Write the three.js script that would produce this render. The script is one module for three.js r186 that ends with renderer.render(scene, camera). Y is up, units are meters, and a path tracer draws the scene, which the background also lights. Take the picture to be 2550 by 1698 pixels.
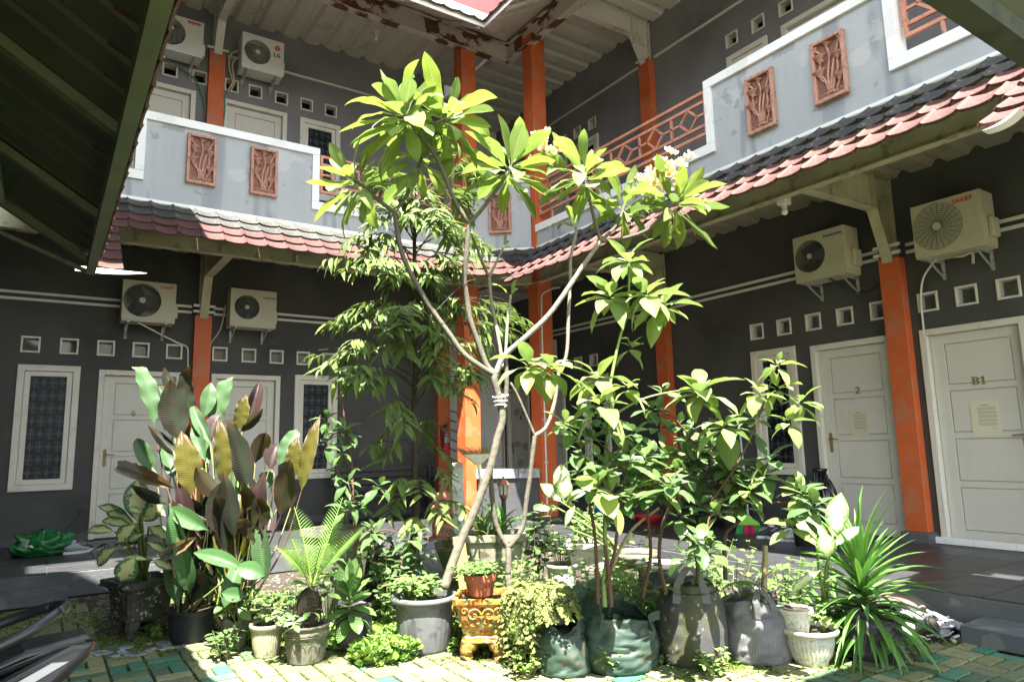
import * as THREE from 'three';
import { mergeGeometries } from 'three/addons/utils/BufferGeometryUtils.js';
import { RoundedBoxGeometry } from 'three/addons/geometries/RoundedBoxGeometry.js';
import { FontLoader } from 'three/addons/loaders/FontLoader.js';
import { TextGeometry } from 'three/addons/geometries/TextGeometry.js';
import { MarchingCubes } from 'three/addons/objects/MarchingCubes.js';

// ------------------------------------------------ camera, sky, sun, exposure
const scene = new THREE.Scene();
const camera = new THREE.PerspectiveCamera(52.36, 1024 / 681, 0.05, 200);
camera.position.set(0, 1.255, 0);
camera.rotation.set(0.14976, -0.5929, -0.02202, 'YXZ');
camera.updateProjectionMatrix(); camera.updateMatrixWorld(true);
const renderer = new THREE.WebGLRenderer({ antialias: true });
renderer.setSize(1024, 681);
renderer.toneMapping = THREE.LinearToneMapping;
renderer.toneMappingExposure = 7.6;
renderer.shadowMap.enabled = true;
const SUN = new THREE.Vector3(-0.2, 1, 0.39).normalize();
const sun = new THREE.DirectionalLight(new THREE.Color(1, 0.955, 0.86), 5);
sun.target.position.set(2, 0, -4); sun.position.copy(SUN).multiplyScalar(30).add(sun.target.position);
sun.castShadow = true; sun.shadow.mapSize.set(4096, 4096); sun.shadow.radius = 1;
Object.assign(sun.shadow.camera, { left: -12, right: 12, top: 12, bottom: -12, near: 1, far: 60 });
scene.add(sun, sun.target);
{
  const W = 256, H = 128, d = new Float32Array(W * H * 4);
  for (let y = 0; y < H; y++) for (let x = 0; x < W; x++) {
    const el = ((y + 0.5) / H - 0.5) * Math.PI, k = (y * W + x) * 4;       // row 0 is the bottom of the sky
    const t = Math.pow(Math.max(0, Math.sin(Math.abs(el))), 0.6);
    const c = (el < 0 ? [0.3, 0.3, 0.27] : [1.5 - 0.8 * t, 1.52 - 0.66 * t, 1.5 - 0.46 * t]).map(q => q * 0.42);
    d[k] = c[0]; d[k + 1] = c[1]; d[k + 2] = c[2]; d[k + 3] = 1;
  }
  const sky = new THREE.DataTexture(d, W, H, THREE.RGBAFormat, THREE.FloatType);
  sky.mapping = THREE.EquirectangularReflectionMapping; sky.magFilter = THREE.LinearFilter; sky.minFilter = THREE.LinearFilter;
  sky.needsUpdate = true;
  scene.background = sky; scene.environment = sky;
}

// ------------------------------------------------ helpers
let seed = 7;
const rnd = () => { seed = (seed + 0x6d2b79f5) | 0; let t = Math.imul(seed ^ (seed >>> 15), 1 | seed); t = (t + Math.imul(t ^ (t >>> 7), 61 | t)) ^ t; return ((t ^ (t >>> 14)) >>> 0) / 4294967296; };
const rr = (a, b) => a + (b - a) * rnd();
const pick = a => a[Math.floor(rnd() * a.length) % a.length];
const V = (x, y, z) => new THREE.Vector3(x, y, z);
const A = a => new THREE.Vector3(a[0], a[1], a[2]);
const lerp = (a, b, t) => a + (b - a) * t;
const clamp = (x, a, b) => Math.min(b, Math.max(a, x));
const names = {};
function numbered(n) { const k = names[n] = (names[n] ?? -1) + 1; return k ? n + '_' + String(k).padStart(3, '0') : n; }
function tag(o, label, category, group) { if (label) o.userData.label = label; if (category) o.userData.category = category; if (group) o.userData.group = group; return o; }
function thing(name, label, category, pos = [0, 0, 0], turn = 0, group) {
  const o = new THREE.Group(); o.name = numbered(name); o.position.set(...pos); o.rotation.y = turn; scene.add(o);
  return tag(o, label, category, group);
}
function part(name, geo, mat, parent, label) {
  if (Array.isArray(geo)) geo = merge(geo);
  const m = new THREE.Mesh(geo, mat); m.name = name; m.castShadow = m.receiveShadow = true; parent.add(m);
  if (label) m.userData.label = label;
  return m;
}
function struct(name, geo, mat, parent = scene) { const m = part(parent === scene ? numbered(name) : name, geo, mat, parent); if (parent === scene) m.userData.kind = 'structure'; return m; }
function merge(list) {
  const l = list.map(g => { let h = g.index ? g.toNonIndexed() : g; h = h === g ? g.clone() : h; for (const k of Object.keys(h.attributes)) if (!['position', 'normal', 'uv', 'color'].includes(k)) h.deleteAttribute(k); return h; });
  const col = l.some(g => g.attributes.color);
  for (const g of l) {
    if (!g.attributes.normal) g.computeVertexNormals();
    if (!g.attributes.uv) g.setAttribute('uv', new THREE.BufferAttribute(new Float32Array(g.attributes.position.count * 2), 2));
    if (col && !g.attributes.color) g.setAttribute('color', new THREE.BufferAttribute(new Float32Array(g.attributes.position.count * 3).fill(1), 3));
  }
  return mergeGeometries(l);
}
// uv in metres, by the way each face points
function uvm(g, off = 0) {
  g = g.index ? g.toNonIndexed() : g; if (!g.attributes.normal) g.computeVertexNormals();
  const p = g.attributes.position, n = p.count, uv = new Float32Array(n * 2), a = V(), b = V(), c = V(), m = V();
  for (let i = 0; i < n; i += 3) {
    a.fromBufferAttribute(p, i); b.fromBufferAttribute(p, i + 1); c.fromBufferAttribute(p, i + 2);
    m.copy(b).sub(a).cross(c.clone().sub(a)); const x = Math.abs(m.x), y = Math.abs(m.y), z = Math.abs(m.z);
    for (let j = i; j < i + 3; j++) { const X = p.getX(j), Y = p.getY(j), Z = p.getZ(j); const q = x >= y && x >= z ? [Z, Y] : y >= z ? [X, Z] : [X, Y]; uv[j * 2] = q[0] + off; uv[j * 2 + 1] = q[1] + off; }
  }
  g.setAttribute('uv', new THREE.BufferAttribute(uv, 2)); return g;
}
const box = (x0, x1, y0, y1, z0, z1, r = 0) => {
  const w = Math.abs(x1 - x0), h = Math.abs(y1 - y0), d = Math.abs(z1 - z0);
  const g = r ? new RoundedBoxGeometry(w, h, d, 1, Math.min(r, w * .49, h * .49, d * .49)) : new THREE.BoxGeometry(w, h, d);
  g.translate((x0 + x1) / 2, (y0 + y1) / 2, (z0 + z1) / 2); return uvm(g);
};
const shape = pts => { const s = new THREE.Shape(); pts.forEach(([x, y], i) => i ? s.lineTo(x, y) : s.moveTo(x, y)); s.closePath(); return s; };
const rect = (x0, x1, y0, y1) => shape([[x0, y0], [x1, y0], [x1, y1], [x0, y1]]);
function extrude(sh, z0, z1, bevel = 0) {
  const g = new THREE.ExtrudeGeometry(sh, { depth: z1 - z0 - 2 * bevel, bevelEnabled: bevel > 0, bevelSize: bevel, bevelThickness: bevel, bevelOffset: -bevel, bevelSegments: 1, curveSegments: 20 });
  g.translate(0, 0, z0 + bevel); return uvm(g);
}
// profile in the (a, b) plane carried along x
function runX(profile, x0, x1) { const g = extrude(shape(profile), 0, Math.abs(x1 - x0)); g.rotateY(Math.PI / 2); g.translate(Math.min(x0, x1), 0, 0); return g; }   // profile [(-z), y]
function tube(pts, r0, r1 = r0, seg = 8, per = 5, wob = 0) {
  const P = pts.map(p => Array.isArray(p) ? A(p) : p), n = Math.max(2, (P.length - 1) * per), cv = P.length > 2 ? new THREE.CatmullRomCurve3(P, false, 'centripetal') : null;
  const at = t => cv ? cv.getPoint(t) : P[0].clone().lerp(P[1], t), pos = [], uv = [], idx = []; let N = null, len = 0, last = null;
  for (let i = 0; i <= n; i++) {
    const t = i / n, p = at(t), T = at(Math.min(1, t + .002)).sub(at(Math.max(0, t - .002))).normalize();
    if (!N) { N = Math.abs(T.y) < .9 ? V(0, 1, 0) : V(1, 0, 0); } N = N.clone().sub(T.clone().multiplyScalar(N.dot(T))).normalize();
    const B = T.clone().cross(N); if (last) len += last.distanceTo(p); last = p;
    const r = (typeof r1 === 'function' ? r1(t) : lerp(r0, r1, t));
    for (let j = 0; j <= seg; j++) { const a = j / seg * Math.PI * 2, w = r * (1 + (wob ? wob * Math.sin(a * 3 + i * 1.7) * Math.sin(i * .9 + j) : 0)); pos.push(p.x + w * (Math.cos(a) * N.x + Math.sin(a) * B.x), p.y + w * (Math.cos(a) * N.y + Math.sin(a) * B.y), p.z + w * (Math.cos(a) * N.z + Math.sin(a) * B.z)); uv.push(j / seg * Math.max(.05, 6.28 * (r0 || .01)), len); }
  }
  const row = seg + 1;
  for (let i = 0; i < n; i++) for (let j = 0; j < seg; j++) { const a = i * row + j; idx.push(a, a + 1, a + row, a + 1, a + row + 1, a + row); }
  for (const [i, s] of [[0, 1], [n, -1]]) { const c = pos.length / 3, p = at(i / n); pos.push(p.x, p.y, p.z); uv.push(0, 0); for (let j = 0; j < seg; j++) { const a = i * row + j; s > 0 ? idx.push(c, a + 1, a) : idx.push(c, a, a + 1); } }
  const g = new THREE.BufferGeometry(); g.setAttribute('position', new THREE.Float32BufferAttribute(pos, 3)); g.setAttribute('uv', new THREE.Float32BufferAttribute(uv, 2)); g.setIndex(idx); g.computeVertexNormals(); return g;
}
const bar = (a, b, w, d = w) => { const p = A(a), q = A(b), l = p.distanceTo(q), g = new THREE.BoxGeometry(w, l, d); const m = new THREE.Matrix4().makeRotationFromQuaternion(new THREE.Quaternion().setFromUnitVectors(V(0, 1, 0), q.clone().sub(p).normalize())); g.applyMatrix4(m); const c = p.add(q).multiplyScalar(.5); g.translate(c.x, c.y, c.z); return uvm(g); };
const lathe = (prof, seg = 32, mod) => {
  const g = new THREE.LatheGeometry(prof.map(([r, y]) => new THREE.Vector2(r, y)), seg);
  if (mod) { const p = g.attributes.position; for (let i = 0; i < p.count; i++) { const x = p.getX(i), y = p.getY(i), z = p.getZ(i), q = mod(Math.atan2(z, x), y, Math.hypot(x, z)); const r = Math.hypot(x, z) || 1e-6; if (typeof q === 'number') p.setXYZ(i, x / r * q, y, z / r * q); else p.setXYZ(i, x / r * q[0], q[1], z / r * q[0]); } g.computeVertexNormals(); }
  return g;
};
const move = (g, x, y, z, ry = 0, rx = 0, rz = 0) => { if (rz) g.rotateZ(rz); if (rx) g.rotateX(rx); if (ry) g.rotateY(ry); g.translate(x, y, z); return g; };
const mv = (m, x, y, z, ry = 0) => { m.position.set(x, y, z); m.rotation.y = ry; return m; };

// ------------------------------------------------ textures
const TN = 256, perm = new Float32Array(TN * TN);
{ const s0 = seed; seed = 99; for (let i = 0; i < perm.length; i++) perm[i] = rnd(); seed = s0; }
function vnoise(x, y, per) { const xi = Math.floor(x), yi = Math.floor(y), fx = x - xi, fy = y - yi, u = fx * fx * (3 - 2 * fx), v = fy * fy * (3 - 2 * fy), m = q => ((q % per) + per) % per, h = (a, b) => perm[(m(a) * 57 + m(b) * 131 + per * 17) % (TN * TN)]; return lerp(lerp(h(xi, yi), h(xi + 1, yi), u), lerp(h(xi, yi + 1), h(xi + 1, yi + 1), u), v); }
function fbm(u, v, f, oct = 4, fy = f) { let s = 0, a = .5, t = 0; for (let o = 0; o < oct; o++) { s += a * vnoise2(u * f, v * fy, f, fy); t += a; a *= .55; f *= 2; fy *= 2; } return s / t; }
function vnoise2(x, y, px, py) { const xi = Math.floor(x), yi = Math.floor(y), fx = x - xi, fy = y - yi, u = fx * fx * (3 - 2 * fx), v = fy * fy * (3 - 2 * fy), h = (a, b) => perm[((((a % px) + px) % px) * 57 + (((b % py) + py) % py) * 131 + px * 17) % (TN * TN)]; return lerp(lerp(h(xi, yi), h(xi + 1, yi), u), lerp(h(xi, yi + 1), h(xi + 1, yi + 1), u), v); }
function tex(n, fn, rep = 1, srgb = true, m = n) {
  const d = new Uint8Array(n * m * 4);
  for (let y = 0; y < m; y++) for (let x = 0; x < n; x++) { const c = fn(x / n, y / m), k = (y * n + x) * 4; for (let j = 0; j < 3; j++) { let q = Math.max(0, c[j]); if (srgb) q = q <= .0031308 ? q * 12.92 : 1.055 * Math.pow(q, 1 / 2.4) - .055; d[k + j] = clamp(q * 255, 0, 255); } d[k + 3] = 255; }
  const t = new THREE.DataTexture(d, n, m, THREE.RGBAFormat); t.wrapS = t.wrapT = THREE.RepeatWrapping; t.magFilter = THREE.LinearFilter; t.minFilter = THREE.LinearMipmapLinearFilter; t.generateMipmaps = true;
  t.repeat.set(1 / rep, 1 / rep); if (srgb) t.colorSpace = THREE.SRGBColorSpace; t.needsUpdate = true; return t;
}
const mix3 = (a, b, t) => [lerp(a[0], b[0], t), lerp(a[1], b[1], t), lerp(a[2], b[2], t)];
const sc3 = (a, k) => [a[0] * k, a[1] * k, a[2] * k];
const ss = (a, b, x) => { const t = clamp((x - a) / (b - a), 0, 1); return t * t * (3 - 2 * t); };
const bumpT = tex(256, (u, v) => { const k = fbm(u, v, 8, 5); return [k, k, k]; }, .25, false);
const grainT = tex(256, (u, v) => { const k = fbm(u, v, 40, 3); return [k, k, k]; }, .2, false);
function std(color, roughness = .7, o = {}) { const m = new THREE.MeshPhysicalMaterial({ color: Array.isArray(color) ? new THREE.Color().setRGB(...color) : color, roughness, side: THREE.DoubleSide, ...o }); return m; }
const noisy = (c, amp, rep, o = {}) => std([1, 1, 1], o.roughness ?? .75, { map: tex(o.n ?? 256, (u, v) => { const k = 1 + amp * (fbm(u, v, o.f ?? 4, 5) - .5) * 2; let q = sc3(c, k); if (o.spot) { const s = ss(o.spotAt ?? .62, (o.spotAt ?? .62) + .12, fbm(u + .37, v + .11, o.spotF ?? 7, 4)); q = mix3(q, o.spot, s * (o.spotK ?? .7)); } return q; }, rep), bumpMap: o.noBump ? null : bumpT, bumpScale: o.bump ?? .0015, ...(o.m ?? {}) });
// plain things share three mottled maps, tinted by the material's own colour
const mott = [.2, .45, .9].map((rep, i) => tex(256, (u, v) => { const k = .78 + .22 * (fbm(u, v, 5, 5) - .5) * 2 - .3 * ss(.62, .74, fbm(u + .37, v + .11, [9, 7, 6][i], 4)); return [k, k, k]; }, rep));
const tone = (c, i = 1, o = {}) => std(c.map(x => x / .76), o.roughness ?? .75, { map: mott[i], bumpMap: o.noBump ? null : bumpT, bumpScale: o.bump ?? .0015, ...(o.m ?? {}) });
const M = {
  wall: noisy([.06, .061, .056], .4, 2.2, { n: 512, spot: [.076, .077, .07], spotF: 5, spotK: .5, roughness: .8, bump: .001 }),  // same grey paint as upstairs, with the lower storey shade put into the colour
  wallUpLit: noisy([.18, .176, .184], .3, 2.2, { n: 512, spot: [.21, .205, .212], spotF: 5, spotK: .5, roughness: .8, bump: .001 }),  // same grey paint, its colour lightened for the stronger light upstairs
  parapet: std([1, 1, 1], .8, { bumpMap: bumpT, bumpScale: .0012, map: tex(512, (u, v) => { const st = fbm(u, v, 24, 3, 3), b = fbm(u, v, 4, 5), run = ss(.6, .75, fbm(u + .2, v, 14, 2, 2)); let c = mix3([.34, .352, .368], [.45, .457, .466], b); c = sc3(c, .93 + .14 * st); c = mix3(c, [.25, .262, .285], run * .9 * (.4 + b)); const q = ss(.6, .68, fbm(u + .7, v + .3, 9, 5)); c = mix3(c, [.52, .52, .51], q * .5); return mix3(c, [.2, .2, .19], ss(.7, .75, fbm(u + .15, v + .45, 16, 4)) * .5); }, 2.4) }),
  white: noisy([.82, .81, .79], .05, 1.3, { roughness: .55, spot: [.6, .58, .53], spotAt: .66, spotK: .4, bump: .0006 }),
  door: std([1, 1, 1], .5, { bumpMap: bumpT, bumpScale: .0005, map: tex(512, (u, v) => { let c = sc3([.6, .58, .51], .97 + .06 * fbm(u, v, 5, 4)); c = mix3(c, [.45, .42, .36], ss(.55, .85, fbm(u + .3, v + .2, 6, 5)) * .3); return mix3(c, [.5, .47, .41], ss(.5, .9, fbm(u + .6, v, 14, 4, 5)) * .35); }, 1.4) }),
  frame: noisy([.64, .61, .53], .06, .9, { roughness: .5, spot: [.5, .46, .38], spotAt: .66, spotK: .5, bump: .0005 }),
  orange: noisy([.52, .105, .026], .22, .9, { roughness: .6, spot: [.44, .16, .075], spotAt: .56, spotK: .7, bump: .0008 }),
  deckLowShaded: std([.46, .45, .37], .5, { map: null }), deck: std([1, 1, 1], .5, { bumpMap: grainT, bumpScale: .0004, map: tex(512, (u, v) => { let c = sc3([.62, .57, .52], .93 + .12 * fbm(u, v, 6, 4)); return mix3(c, [.33, .25, .17], ss(.66, .8, fbm(u + .5, v, 10, 5)) * .5); }, 1.7) }),  // lower deck: paint colour with shade and yellow-green bounce light mixed in
  beam: tone([.42, .39, .25], 2, { roughness: .55, spot: [.36, .27, .16], spotAt: .68, spotK: .5, bump: .0006 }),
  rust: std([1, 1, 1], .75, { bumpMap: bumpT, bumpScale: .002, map: tex(512, (u, v) => { const f = fbm(u, v, 5, 6); const paint = sc3([.5, .44, .4], .9 + .2 * fbm(u, v, 20, 3)); return f > .56 ? mix3([.07, .022, .012], [.16, .07, .04], fbm(u, v, 18, 3)) : f > .53 ? [.3, .2, .15] : paint; }, 1.6) }),
  tileRed: std([1, 1, 1], .7, { bumpMap: grainT, bumpScale: .0015, map: tex(256, (u, v) => { const g = fbm(u, v, 60, 2), f = fbm(u, v, 4, 4); let c = sc3(mix3([.062, .019, .017], [.09, .03, .026], f), .75 + .5 * g); c = mix3(c, [.035, .022, .016], ss(.55, .75, fbm(u + .3, v + .1, 6, 4)) * .6); return mix3(c, [.22, .18, .16], ss(.74, .8, fbm(u, v, 34, 2)) * .4); }, .55) }),
  tileDark: std([1, 1, 1], .65, { bumpMap: grainT, bumpScale: .0012, map: tex(256, (u, v) => { const g = fbm(u, v, 60, 2), f = fbm(u, v, 4, 4); let c = sc3(mix3([.03, .03, .03], [.055, .053, .05], f), .75 + .5 * g); return mix3(c, [.3, .29, .28], ss(.76, .8, fbm(u, v, 30, 2)) * .5); }, .6) }),
  terraDark: tone([.2, .085, .06], 0), terra: std([1, 1, 1], .75, { bumpMap: grainT, bumpScale: .0015, map: tex(256, (u, v) => { const f = fbm(u, v, 8, 5); let c = mix3([.4, .19, .135], [.55, .3, .22], f); return mix3(c, [.1, .055, .04], ss(.6, .75, fbm(u + .4, v, 12, 4)) * .6); }, .3) }),
  rail: tone([.52, .22, .14], 1, { roughness: .55, spot: [.2, .07, .03], spotAt: .64, spotK: .7, bump: .001 }),
  casing: noisy([.46, .43, .3], .04, .6, { roughness: .45, spot: [.42, .38, .28], spotAt: .67, spotK: .35, noBump: true }),  // beige paint, with yellow-green bounce light from the plants mixed into the colour
  casingW: noisy([.70, .68, .65], .04, .6, { roughness: .45, spot: [.5, .46, .4], spotAt: .67, spotK: .35, noBump: true }),
  room: std([.4, .39, .36], .9), fin: std([.3, .3, .29], .5, { metalness: .4 }), plastic: std([.07, .07, .07], .5), black: std([.018, .018, .02], .55), grill: std([.12, .12, .115], .45, { metalness: .3 }),
  steel: tone([.42, .42, .40], 0, { roughness: .45, spot: [.2, .12, .08], spotAt: .68, spotK: .5, noBump: true, m: { metalness: .3 } }),
  pvc: std([.66, .64, .58], .5), hose: std([.08, .24, .15], .5), wrap: std([.42, .36, .27], .7), cable: std([.03, .03, .03], .6),
  brass: std([.24, .18, .06], .45, { metalness: .2 }), red: std([.55, .02, .03], .45), blue: std([.03, .06, .22], .5), ink: std([.03, .03, .035], .6),
  canopy: noisy([.05, .062, .03], .12, 1.5, { roughness: .45, spot: [.03, .036, .022], spotAt: .6, spotK: .5, noBump: true }),
  canopyBar: tone([.1, .12, .055], 2, { roughness: .4, spot: [.1, .09, .05], spotAt: .64, spotK: .5, noBump: true }),
  concrete: std([1, 1, 1], .9, { bumpMap: bumpT, bumpScale: .003, map: tex(512, (u, v) => { const f = fbm(u, v, 5, 6); let c = mix3([.1, .095, .075], [.2, .19, .16], f); c = mix3(c, [.1, .12, .05], ss(.55, .72, fbm(u + .3, v + .6, 5, 5)) * .7); return mix3(c, [.05, .05, .045], ss(.62, .7, fbm(u, v + .2, 16, 4)) * .6); }, .7) }),
  floorTile: noisy([.034, .035, .038], .16, .7, { roughness: .38, spot: [.046, .046, .048], spotAt: .55, spotK: .6, bump: .0004 }),
  kerb: noisy([.085, .088, .094], .25, .9, { roughness: .8, spot: [.18, .175, .17], spotAt: .6, spotK: .5, bump: .002 }),
  grout: std([.16, .16, .16], .9), soil: noisy([.03, .021, .014], .5, .3, { roughness: .95, spot: [.05, .04, .026], spotK: .8, bump: .01 }),
  rock: tone([.34, .33, .32], 0, { roughness: .9, spot: [.14, .14, .13], spotF: 9, bump: .006 }),
};
M.deckLowShaded.map = M.deck.map; M.deckLowShaded.bumpMap = grainT; M.deckLowShaded.bumpScale = .0004;
const font = await new FontLoader().loadAsync('fonts/droid/droid_sans_bold.typeface.json');
const fontS = await new FontLoader().loadAsync('fonts/droid/droid_serif_bold.typeface.json');
function text(str, size, depth = .003, f = font) { const g = new TextGeometry(str, { font: f, size, depth, curveSegments: 4, bevelEnabled: false }); g.computeBoundingBox(); const b = g.boundingBox; g.translate(-(b.min.x + b.max.x) / 2, -(b.min.y + b.max.y) / 2, 0); return g; }
function canvasTex(w, h, draw, rep) { const c = document.createElement('canvas'); c.width = w; c.height = h; draw(c.getContext('2d'), w, h); const t = new THREE.CanvasTexture(c); t.colorSpace = THREE.SRGBColorSpace; t.wrapS = t.wrapT = rep ? THREE.RepeatWrapping : THREE.ClampToEdgeWrapping; t.needsUpdate = true; return t; }
const planeUV = (w, h) => new THREE.PlaneGeometry(w, h);
// ------------------------------------------------ ground, porches, steps
struct('ground', uvm(new THREE.PlaneGeometry(60, 60).rotateX(-Math.PI / 2).translate(0, -.012, 0)), noisy([.1, .097, .06], .25, 1.1, { n: 512, spot: [.045, .06, .018], spotF: 9, spotK: .8, roughness: .95, bump: .004 }));
{
  const bed = new THREE.Shape(); [[.35, -5.9], [.9, -5.35], [1.4, -4.75], [2.1, -4.15], [2.9, -3.3], [3.7, -2.65], [4.2, -2.4], [4.72, -2.32], [5.09, -2.3], [5.09, -7.6], [.35, -7.6]].forEach(([x, z], i) => i ? bed.lineTo(x, -z) : bed.moveTo(x, -z));
  struct('soil_bed', uvm(new THREE.ShapeGeometry(bed).rotateX(-Math.PI / 2).translate(0, -.006, 0)), M.soil);
}
function porch(name, rects, tiles) {
  const b = struct(name, rects.map(r => box(r[0], r[1], r[2], r[3], r[4], r[5], .006)), M.kerb);
  const mats = [M.floorTile, tone([.033, .034, .037], 2, { roughness: .42, spot: [.1, .1, .1], bump: .0004 })];
  const g = new RoundedBoxGeometry(.396, .012, .396, 1, .003); const gg = uvm(g);
  for (const [x, y, z] of tiles) { const t = part('floor_tile', gg, pick(mats), b); t.position.set(x, y + (rnd() - .5) * .001, z); }
}
{
  const tl = []; for (let x = -.5; x < 6; x += .4) for (let z = -7.83; z > -10.2; z -= .4) tl.push([x, .218, z]);
  porch('porch_floor', [[-1.6, 5.1, 0, .212, -10.2, -7.62]], tl);
  const tr = []; for (let x = 5.3; x < 7.3; x += .4) for (let z = -2; z > -7.6; z -= .4) tr.push([x, .218, z]);
  porch('porch_floor', [[5.095, 7.4, 0, .2125, -10.25, .5]], tr);
  struct('porch_step', box(4.75, 5.094, 0, .11, -2.2, .5, .008), M.kerb);
  struct('porch_step', box(-1.6, .26, 0, .11, -7.62, -7.34, .008), M.kerb);
  struct('passage_floor', box(5.5, 7.6, 0, .2115, -13, -10.2), M.floorTile);
}

// ------------------------------------------------ the two wings of the boarding house
const film = canvasTex(256, 512, (c, w, h) => {
  c.fillStyle = '#0b0d10'; c.fillRect(0, 0, w, h); c.fillStyle = '#39414a';
  const cell = 64;
  for (let y = 0; y < h / cell; y++) for (let x = 0; x < w / cell; x++) {
    const X = x * cell, Y = y * cell;
    if ((x + y) % 2) { c.beginPath(); for (let k = 0; k < 8; k++) { const a = k * Math.PI / 4, r = k % 2 ? 13 : 24; c.lineTo(X + 32 + Math.cos(a) * r, Y + 32 + Math.sin(a) * r); } c.fill(); c.fillRect(X + 8, Y + 26, 48, 12); c.fillRect(X + 26, Y + 8, 12, 48); }
    else { c.lineWidth = 4; c.strokeStyle = '#39414a'; c.strokeRect(X + 8, Y + 8, 20, 20); c.strokeRect(X + 36, Y + 36, 20, 20); c.strokeRect(X + 36, Y + 10, 16, 14); c.strokeRect(X + 10, Y + 38, 16, 14); c.fillRect(X + 28, Y + 2, 6, 60); c.fillRect(X + 2, Y + 28, 60, 6); }
  }
});
M.film = std([1, 1, 1], .3, { map: film, specularIntensity: .35 });
M.ventGlass = new THREE.MeshPhysicalMaterial({ color: 0xdfe6e4, roughness: .06, transmission: .9, thickness: 0, side: THREE.DoubleSide });
M.ventBack = std([.22, .21, .18], .8);
function doorPart(t, s0, s1, yb, yt, o = {}) {
  const fw = .065, y1 = yt - fw, a = s0 + fw, b = s1 - fw;
  const leaf = part('door', box(a, b, yb, y1, -.085, -.06), M.door, t);
  part('frame', [box(s0, a, yb, yt, -.12, .028, .006), box(b, s1, yb, yt, -.12, .0282, .006), box(a, b, y1, yt, -.12, .0278, .006)], M.frame, leaf);
  const st = rect(a + .004, b - .004, yb + .006, y1 - .004), ph = (y1 - yb - .13 - .06 * 3 - .1) / 4, hole = [];
  for (let k = 0; k < 4; k++) { const q = y1 - .1 - k * (ph + .06); hole.push([a + .13, b - .1, q - ph, q]); }
  for (const h of hole) st.holes.push(rect(...h));
  part('stile', extrude(st, -.06, -.042, .003), M.door, leaf);
  for (const h of hole) part('panel', extrude(rect(h[0] + .007, h[1] - .007, h[2] + .007, h[3] - .007), -.0595, -.044, .004), M.door, leaf);
  if (o.num) { const m = part('number', move(text(o.num, o.size ?? .075, .006, o.serif ? fontS : font), (a + b) / 2 + (o.numx ?? .02), hole[0][2] + .02, -.044), o.iron ? M.ink : M.brass, leaf); }
  if (o.handle) { const hx = o.handle < 0 ? a + .06 : b - .06, hy = yb + 1.0, d = -Math.sign(o.handle); part('handle', [extrude(shape([[hx - .02, hy - .11], [hx, hy - .125], [hx + .02, hy - .11], [hx + .02, hy + .09], [hx, hy + .105], [hx - .02, hy + .09]]), -.042, -.036, .001), bar([hx, hy + .03, -.04], [hx, hy + .03, .0], .014), tube([[hx, hy + .03, 0], [hx + d * .03, hy + .032, .004], [hx + d * .11, hy + .026, .004]], .009, .006, 8, 4)], M.brass, leaf); }
  if (o.sill) for (let k = 0; k < 3; k++) part('sill_tile', box(lerp(s0 - .05, s1 + .05, k / 3) + .002, lerp(s0 - .05, s1 + .05, (k + 1) / 3) - .002, yb - .003, yb + .06, .029, .06, .004), M.white, leaf);
  if (o.curl) { const c = []; for (const [x, y, q] of [[.2, 1.65, 1], [.45, 1.62, -1], [.2, 1.05, 1], [.5, 1.0, -1], [.3, .7, 1], [.5, .55, 1]]) { const pp = []; for (let k = 0; k <= 16; k++) { const an = k / 16 * 9, r = .09 * (1 - k / 20); pp.push([a + x + q * r * Math.cos(an), yb + y + r * .8 * Math.sin(an), -.035]); } c.push(tube(pp, .006, .006, 5, 2)); } part('ironwork', c, M.ink, leaf); }
  return leaf;
}
function windowPart(t, s0, s1, y0, y1) {
  const f = .075, g = .06;
  const ring = (a, b, c, d, w) => { const r = rect(a, b, c, d); r.holes.push(rect(a + w, b - w, c + w, d - w)); return r; };
  const w = part('window', extrude(ring(s0, s1, y0, y1, f), -.12, .028, .005), M.frame, t);
  part('sash', extrude(ring(s0 + f + .003, s1 - f - .003, y0 + f + .003, y1 - f - .003, g), -.06, .006, .004), M.frame, w);
  const p = new THREE.PlaneGeometry(s1 - s0 - 2 * (f + g), y1 - y0 - 2 * (f + g)); p.translate((s0 + s1) / 2, (y0 + y1) / 2, -.03); part('pane', p, M.film, w);
  part('hinge', [box(s0 + .12, s0 + .18, y1 - f - .006, y1 - f + .004, .004, .012), box(s1 - .18, s1 - .12, y1 - f - .006, y1 - f + .004, .004, .012)], M.steel, w);
}
const ventRing = (() => { const r = rect(-.1, .1, -.1, .1); r.holes.push(rect(-.078, .078, -.078, .078)); return extrude(r, -.12, .012, .003); })();
const ventBackG = new THREE.PlaneGeometry(.156, .156);
function vents(t, list, y, mat) { for (const s of list) { const v = part('vent_block', ventRing, M.frame, t); v.position.set(s + .1, y, 0); if (mat) part('vent_pane', ventBackG, mat, v).position.z = -.1; } }
function wallWithHoles(t, name, s0, s1, y0, y1, holes, mat) { const r = rect(s0, s1, y0, y1); for (const h of holes) r.holes.push(rect(...h)); return part(name, extrude(r, -.16, 0), mat, t); }
const ventHole = (list, y) => list.map(s => [s + .006, s + .194, y - .094, y + .094]);
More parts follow.
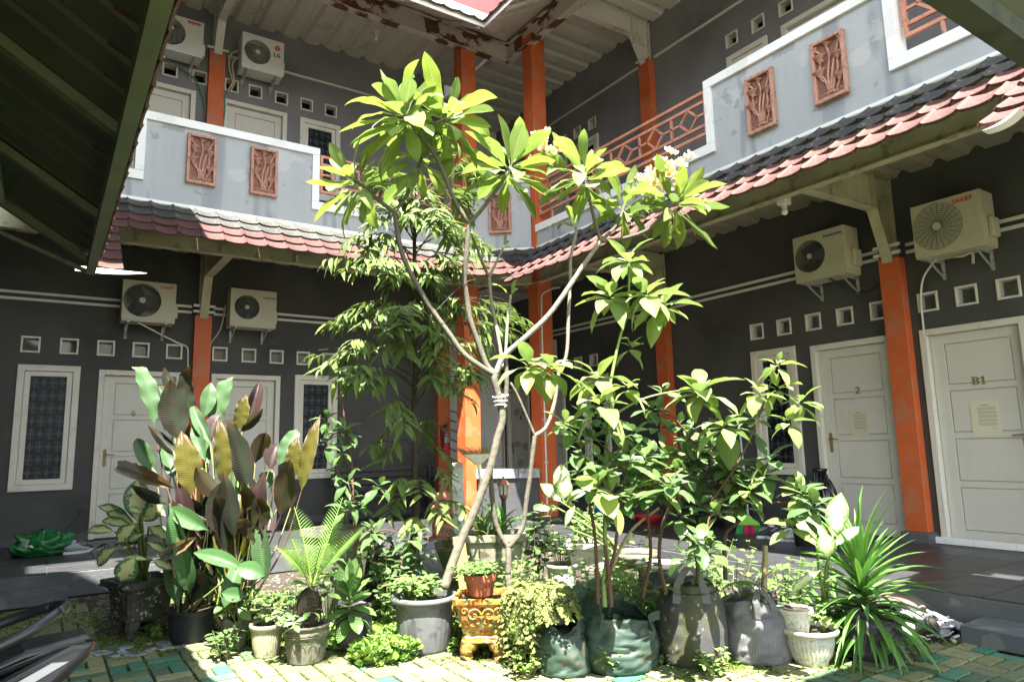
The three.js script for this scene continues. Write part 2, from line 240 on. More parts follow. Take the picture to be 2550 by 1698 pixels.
// one metal roof tile: a shallow trough with a rib at its side and a lip at its foot
function tileGeo(w, l, lip = .026) {
  const nu = 12, pos = [], uv = [], idx = [], prof = u => (u < .16 ? (.013) * Math.sin(u / .16 * Math.PI) : -.012 * Math.sin((u - .16) / .84 * Math.PI));
  const rows = [[0, 0, 0], [.5, .5, .0], [.97, 1, 0], [1, 1, -.004], [1.0, 1, -lip], [.98, .9, -lip]];
  rows.forEach(([v, lift, dy]) => { for (let i = 0; i <= nu; i++) { const u = i / nu; pos.push(u * w, prof(u) + lift * lip + dy, v * l); uv.push(u * w, v * l - dy); } });
  for (let r = 0; r < rows.length - 1; r++) for (let i = 0; i < nu; i++) { const a = r * (nu + 1) + i, b = a + nu + 1; idx.push(a, b, a + 1, a + 1, b, b + 1); }
  const g = new THREE.BufferGeometry(); g.setAttribute('position', new THREE.Float32BufferAttribute(pos, 3)); g.setAttribute('uv', new THREE.Float32BufferAttribute(uv, 2)); g.setIndex(idx); const h = g.toNonIndexed(); h.computeVertexNormals(); return h;
}
const TW = .235, TL = .205, tileG = tileGeo(TW, TL), TA = Math.atan2(.52, .58);
const tileMats = { d: [[1, 1, 1], [.8, .8, .8], [1.2, 1.15, 1.08], [.95, .98, .9]].map(c => { const m = M.tileDark.clone(); m.color.setRGB(...c); return m; }), r: [[1, 1, 1], [.85, .86, .9], [1.15, 1.1, 1.1], [.95, 1.1, .9], [.75, .85, .8], [1.05, .95, .95]].map(c => { const m = M.tileRed.clone(); m.color.setRGB(...c); return m; }) };
function awning(t, np, from, to, rows = 'ddrr', dep = .58, drop = .52) {
  const ta = Math.atan2(drop, dep), dz = dep / 4, dy = drop / 4, zs = Math.hypot(dep, drop) / .78;   // from(off), to(off): the ends of a course at that distance from the parapet
  const a = part('awning', [box(from(0), to(.3), 4.095, 4.115, np, np + .02)], M.beam, t);
  [...rows].forEach((k, r) => { const off = r * dz; for (let s = from(off + .1); s < to(off + .1) - .02; s += TW) { const m = part('roof_tile', tileG, pick(tileMats[k]), a); m.position.set(s, 4.125 - r * dy + (rnd() - .5) * .008, np + off + .004); m.scale.z = zs; m.rotation.set(ta + (rnd() - .5) * .03, (rnd() - .5) * .02, (rnd() - .5) * .03); } });
  return a;
}
function iBeam(s0, s1, n, y0, y1, w, mat, t, name = 'edge_beam') { return part(name, [box(s0, s1, y0, y0 + .014, n - w / 2, n + w / 2), box(s0, s1, y1 - .014, y1, n - w / 2, n + w / 2), box(s0, s1, y0 + .0142, y1 - .0142, n - .006, n + .006)], mat, t); }
function deckPart(t, s0, s1, n0, n1, y, mat = M.deck) {
  const p = [], P = .35; for (let s = s0; s < s1; s += P) { p.push([s, y + .058], [s + .05, y + .058], [s + .1, y], [s + .3, y], [s + .35, y + .058]); }
  p.push([s1 + .2, y + .058], [s1 + .2, y + .09], [s0, y + .09]);
  return part('metal_deck', extrude(shape(p), n0, n1), mat, t);
}
function railing(t, s0, s1, n) {
  const R = [], y = [4.64, 4.74, 5.02, 5.13], w = .034;
  for (const q of y) R.push(box(s0, s1, q - w / 2, q + w / 2, n - w / 2, n + w / 2));
  R.push(box(s0, s0 + w, 4.64, 5.13, n - w * .52, n + w * .52), box(s1 - w, s1, 4.64, 5.13, n - w * .52, n + w * .52));
  const r = part('railing', R, M.rail, t), N = Math.max(1, Math.round((s1 - s0) / .5)), P = (s1 - s0) / N, c = 4.88, b = .026, F = [];
  for (let k = 0; k < N; k++) {
    const m = s0 + (k + .5) * P, h = .13, q = .13, D = [[m - q, c], [m, c + h], [m + q, c], [m, c - h]];
    for (let i = 0; i < 4; i++) F.push(bar([...D[i], n], [...D[(i + 1) % 4], n], b));
    F.push(bar([m - P / 2, c, n], [m - q, c, n], b), bar([m + q, c, n], [m + P / 2, c, n], b), bar([m, c + h, n], [m, 5.02, n], b), bar([m, c - h, n], [m, 4.74, n], b), bar([m - P / 2, 4.74, n], [m - P / 2, 5.02, n], b));
  }
  part('lattice', F, M.rail, r); for (let s = s0 + .3; s < s1; s += 1.1) part('baluster', bar([s, 4.45, n], [s, 4.64, n], .026), M.rail, r);
}
function trunking(t, runs, y, h = .034) { for (const [a, b, n] of runs) part('trunking', box(a, b, y - h / 2, y + h / 2, n ?? .001, (n ?? 0) + .03, .004), M.pvc, t); }
function parapet(t, np, lo0, t0, t1, lo1) {
  const sh = shape([[lo0, 4.1], [lo1, 4.1], [lo1, 4.4], [t1 - .006, 4.4], [t1 - .006, 5.15], [t0 + .006, 5.15], [t0 + .006, 4.4], [lo0, 4.4]]);
  const p = part('parapet', extrude(sh, np - .1, np), M.parapet, t), a = np - .125, b = np + .032;
  part('trim', box(t0, t1, 5.105, 5.205, a, b, .004), M.white, p);
  for (const q of [[t0, t0 + .095], [t1 - .095, t1]]) part('trim', box(q[0], q[1], 4.47, 5.1045, a, b - .0005, .004), M.white, p);
  part('trim', box(lo0, t0 + .095, 4.36, 4.4695, a, b - .001, .004), M.white, p); part('trim', box(t1 - .095, lo1, 4.36, 4.4695, a, b - .001, .004), M.white, p);
  part('flashing', box(lo0, lo1, 4.1, 4.15, np + .001, np + .014), M.white, p); return p;
}
function pilaster(t, s, w, y0, y1, d = .12) { const p = part('pilaster', box(s, s + w, y0, y1, .001, d, .006), M.orange, t); if (y0 < 1) part('plinth', box(s - .03, s + w + .03, .212, y0, .001, d + .05, .01), M.kerb, p); return p; }
function bracket(t, s, np, yb, ypil, yt, w = .11, mat = M.beam) {   // haunched steel arm from a pilaster out to the edge beam
  const q = [[-np + .02, yb], [-.34, yb + .02], [-.13, ypil], [-.0, ypil], [-.0, yt], [-np + .02, yt]];
  const web = runX(q.map(([z, y]) => [z, y]), s - .006, s + .006);
  const g = [web]; const L = [[np - .02, yb], [.34, yb + .02], [.13, ypil - .04]];
  for (let i = 0; i < 2; i++) { const A0 = L[i], B0 = L[i + 1], dx = B0[0] - A0[0], dy = B0[1] - A0[1], l = Math.hypot(dx, dy), m = new THREE.BoxGeometry(w, .014, l + .012); m.rotateX(-Math.atan2(dy, dx) + (dx < 0 ? Math.PI : 0)); m.translate(s, (A0[1] + B0[1]) / 2, (A0[0] + B0[0]) / 2); g.push(uvm(m)); }
  g.push(box(s - w / 2, s + w / 2, ypil, yt, .002, .02), box(s - w / 2, s + w / 2, yb, yt, .345, .357));
  const b = part('bracket', g, mat, t), bolts = [];
  for (let k = 0; k < 5; k++) for (const q2 of [-.035, .035]) bolts.push(move(new THREE.CylinderGeometry(.011, .011, .02, 6), s + q2, lerp(ypil + .08, yt - .06, k / 4), .028, 0, Math.PI / 2));
  part('bolt', bolts, M.steel, b); return b;
}
function roofEave(t, np, ne, s0, s1, mitre0, mitre1) {   // sloping upper roof, its underside in view
  const k = .62, y = n => 7.05 + (ne - n) * k, back = -1.5, e = .05;
  const a0 = mitre0 ? s0 - (ne - back) : s0, a1 = mitre1 ? s1 + (ne - back) : s1;
  const g = new THREE.BufferGeometry(), P = [[s0, y(ne), ne], [s1, y(ne), ne], [a1, y(back), back], [a0, y(back), back]], pos = [], idx = [0, 1, 2, 0, 2, 3, 4, 6, 5, 4, 7, 6, 0, 4, 5, 0, 5, 1];
  for (const d of [0, e]) for (const p of P) pos.push(p[0], p[1] + d, p[2]);
  g.setAttribute('position', new THREE.Float32BufferAttribute(pos, 3)); g.setIndex(idx); g.computeVertexNormals();
  const r = part('roof', uvm(g), M.deck, t);
  const ribs = []; for (let s = s0 + .1; s < s1; s += .3) ribs.push(bar([s, y(ne) - .006, ne], [s, y(np - .1) - .006, np - .1], .03, .012)); part('rib', ribs, M.deck, r);
  for (let s = s0 + .5; s < s1; s += 1.15) part('rafter', bar([s, y(ne) - .035, ne - .03], [s, y(np) - .035, np], .05, .05), M.deck, r);
  part('fascia', box(s0, s1, 7.0, 7.1, ne, ne + .016), M.deck, r);
  for (let s = s0; s < s1 - .05; s += TW) { const m = part('roof_tile', tileG, pick(tileMats.d), r); m.position.set(s, y(ne) + .125, ne - .12); m.rotation.set(Math.atan(k), 0, 0); }
}
function wing(label, pos, turn, c) {
  const t = thing('apartment_wing', label, 'building', pos, turn); const np = c.np;
  const H = [...c.doors.map(d => [d[0] + .001, d[1] - .001, .221, 2.329]), ...c.windows.map(d => [d[0] + .001, d[1] - .001, d[2] + .001, 2.359]), ...ventHole(c.vents, 2.61), ...ventHole(c.vents2 ?? [], 2.61)];
  wallWithHoles(t, 'wall', c.s0, c.s1, .213, 4.1, H, M.wall);
  const HU = [...c.doorsU.map(d => [d[0] + .001, d[1] - .001, 4.241, 6.399]), ...c.windowsU.map(d => [d[0] + .001, d[1] - .001, d[2] + .001, 6.399]), ...ventHole(c.ventsU, 6.63)];
  wallWithHoles(t, 'upper_wall', c.s0, c.s1, 4.1, 8.3, HU, M.wallUpLit);
  part('inner_room', [box(c.s0, c.s1, .2, 8.2, -1.7, -1.6), box(c.s0, c.s1, 8.2, 8.3, -1.7, -.165), box(c.s0, c.s1, 4.0, 4.1, -1.6, -.165), box(c.s0, c.s1, .1, .2, -1.7, -.165), box(c.s0, c.s0 + .05, .2, 8.2, -1.6, -.165), box(c.s1 - .05, c.s1, .2, 8.2, -1.6, -.165)], M.room, t);
  for (const d of c.doors) doorPart(t, d[0], d[1], .222, 2.33, d[2]);
  for (const d of c.windows) windowPart(t, d[0], d[1], d[2], 2.36);
  for (const d of c.doorsU) doorPart(t, d[0], d[1], 4.242, 6.4, d[2] ?? {});
  for (const d of c.windowsU) windowPart(t, d[0], d[1], d[2], 6.4);
  vents(t, c.vents, 2.61, M.ventGlass); vents(t, c.vents2 ?? [], 2.61, M.ventBack); vents(t, c.ventsU, 6.63, null);
  const sk = []; let s = c.s0; for (const d of [...c.doors].sort((a, b) => a[0] - b[0])) { if (d[0] > s) sk.push(box(s, d[0], .213, .31, .001, .014)); s = d[1]; } sk.push(box(s, c.s1, .213, .31, .001, .014)); part('skirting', sk, M.kerb, t);
  part('upper_floor', box(c.s0, c.f1, 4.091, 4.235, 0, np - .101), M.concrete, t);
  deckPart(t, c.d0, c.d1, .001, np - .02, 3.995, M.deckLowShaded);
  iBeam(c.b0 ?? c.d0, c.b1 ?? c.f1, np - .02, 3.6, 3.97, .1, M.beam, t);
  for (const p of c.pil) { pilaster(t, p, .22, .32, 3.12); if (p > c.noBr) bracket(t, p + .11, np, 3.6, 3.12, 3.99); }
  for (const p of c.pilU) { pilaster(t, p, .22, 4.235, 7.05); bracket(t, p + .11, np, 7.4, 7.05, 7.69, .11, M.deck); }
  trunking(t, c.trunk, 3.245); trunking(t, c.trunk, 3.165); trunking(t, c.trunkU, 7.075);
  parapet(t, np, ...c.par);
  for (const r of c.rails) railing(t, r[0], r[1], np - .05);
  awning(t, np, c.aw0, c.aw1, 'ddrr', ...(c.awd ?? []));
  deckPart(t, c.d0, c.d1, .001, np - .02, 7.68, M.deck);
  iBeam(c.ub0 ?? c.d0, c.ub1, np, 7.37, 7.68, .13, M.rust, t, 'roof_beam');
  roofEave(t, np, c.ne, ...c.roof);
  return t;
}
const VL = [-.31, .09, .49, .89, 1.29], L2 = [1.87, 2.26, 2.65, 3.04, 3.43];
const leftWing = wing('grey two storey wing facing the camera, with doors 6 and carved panels on its balcony', [0, 0, -10.25], 0, {
  np: 1.61, s0: -1.6, s1: 5.56, f1: 5.86, d0: -1.6, d1: 5.6, noBr: -9,
  doors: [[.53, 1.49, { num: '6', handle: -1, numx: -.06 }], [1.87, 2.81, { handle: 1 }]], windows: [[-.32, .33, .84], [3.02, 3.67, .84]],
  doorsU: [[.55, 1.5], [1.86, 2.8]], windowsU: [[3.0, 3.65, 5.1]], vents: VL, vents2: L2, ventsU: [.27, .66, 1.05, 1.44, 1.88, 2.22, 2.61, 3.0, 3.39],
  pil: [1.61, 5.34], pilU: [1.64], trunk: [[-1.6, 1.58], [1.58, 1.86, .121], [1.86, 5.3]], trunkU: [[1.2, 1.6], [1.6, 1.9, .121], [1.9, 5.5]],
  par: [-1.6, .66, 2.8, 5.0], rails: [[-1.2, .64], [2.83, 4.98]], aw0: () => -.35, b1: 5.3, aw1: o => 5.0 - o * .34, ub1: 5.86, ne: 2.72, roof: [-1.6, 4.73, false, true],
});
const rightWing = wing('grey two storey wing on the right, with doors 2 and B1 under its deck', [7.4, 0, 0], -Math.PI / 2, {
  np: 1.54, s0: -12.6, s1: .6, f1: .6, d0: -12.6, d1: .5, noBr: -99,
  doors: [[-3.49, -2.55, { num: 'B1', serif: true, sill: true, size: .078, handle: 1, numx: .0 }], [-4.72, -3.78, { num: '2', handle: -1, size: .078 }], [-10.1, -9.38, { handle: 1 }], [-11.2, -10.45, { num: '4', size: .09, iron: true, curl: true, handle: -1 }]], windows: [[-5.55, -4.92, .84], [-8.88, -8.25, .84], [-12.25, -11.3, .5]],
  doorsU: [[-4.74, -3.8], [-9.9, -9.1]], windowsU: [[-5.59, -4.95, 5.1], [-8.88, -8.25, 5.1]], vents: [-9.1, -8.7, -5.54, -5.15, -4.76, -4.37, -3.98, -3.48, -3.12, -2.76, -2.4], ventsU: [-9.3, -8.9, -8.5, -5.59, -5.17, -4.76, -4.35, -3.94],
  pil: [-7.09, -3.78], pilU: [-7.14], trunk: [[-10, -7.12], [-7.12, -6.85, .121], [-6.85, -3.81], [-3.81, -3.53, .121], [-3.53, .5]], trunkU: [[-12, -7.17], [-7.17, -6.89, .121], [-6.89, .5]],
  par: [-7.98, -4.75, -2.67, .5], rails: [[-7.95, -4.78], [-2.64, .4]], aw0: o => -7.98 + o * .493, aw1: () => -1.3, awd: [.81, .69], ub0: -8.64, b0: -8.3, ub1: .5, ne: 2.67, roof: [-7.53, .5, true, false],
});
// passage between the wings, and the roof edge corner
{
  part('passage_wall', box(3.5, 5.56, .2, 4.05, -2.75, -.16), M.wall, leftWing); part('passage_wall', box(5.5, 7.4, .2, 4.05, -2.8, -2.6), M.wall, leftWing);
  part('passage_ceiling', box(5.56, 7.4, 3.99, 4.09, -2.6, 0), M.deck, leftWing); part('upper_passage_wall', box(5.56, 7.4, 4.1, 8.2, -1.6, -1.4), M.wallUpLit, leftWing);
}
// ------------------------------------------------ the two square columns and the splayed corner between them
function column(label, x, z, side) {
  const t = thing('orange_column', label, 'column', [x, 0, z], 0, 'square orange columns at the inner corner');
  part('shaft', box(-.127, .127, .26, 7.52, -.127, .117, .006), M.orange, t); part('plinth', box(-.15, .15, .212, .2595, -.15, .15, .008), M.kerb, t);
  part('cap', [box(-.127, .127, 7.52, 7.56, -.127, .117), move(new THREE.ConeGeometry(.16, .06, 4, 1), 0, 7.59, 0, Math.PI / 4)], M.orange, t); return t;
}
column('square orange column left of the corner panel, behind the narrow wavy-leaved tree', 5.117, -8.757);
const col2 = column('square orange column right of the corner panel, with a white pipe down its front', 5.972, -8.09);
part('pipe', tube([[.3, 3.58, .09], [.1, 3.52, .13], [-.06, 3.42, .13], [-.075, 3.3, .13], [-.075, 1.5, .13], [-.075, .3, .13]], .013, .013, 8, 6), M.pvc, col2);
part('pipe_clip', [1, 1.6, 2.4].map(y => box(-.1, -.05, y, y + .025, .116, .148)), M.pvc, col2);
{
  const t = thing('corner_parapet', 'splayed grey balcony corner between the two orange columns', 'parapet', [5.0, 0, -8.64], -37.5 * Math.PI / 180);
  part('panel', box(.08, 1.0, 4.1, 5.16, -.16, -.06), M.parapet, t); part('trim', box(.08, 1.0, 5.16, 5.25, -.19, -.03, .004), M.white, t); part('flashing', box(.05, 1.03, 4.1, 4.15, -.0595, -.045), M.white, t);
  awning(t, -.02, o => o * .34, o => 1.084 - o * .493);
  iBeam(-.05, 1.1, -.1, 3.6, 3.97, .1, M.beam, t); part('deck_end', box(-.3, 1.3, 3.98, 4.1, -1.2, -.05), M.deck, t);
  part('floor_edge', box(-.3, 1.3, 4.1, 4.232, -1.2, -.165), M.concrete, t);
  const w = thing('low_wall', 'low dark rendered wall with grey stone coping between the orange columns', 'wall', [5.06, 0, -8.66], -37.5 * Math.PI / 180);
  part('wall', box(.12, .98, .212, .8, -.12, 0, .004), tone([.05, .052, .058], 2, { spot: [.2, .2, .2], spotF: 30, bump: .002 }), w);
  const cm = [tone([.34, .34, .34], 1, { bump: .001 }), tone([.28, .285, .29], 1, { bump: .001 })];
  for (let k = 0; k < 3; k++) part('coping_stone', box(.1 + k * .3, .396 + k * .3, .8, .93, -.15, .03, .005), cm[k % 2], w);
}
// staircase in the passage
{
  const t = thing('staircase', 'dark staircase with slanting orange bars in the passage behind the columns', 'stairs', [5.6, .212, -10.6]);
  for (let k = 0; k < 10; k++) part('stair_tread', box(0, .85, k * .18, k * .18 + .17, -k * .2 - .25, -k * .2, .01), M.floorTile, t);
  for (let k = 0; k < 9; k++) part('rail_bar', bar([.02 + k * .0, .5 + k * .16, .05 - k * .05], [.85, .0 + k * .2, -.05 - k * .05], .025), M.rail, t);
}
// ------------------------------------------------ carved terracotta panels on the balcony
function relief(label, pos, turn) {
  const t = thing('terracotta_relief', label, 'relief', pos, turn, 'terracotta flower panels on the balcony');
  const W = .33, H = .62, D = .05, r = rect(-W / 2, W / 2, -H / 2, H / 2); r.holes.push(rect(-W / 2 + .035, W / 2 - .035, -H / 2 + .04, H / 2 - .035));
  part('border', extrude(r, 0, D, .006), M.terra, t); part('background', box(-W / 2 + .03, W / 2 - .03, -H / 2 + .03, H / 2 - .03, .002, .014), M.terraDark, t);
  const stemAt = (p, r0) => tube(p.map(([x, y, z]) => [x, y, z ?? .022]), r0, r0 * .8, 6, 4), F = (x, y, a, s = 1) => { const L = lathe([[.004, 0], [.012 * s, .02 * s], [.03 * s, .045 * s], [.042 * s, .052 * s], [.03 * s, .05 * s], [.001, .04 * s]], 10); L.scale(1, 1, .8); L.rotateZ(a); L.translate(x, y, .026); return L; };
  const st = [[[-.02, -.24], [-.05, -.1], [-.1, .0], [-.08, .08]], [[-.01, -.24], [-.02, -.05], [.01, .12], [-.01, .22]], [[.0, -.24], [.02, -.06], [.06, .1], [.11, .22]], [[.02, -.24], [.04, -.12], [.08, -.04], [.08, .05]], [[-.04, -.25], [-.01, -.16], [-.07, -.1], [-.09, -.07]], [[.03, -.25], [.0, -.14], [.06, -.09], [.1, -.08]], [[-.06, .09], [-.07, .16], [-.11, .22]], [[.05, -.25], [.07, -.19], [.085, -.16]]];
  part('stem', st.map(p => stemAt(p, .012)), M.terra, t);
  for (const [x, y, a, s] of [[-.08, .07, .1, 1.2], [-.015, .2, -.3, .8], [.105, .2, -.5, .8], [.085, .04, -.1, 1.1], [-.085, -.08, .2, 1.25], [.1, -.09, -.9, .8], [-.105, .2, .6, .7], [.09, -.17, .0, 1]]) part('flower', F(x, y, a, s * 1.35), M.terra, t);
  part('water', [0, 1, 2, 3].map(k => stemAt(Array.from({ length: 12 }, (_, i) => [-.12 + i * .0218, -.255 + k * .011 + .006 * Math.sin(i * 1.9 + k), .018]), .0045)), M.terra, t);
  return t;
}
relief('carved terracotta panel on the left balcony, nearer the dark canopy', [1.36, 4.73, -8.64 + .002], 0);
relief('carved terracotta panel on the left balcony, second from the canopy', [2.09, 4.73, -8.64 + .002], 0);
relief('carved terracotta panel on the splayed corner between the orange columns', [5.0 + .793 * .54 - .609 * -.058, 4.69, -8.64 + .609 * .54 + .793 * -.058], -37.5 * Math.PI / 180);
relief('carved terracotta panel on the right balcony, nearer the corner of the yard', [5.86 - .002, 4.65, -4.04], -Math.PI / 2);
relief('largest looking carved terracotta panel on the right balcony, near the picture top', [5.86 - .002, 4.65, -3.29], -Math.PI / 2);

// ------------------------------------------------ air conditioners
function ac(label, pos, turn, o = {}) {
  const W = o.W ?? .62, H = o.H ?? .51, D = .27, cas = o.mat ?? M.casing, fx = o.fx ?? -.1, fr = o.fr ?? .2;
  const t = thing('air_conditioner', label, 'air conditioner', pos, turn, 'outdoor air conditioner units on the walls');
  const f = rect(-W / 2, W / 2, 0, H), hole = new THREE.Path(); hole.absarc(fx, H / 2, fr, 0, Math.PI * 2); f.holes.push(hole);
  const sides = rect(-W / 2 + .001, W / 2 - .001, .001, H - .001); sides.holes.push(rect(-W / 2 + .008, W / 2 - .008, .008, H - .008));
  part('casing', [extrude(f, .1 + D - .012, .1 + D, .003), extrude(sides, .1, .1 + D - .0122)], cas, t);
  part('base_lip', box(-W / 2 + .004, W / 2 - .004, -.022, .001, .1, .1 + D - .004, .004), cas, t);
  part('fan_well', new THREE.CylinderGeometry(fr, fr, .1, 40, 1, true).rotateX(Math.PI / 2).translate(fx, H / 2, .1 + D - .062), cas, t);
  const fins = [box(-W / 2 + .009, W / 2 - .009, .009, H - .009, .1, .112)]; for (let x = -W / 2 + .03; x < W / 2 - .02; x += .02) fins.push(box(x, x + .003, .01, H - .01, .1121, .13)); part('coil', fins, M.fin, t);
  const bl = []; for (let k = 0; k < 3; k++) { const b = new THREE.BoxGeometry(fr * .8, fr * .85, .006); b.rotateX(.5); b.translate(fr * .5, 0, 0); b.rotateZ(k * 2.094); b.translate(fx, H / 2, .1 + D - .075); bl.push(b); } part('fan_blade', bl, M.plastic, t);
  const g = [], z = .1 + D + .004;
  if (o.grid) { for (let k = -9; k <= 9; k++) { const y = k / 9.5 * fr, l = Math.sqrt(fr * fr - y * y); g.push(bar([fx - l, H / 2 + y, z], [fx + l, H / 2 + y, z], .0035)); if (k % 3 === 0) g.push(bar([fx + y, H / 2 - l, z], [fx + y, H / 2 + l, z], .0035)); } }
  else { const nr = o.rings ?? 8; for (let k = 1; k <= nr; k++) g.push(new THREE.TorusGeometry(fr * (.16 + .84 * k / nr), .0022, 4, 40).translate(fx, H / 2, z)); const ns = o.spokes ?? 18; for (let k = 0; k < ns; k++) { const a = k / ns * 6.283, b = a + (o.swirl ?? .35); g.push(bar([fx + Math.cos(a) * fr * .16, H / 2 + Math.sin(a) * fr * .16, z + .003], [fx + Math.cos(b) * fr, H / 2 + Math.sin(b) * fr, z], .0038)); } }
  part('fan_grille', g, o.gm ?? M.grill, t); if (!o.grid) part('hub', move(new THREE.CylinderGeometry(fr * .17, fr * .17, .01, 24), fx, H / 2, z + .004, 0, Math.PI / 2), cas, t);
  const rx = fx + fr + .02, rw = W / 2 - .02 - rx; if (o.louvre) part('louvre', [0, 1, 2, 3, 4, 5].map(k => box(rx + .02, W / 2 - .04, H * .22 + k * .034, H * .22 + k * .034 + .008, .1 + D, .1 + D + .005)), cas, t);
  if (o.hatch) for (const q of [[.16, .24], [.4, .52], [.56, .72]]) { const r = rect(rx + .015, rx + rw * .8, H * q[0], H * q[1]); r.holes.push(rect(rx + .019, rx + rw * .8 - .004, H * q[0] + .004, H * q[1] - .004)); part('hatch', extrude(r, .1 + D, .1 + D + .003), cas, t); }
  if (o.brand) part('brand', move(text(o.brand, o.bs ?? .038, .002), o.bx ?? W / 2 - .1, H * (o.by ?? .88), .1 + D + .001), o.bm ?? M.blue, t);
  if (o.plate) part('brand_plate', box(o.bx - .085, o.bx + .085, H * .85, H * .85 + .05, .1 + D - .001, .1 + D + .0006), M.red, t);
  if (o.logo) { part('logo', move(new THREE.CylinderGeometry(.042, .042, .003, 32), o.bx, H * .78, .1 + D + .002, 0, Math.PI / 2), M.red, t); part('logo_mark', [new THREE.TorusGeometry(.031, .0028, 4, 28, 5.2).rotateZ(.3).translate(o.bx, H * .78, .1 + D + .004), box(o.bx - .004, o.bx + .0, H * .78 - .016, H * .78 + .016, .1 + D + .003, .1 + D + .006), box(o.bx - .004, o.bx + .012, H * .78 - .018, H * .78 - .014, .1 + D + .003, .1 + D + .006), box(o.bx + .012, o.bx + .03, H * .78 - .003, H * .78 + .001, .1 + D + .003, .1 + D + .006), move(new THREE.SphereGeometry(.004, 8, 6), o.bx - .014, H * .78 + .012, .1 + D + .004)], M.white, t); }
  for (const s of [-W * .36, W * .34]) part('bracket', [bar([s, -.03, .0], [s, -.03, .1 + D], .03, .012), bar([s, -.2, .01], [s, .02, .01], .03, .012), bar([s, -.19, .01], [s, -.035, .09 + D * .8], .014)], M.steel, t);
  part('side_cover', box(W / 2 - .001, W / 2 + .045, H * .14, H * .5, .13, .27, .012), cas, t);
  if (o.pipe) part('pipe', o.pipe.map(p => tube(p, .014, .014, 7, 5)), M.wrap, t);
  if (o.drain) part('drain_hose', tube(o.drain, .011, .011, 7, 6), o.drainM ?? M.pvc, t);
  return t;
}
const NR = -Math.PI / 2;
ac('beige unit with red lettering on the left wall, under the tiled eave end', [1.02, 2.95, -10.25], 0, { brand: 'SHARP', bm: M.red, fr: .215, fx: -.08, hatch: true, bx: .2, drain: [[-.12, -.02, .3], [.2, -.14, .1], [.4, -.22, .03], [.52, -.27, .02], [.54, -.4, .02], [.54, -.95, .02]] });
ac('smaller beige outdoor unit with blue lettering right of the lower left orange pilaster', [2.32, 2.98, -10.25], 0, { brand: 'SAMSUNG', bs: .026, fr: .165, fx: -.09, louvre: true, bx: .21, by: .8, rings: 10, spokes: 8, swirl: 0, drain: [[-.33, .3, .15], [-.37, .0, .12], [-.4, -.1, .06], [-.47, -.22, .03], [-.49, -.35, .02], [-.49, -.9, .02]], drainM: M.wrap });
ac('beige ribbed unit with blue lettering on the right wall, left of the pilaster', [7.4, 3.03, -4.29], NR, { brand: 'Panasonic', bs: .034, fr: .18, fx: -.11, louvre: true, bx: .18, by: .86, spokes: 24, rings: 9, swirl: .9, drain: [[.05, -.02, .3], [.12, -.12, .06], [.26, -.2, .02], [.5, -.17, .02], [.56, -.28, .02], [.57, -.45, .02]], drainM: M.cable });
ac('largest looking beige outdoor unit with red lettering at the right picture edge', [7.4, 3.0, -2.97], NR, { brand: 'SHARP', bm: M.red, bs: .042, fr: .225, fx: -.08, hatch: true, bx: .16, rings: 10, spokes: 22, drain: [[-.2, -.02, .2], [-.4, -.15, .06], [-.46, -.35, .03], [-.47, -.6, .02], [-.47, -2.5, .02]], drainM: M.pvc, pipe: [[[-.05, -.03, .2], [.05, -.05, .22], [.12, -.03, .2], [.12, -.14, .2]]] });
ac('white unit with square wire grille and red plate, half hidden by the dark canopy', [1.18, 6.76, -10.25], 0, { W: .66, brand: 'POLYTRON', plate: true, bm: M.white, bs: .026, bx: .2, by: .87, grid: true, fr: .2, fx: -.1, mat: M.casingW, gm: M.steel, drain: [[-.2, -.02, .1], [.1, -.08, .05], [.3, -.2, .04], [.4, -.4, .04], [.46, -.7, .03], [.48, -1.4, .03]], drainM: M.hose });
ac('white unit with a round red emblem upstairs, right of the orange pilaster', [2.33, 6.8, -10.25], 0, { W: .6, H: .53, brand: 'LG', bs: .062, bm: M.ink, bx: .2, by: .56, logo: true, fr: .185, fx: -.08, mat: M.casingW, gm: M.steel, rings: 9, spokes: 26, swirl: .8, pipe: [[[-.31, .3, .2], [-.4, .25, .16], [-.42, .05, .12], [-.36, -.15, .08], [-.42, -.3, .02]], [[-.31, .2, .2], [-.38, .1, .15], [-.35, -.05, .1], [-.34, -.2, .06], [-.4, -.32, .02]]] });
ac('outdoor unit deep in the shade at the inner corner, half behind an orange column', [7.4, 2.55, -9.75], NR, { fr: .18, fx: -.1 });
part('hose', tube([[1.86, 6.5, .03], [1.89, 6.3, .04], [1.87, 5.9, .05], [1.83, 5.2, .05]], .012, .012, 7, 6), M.hose, leftWing);

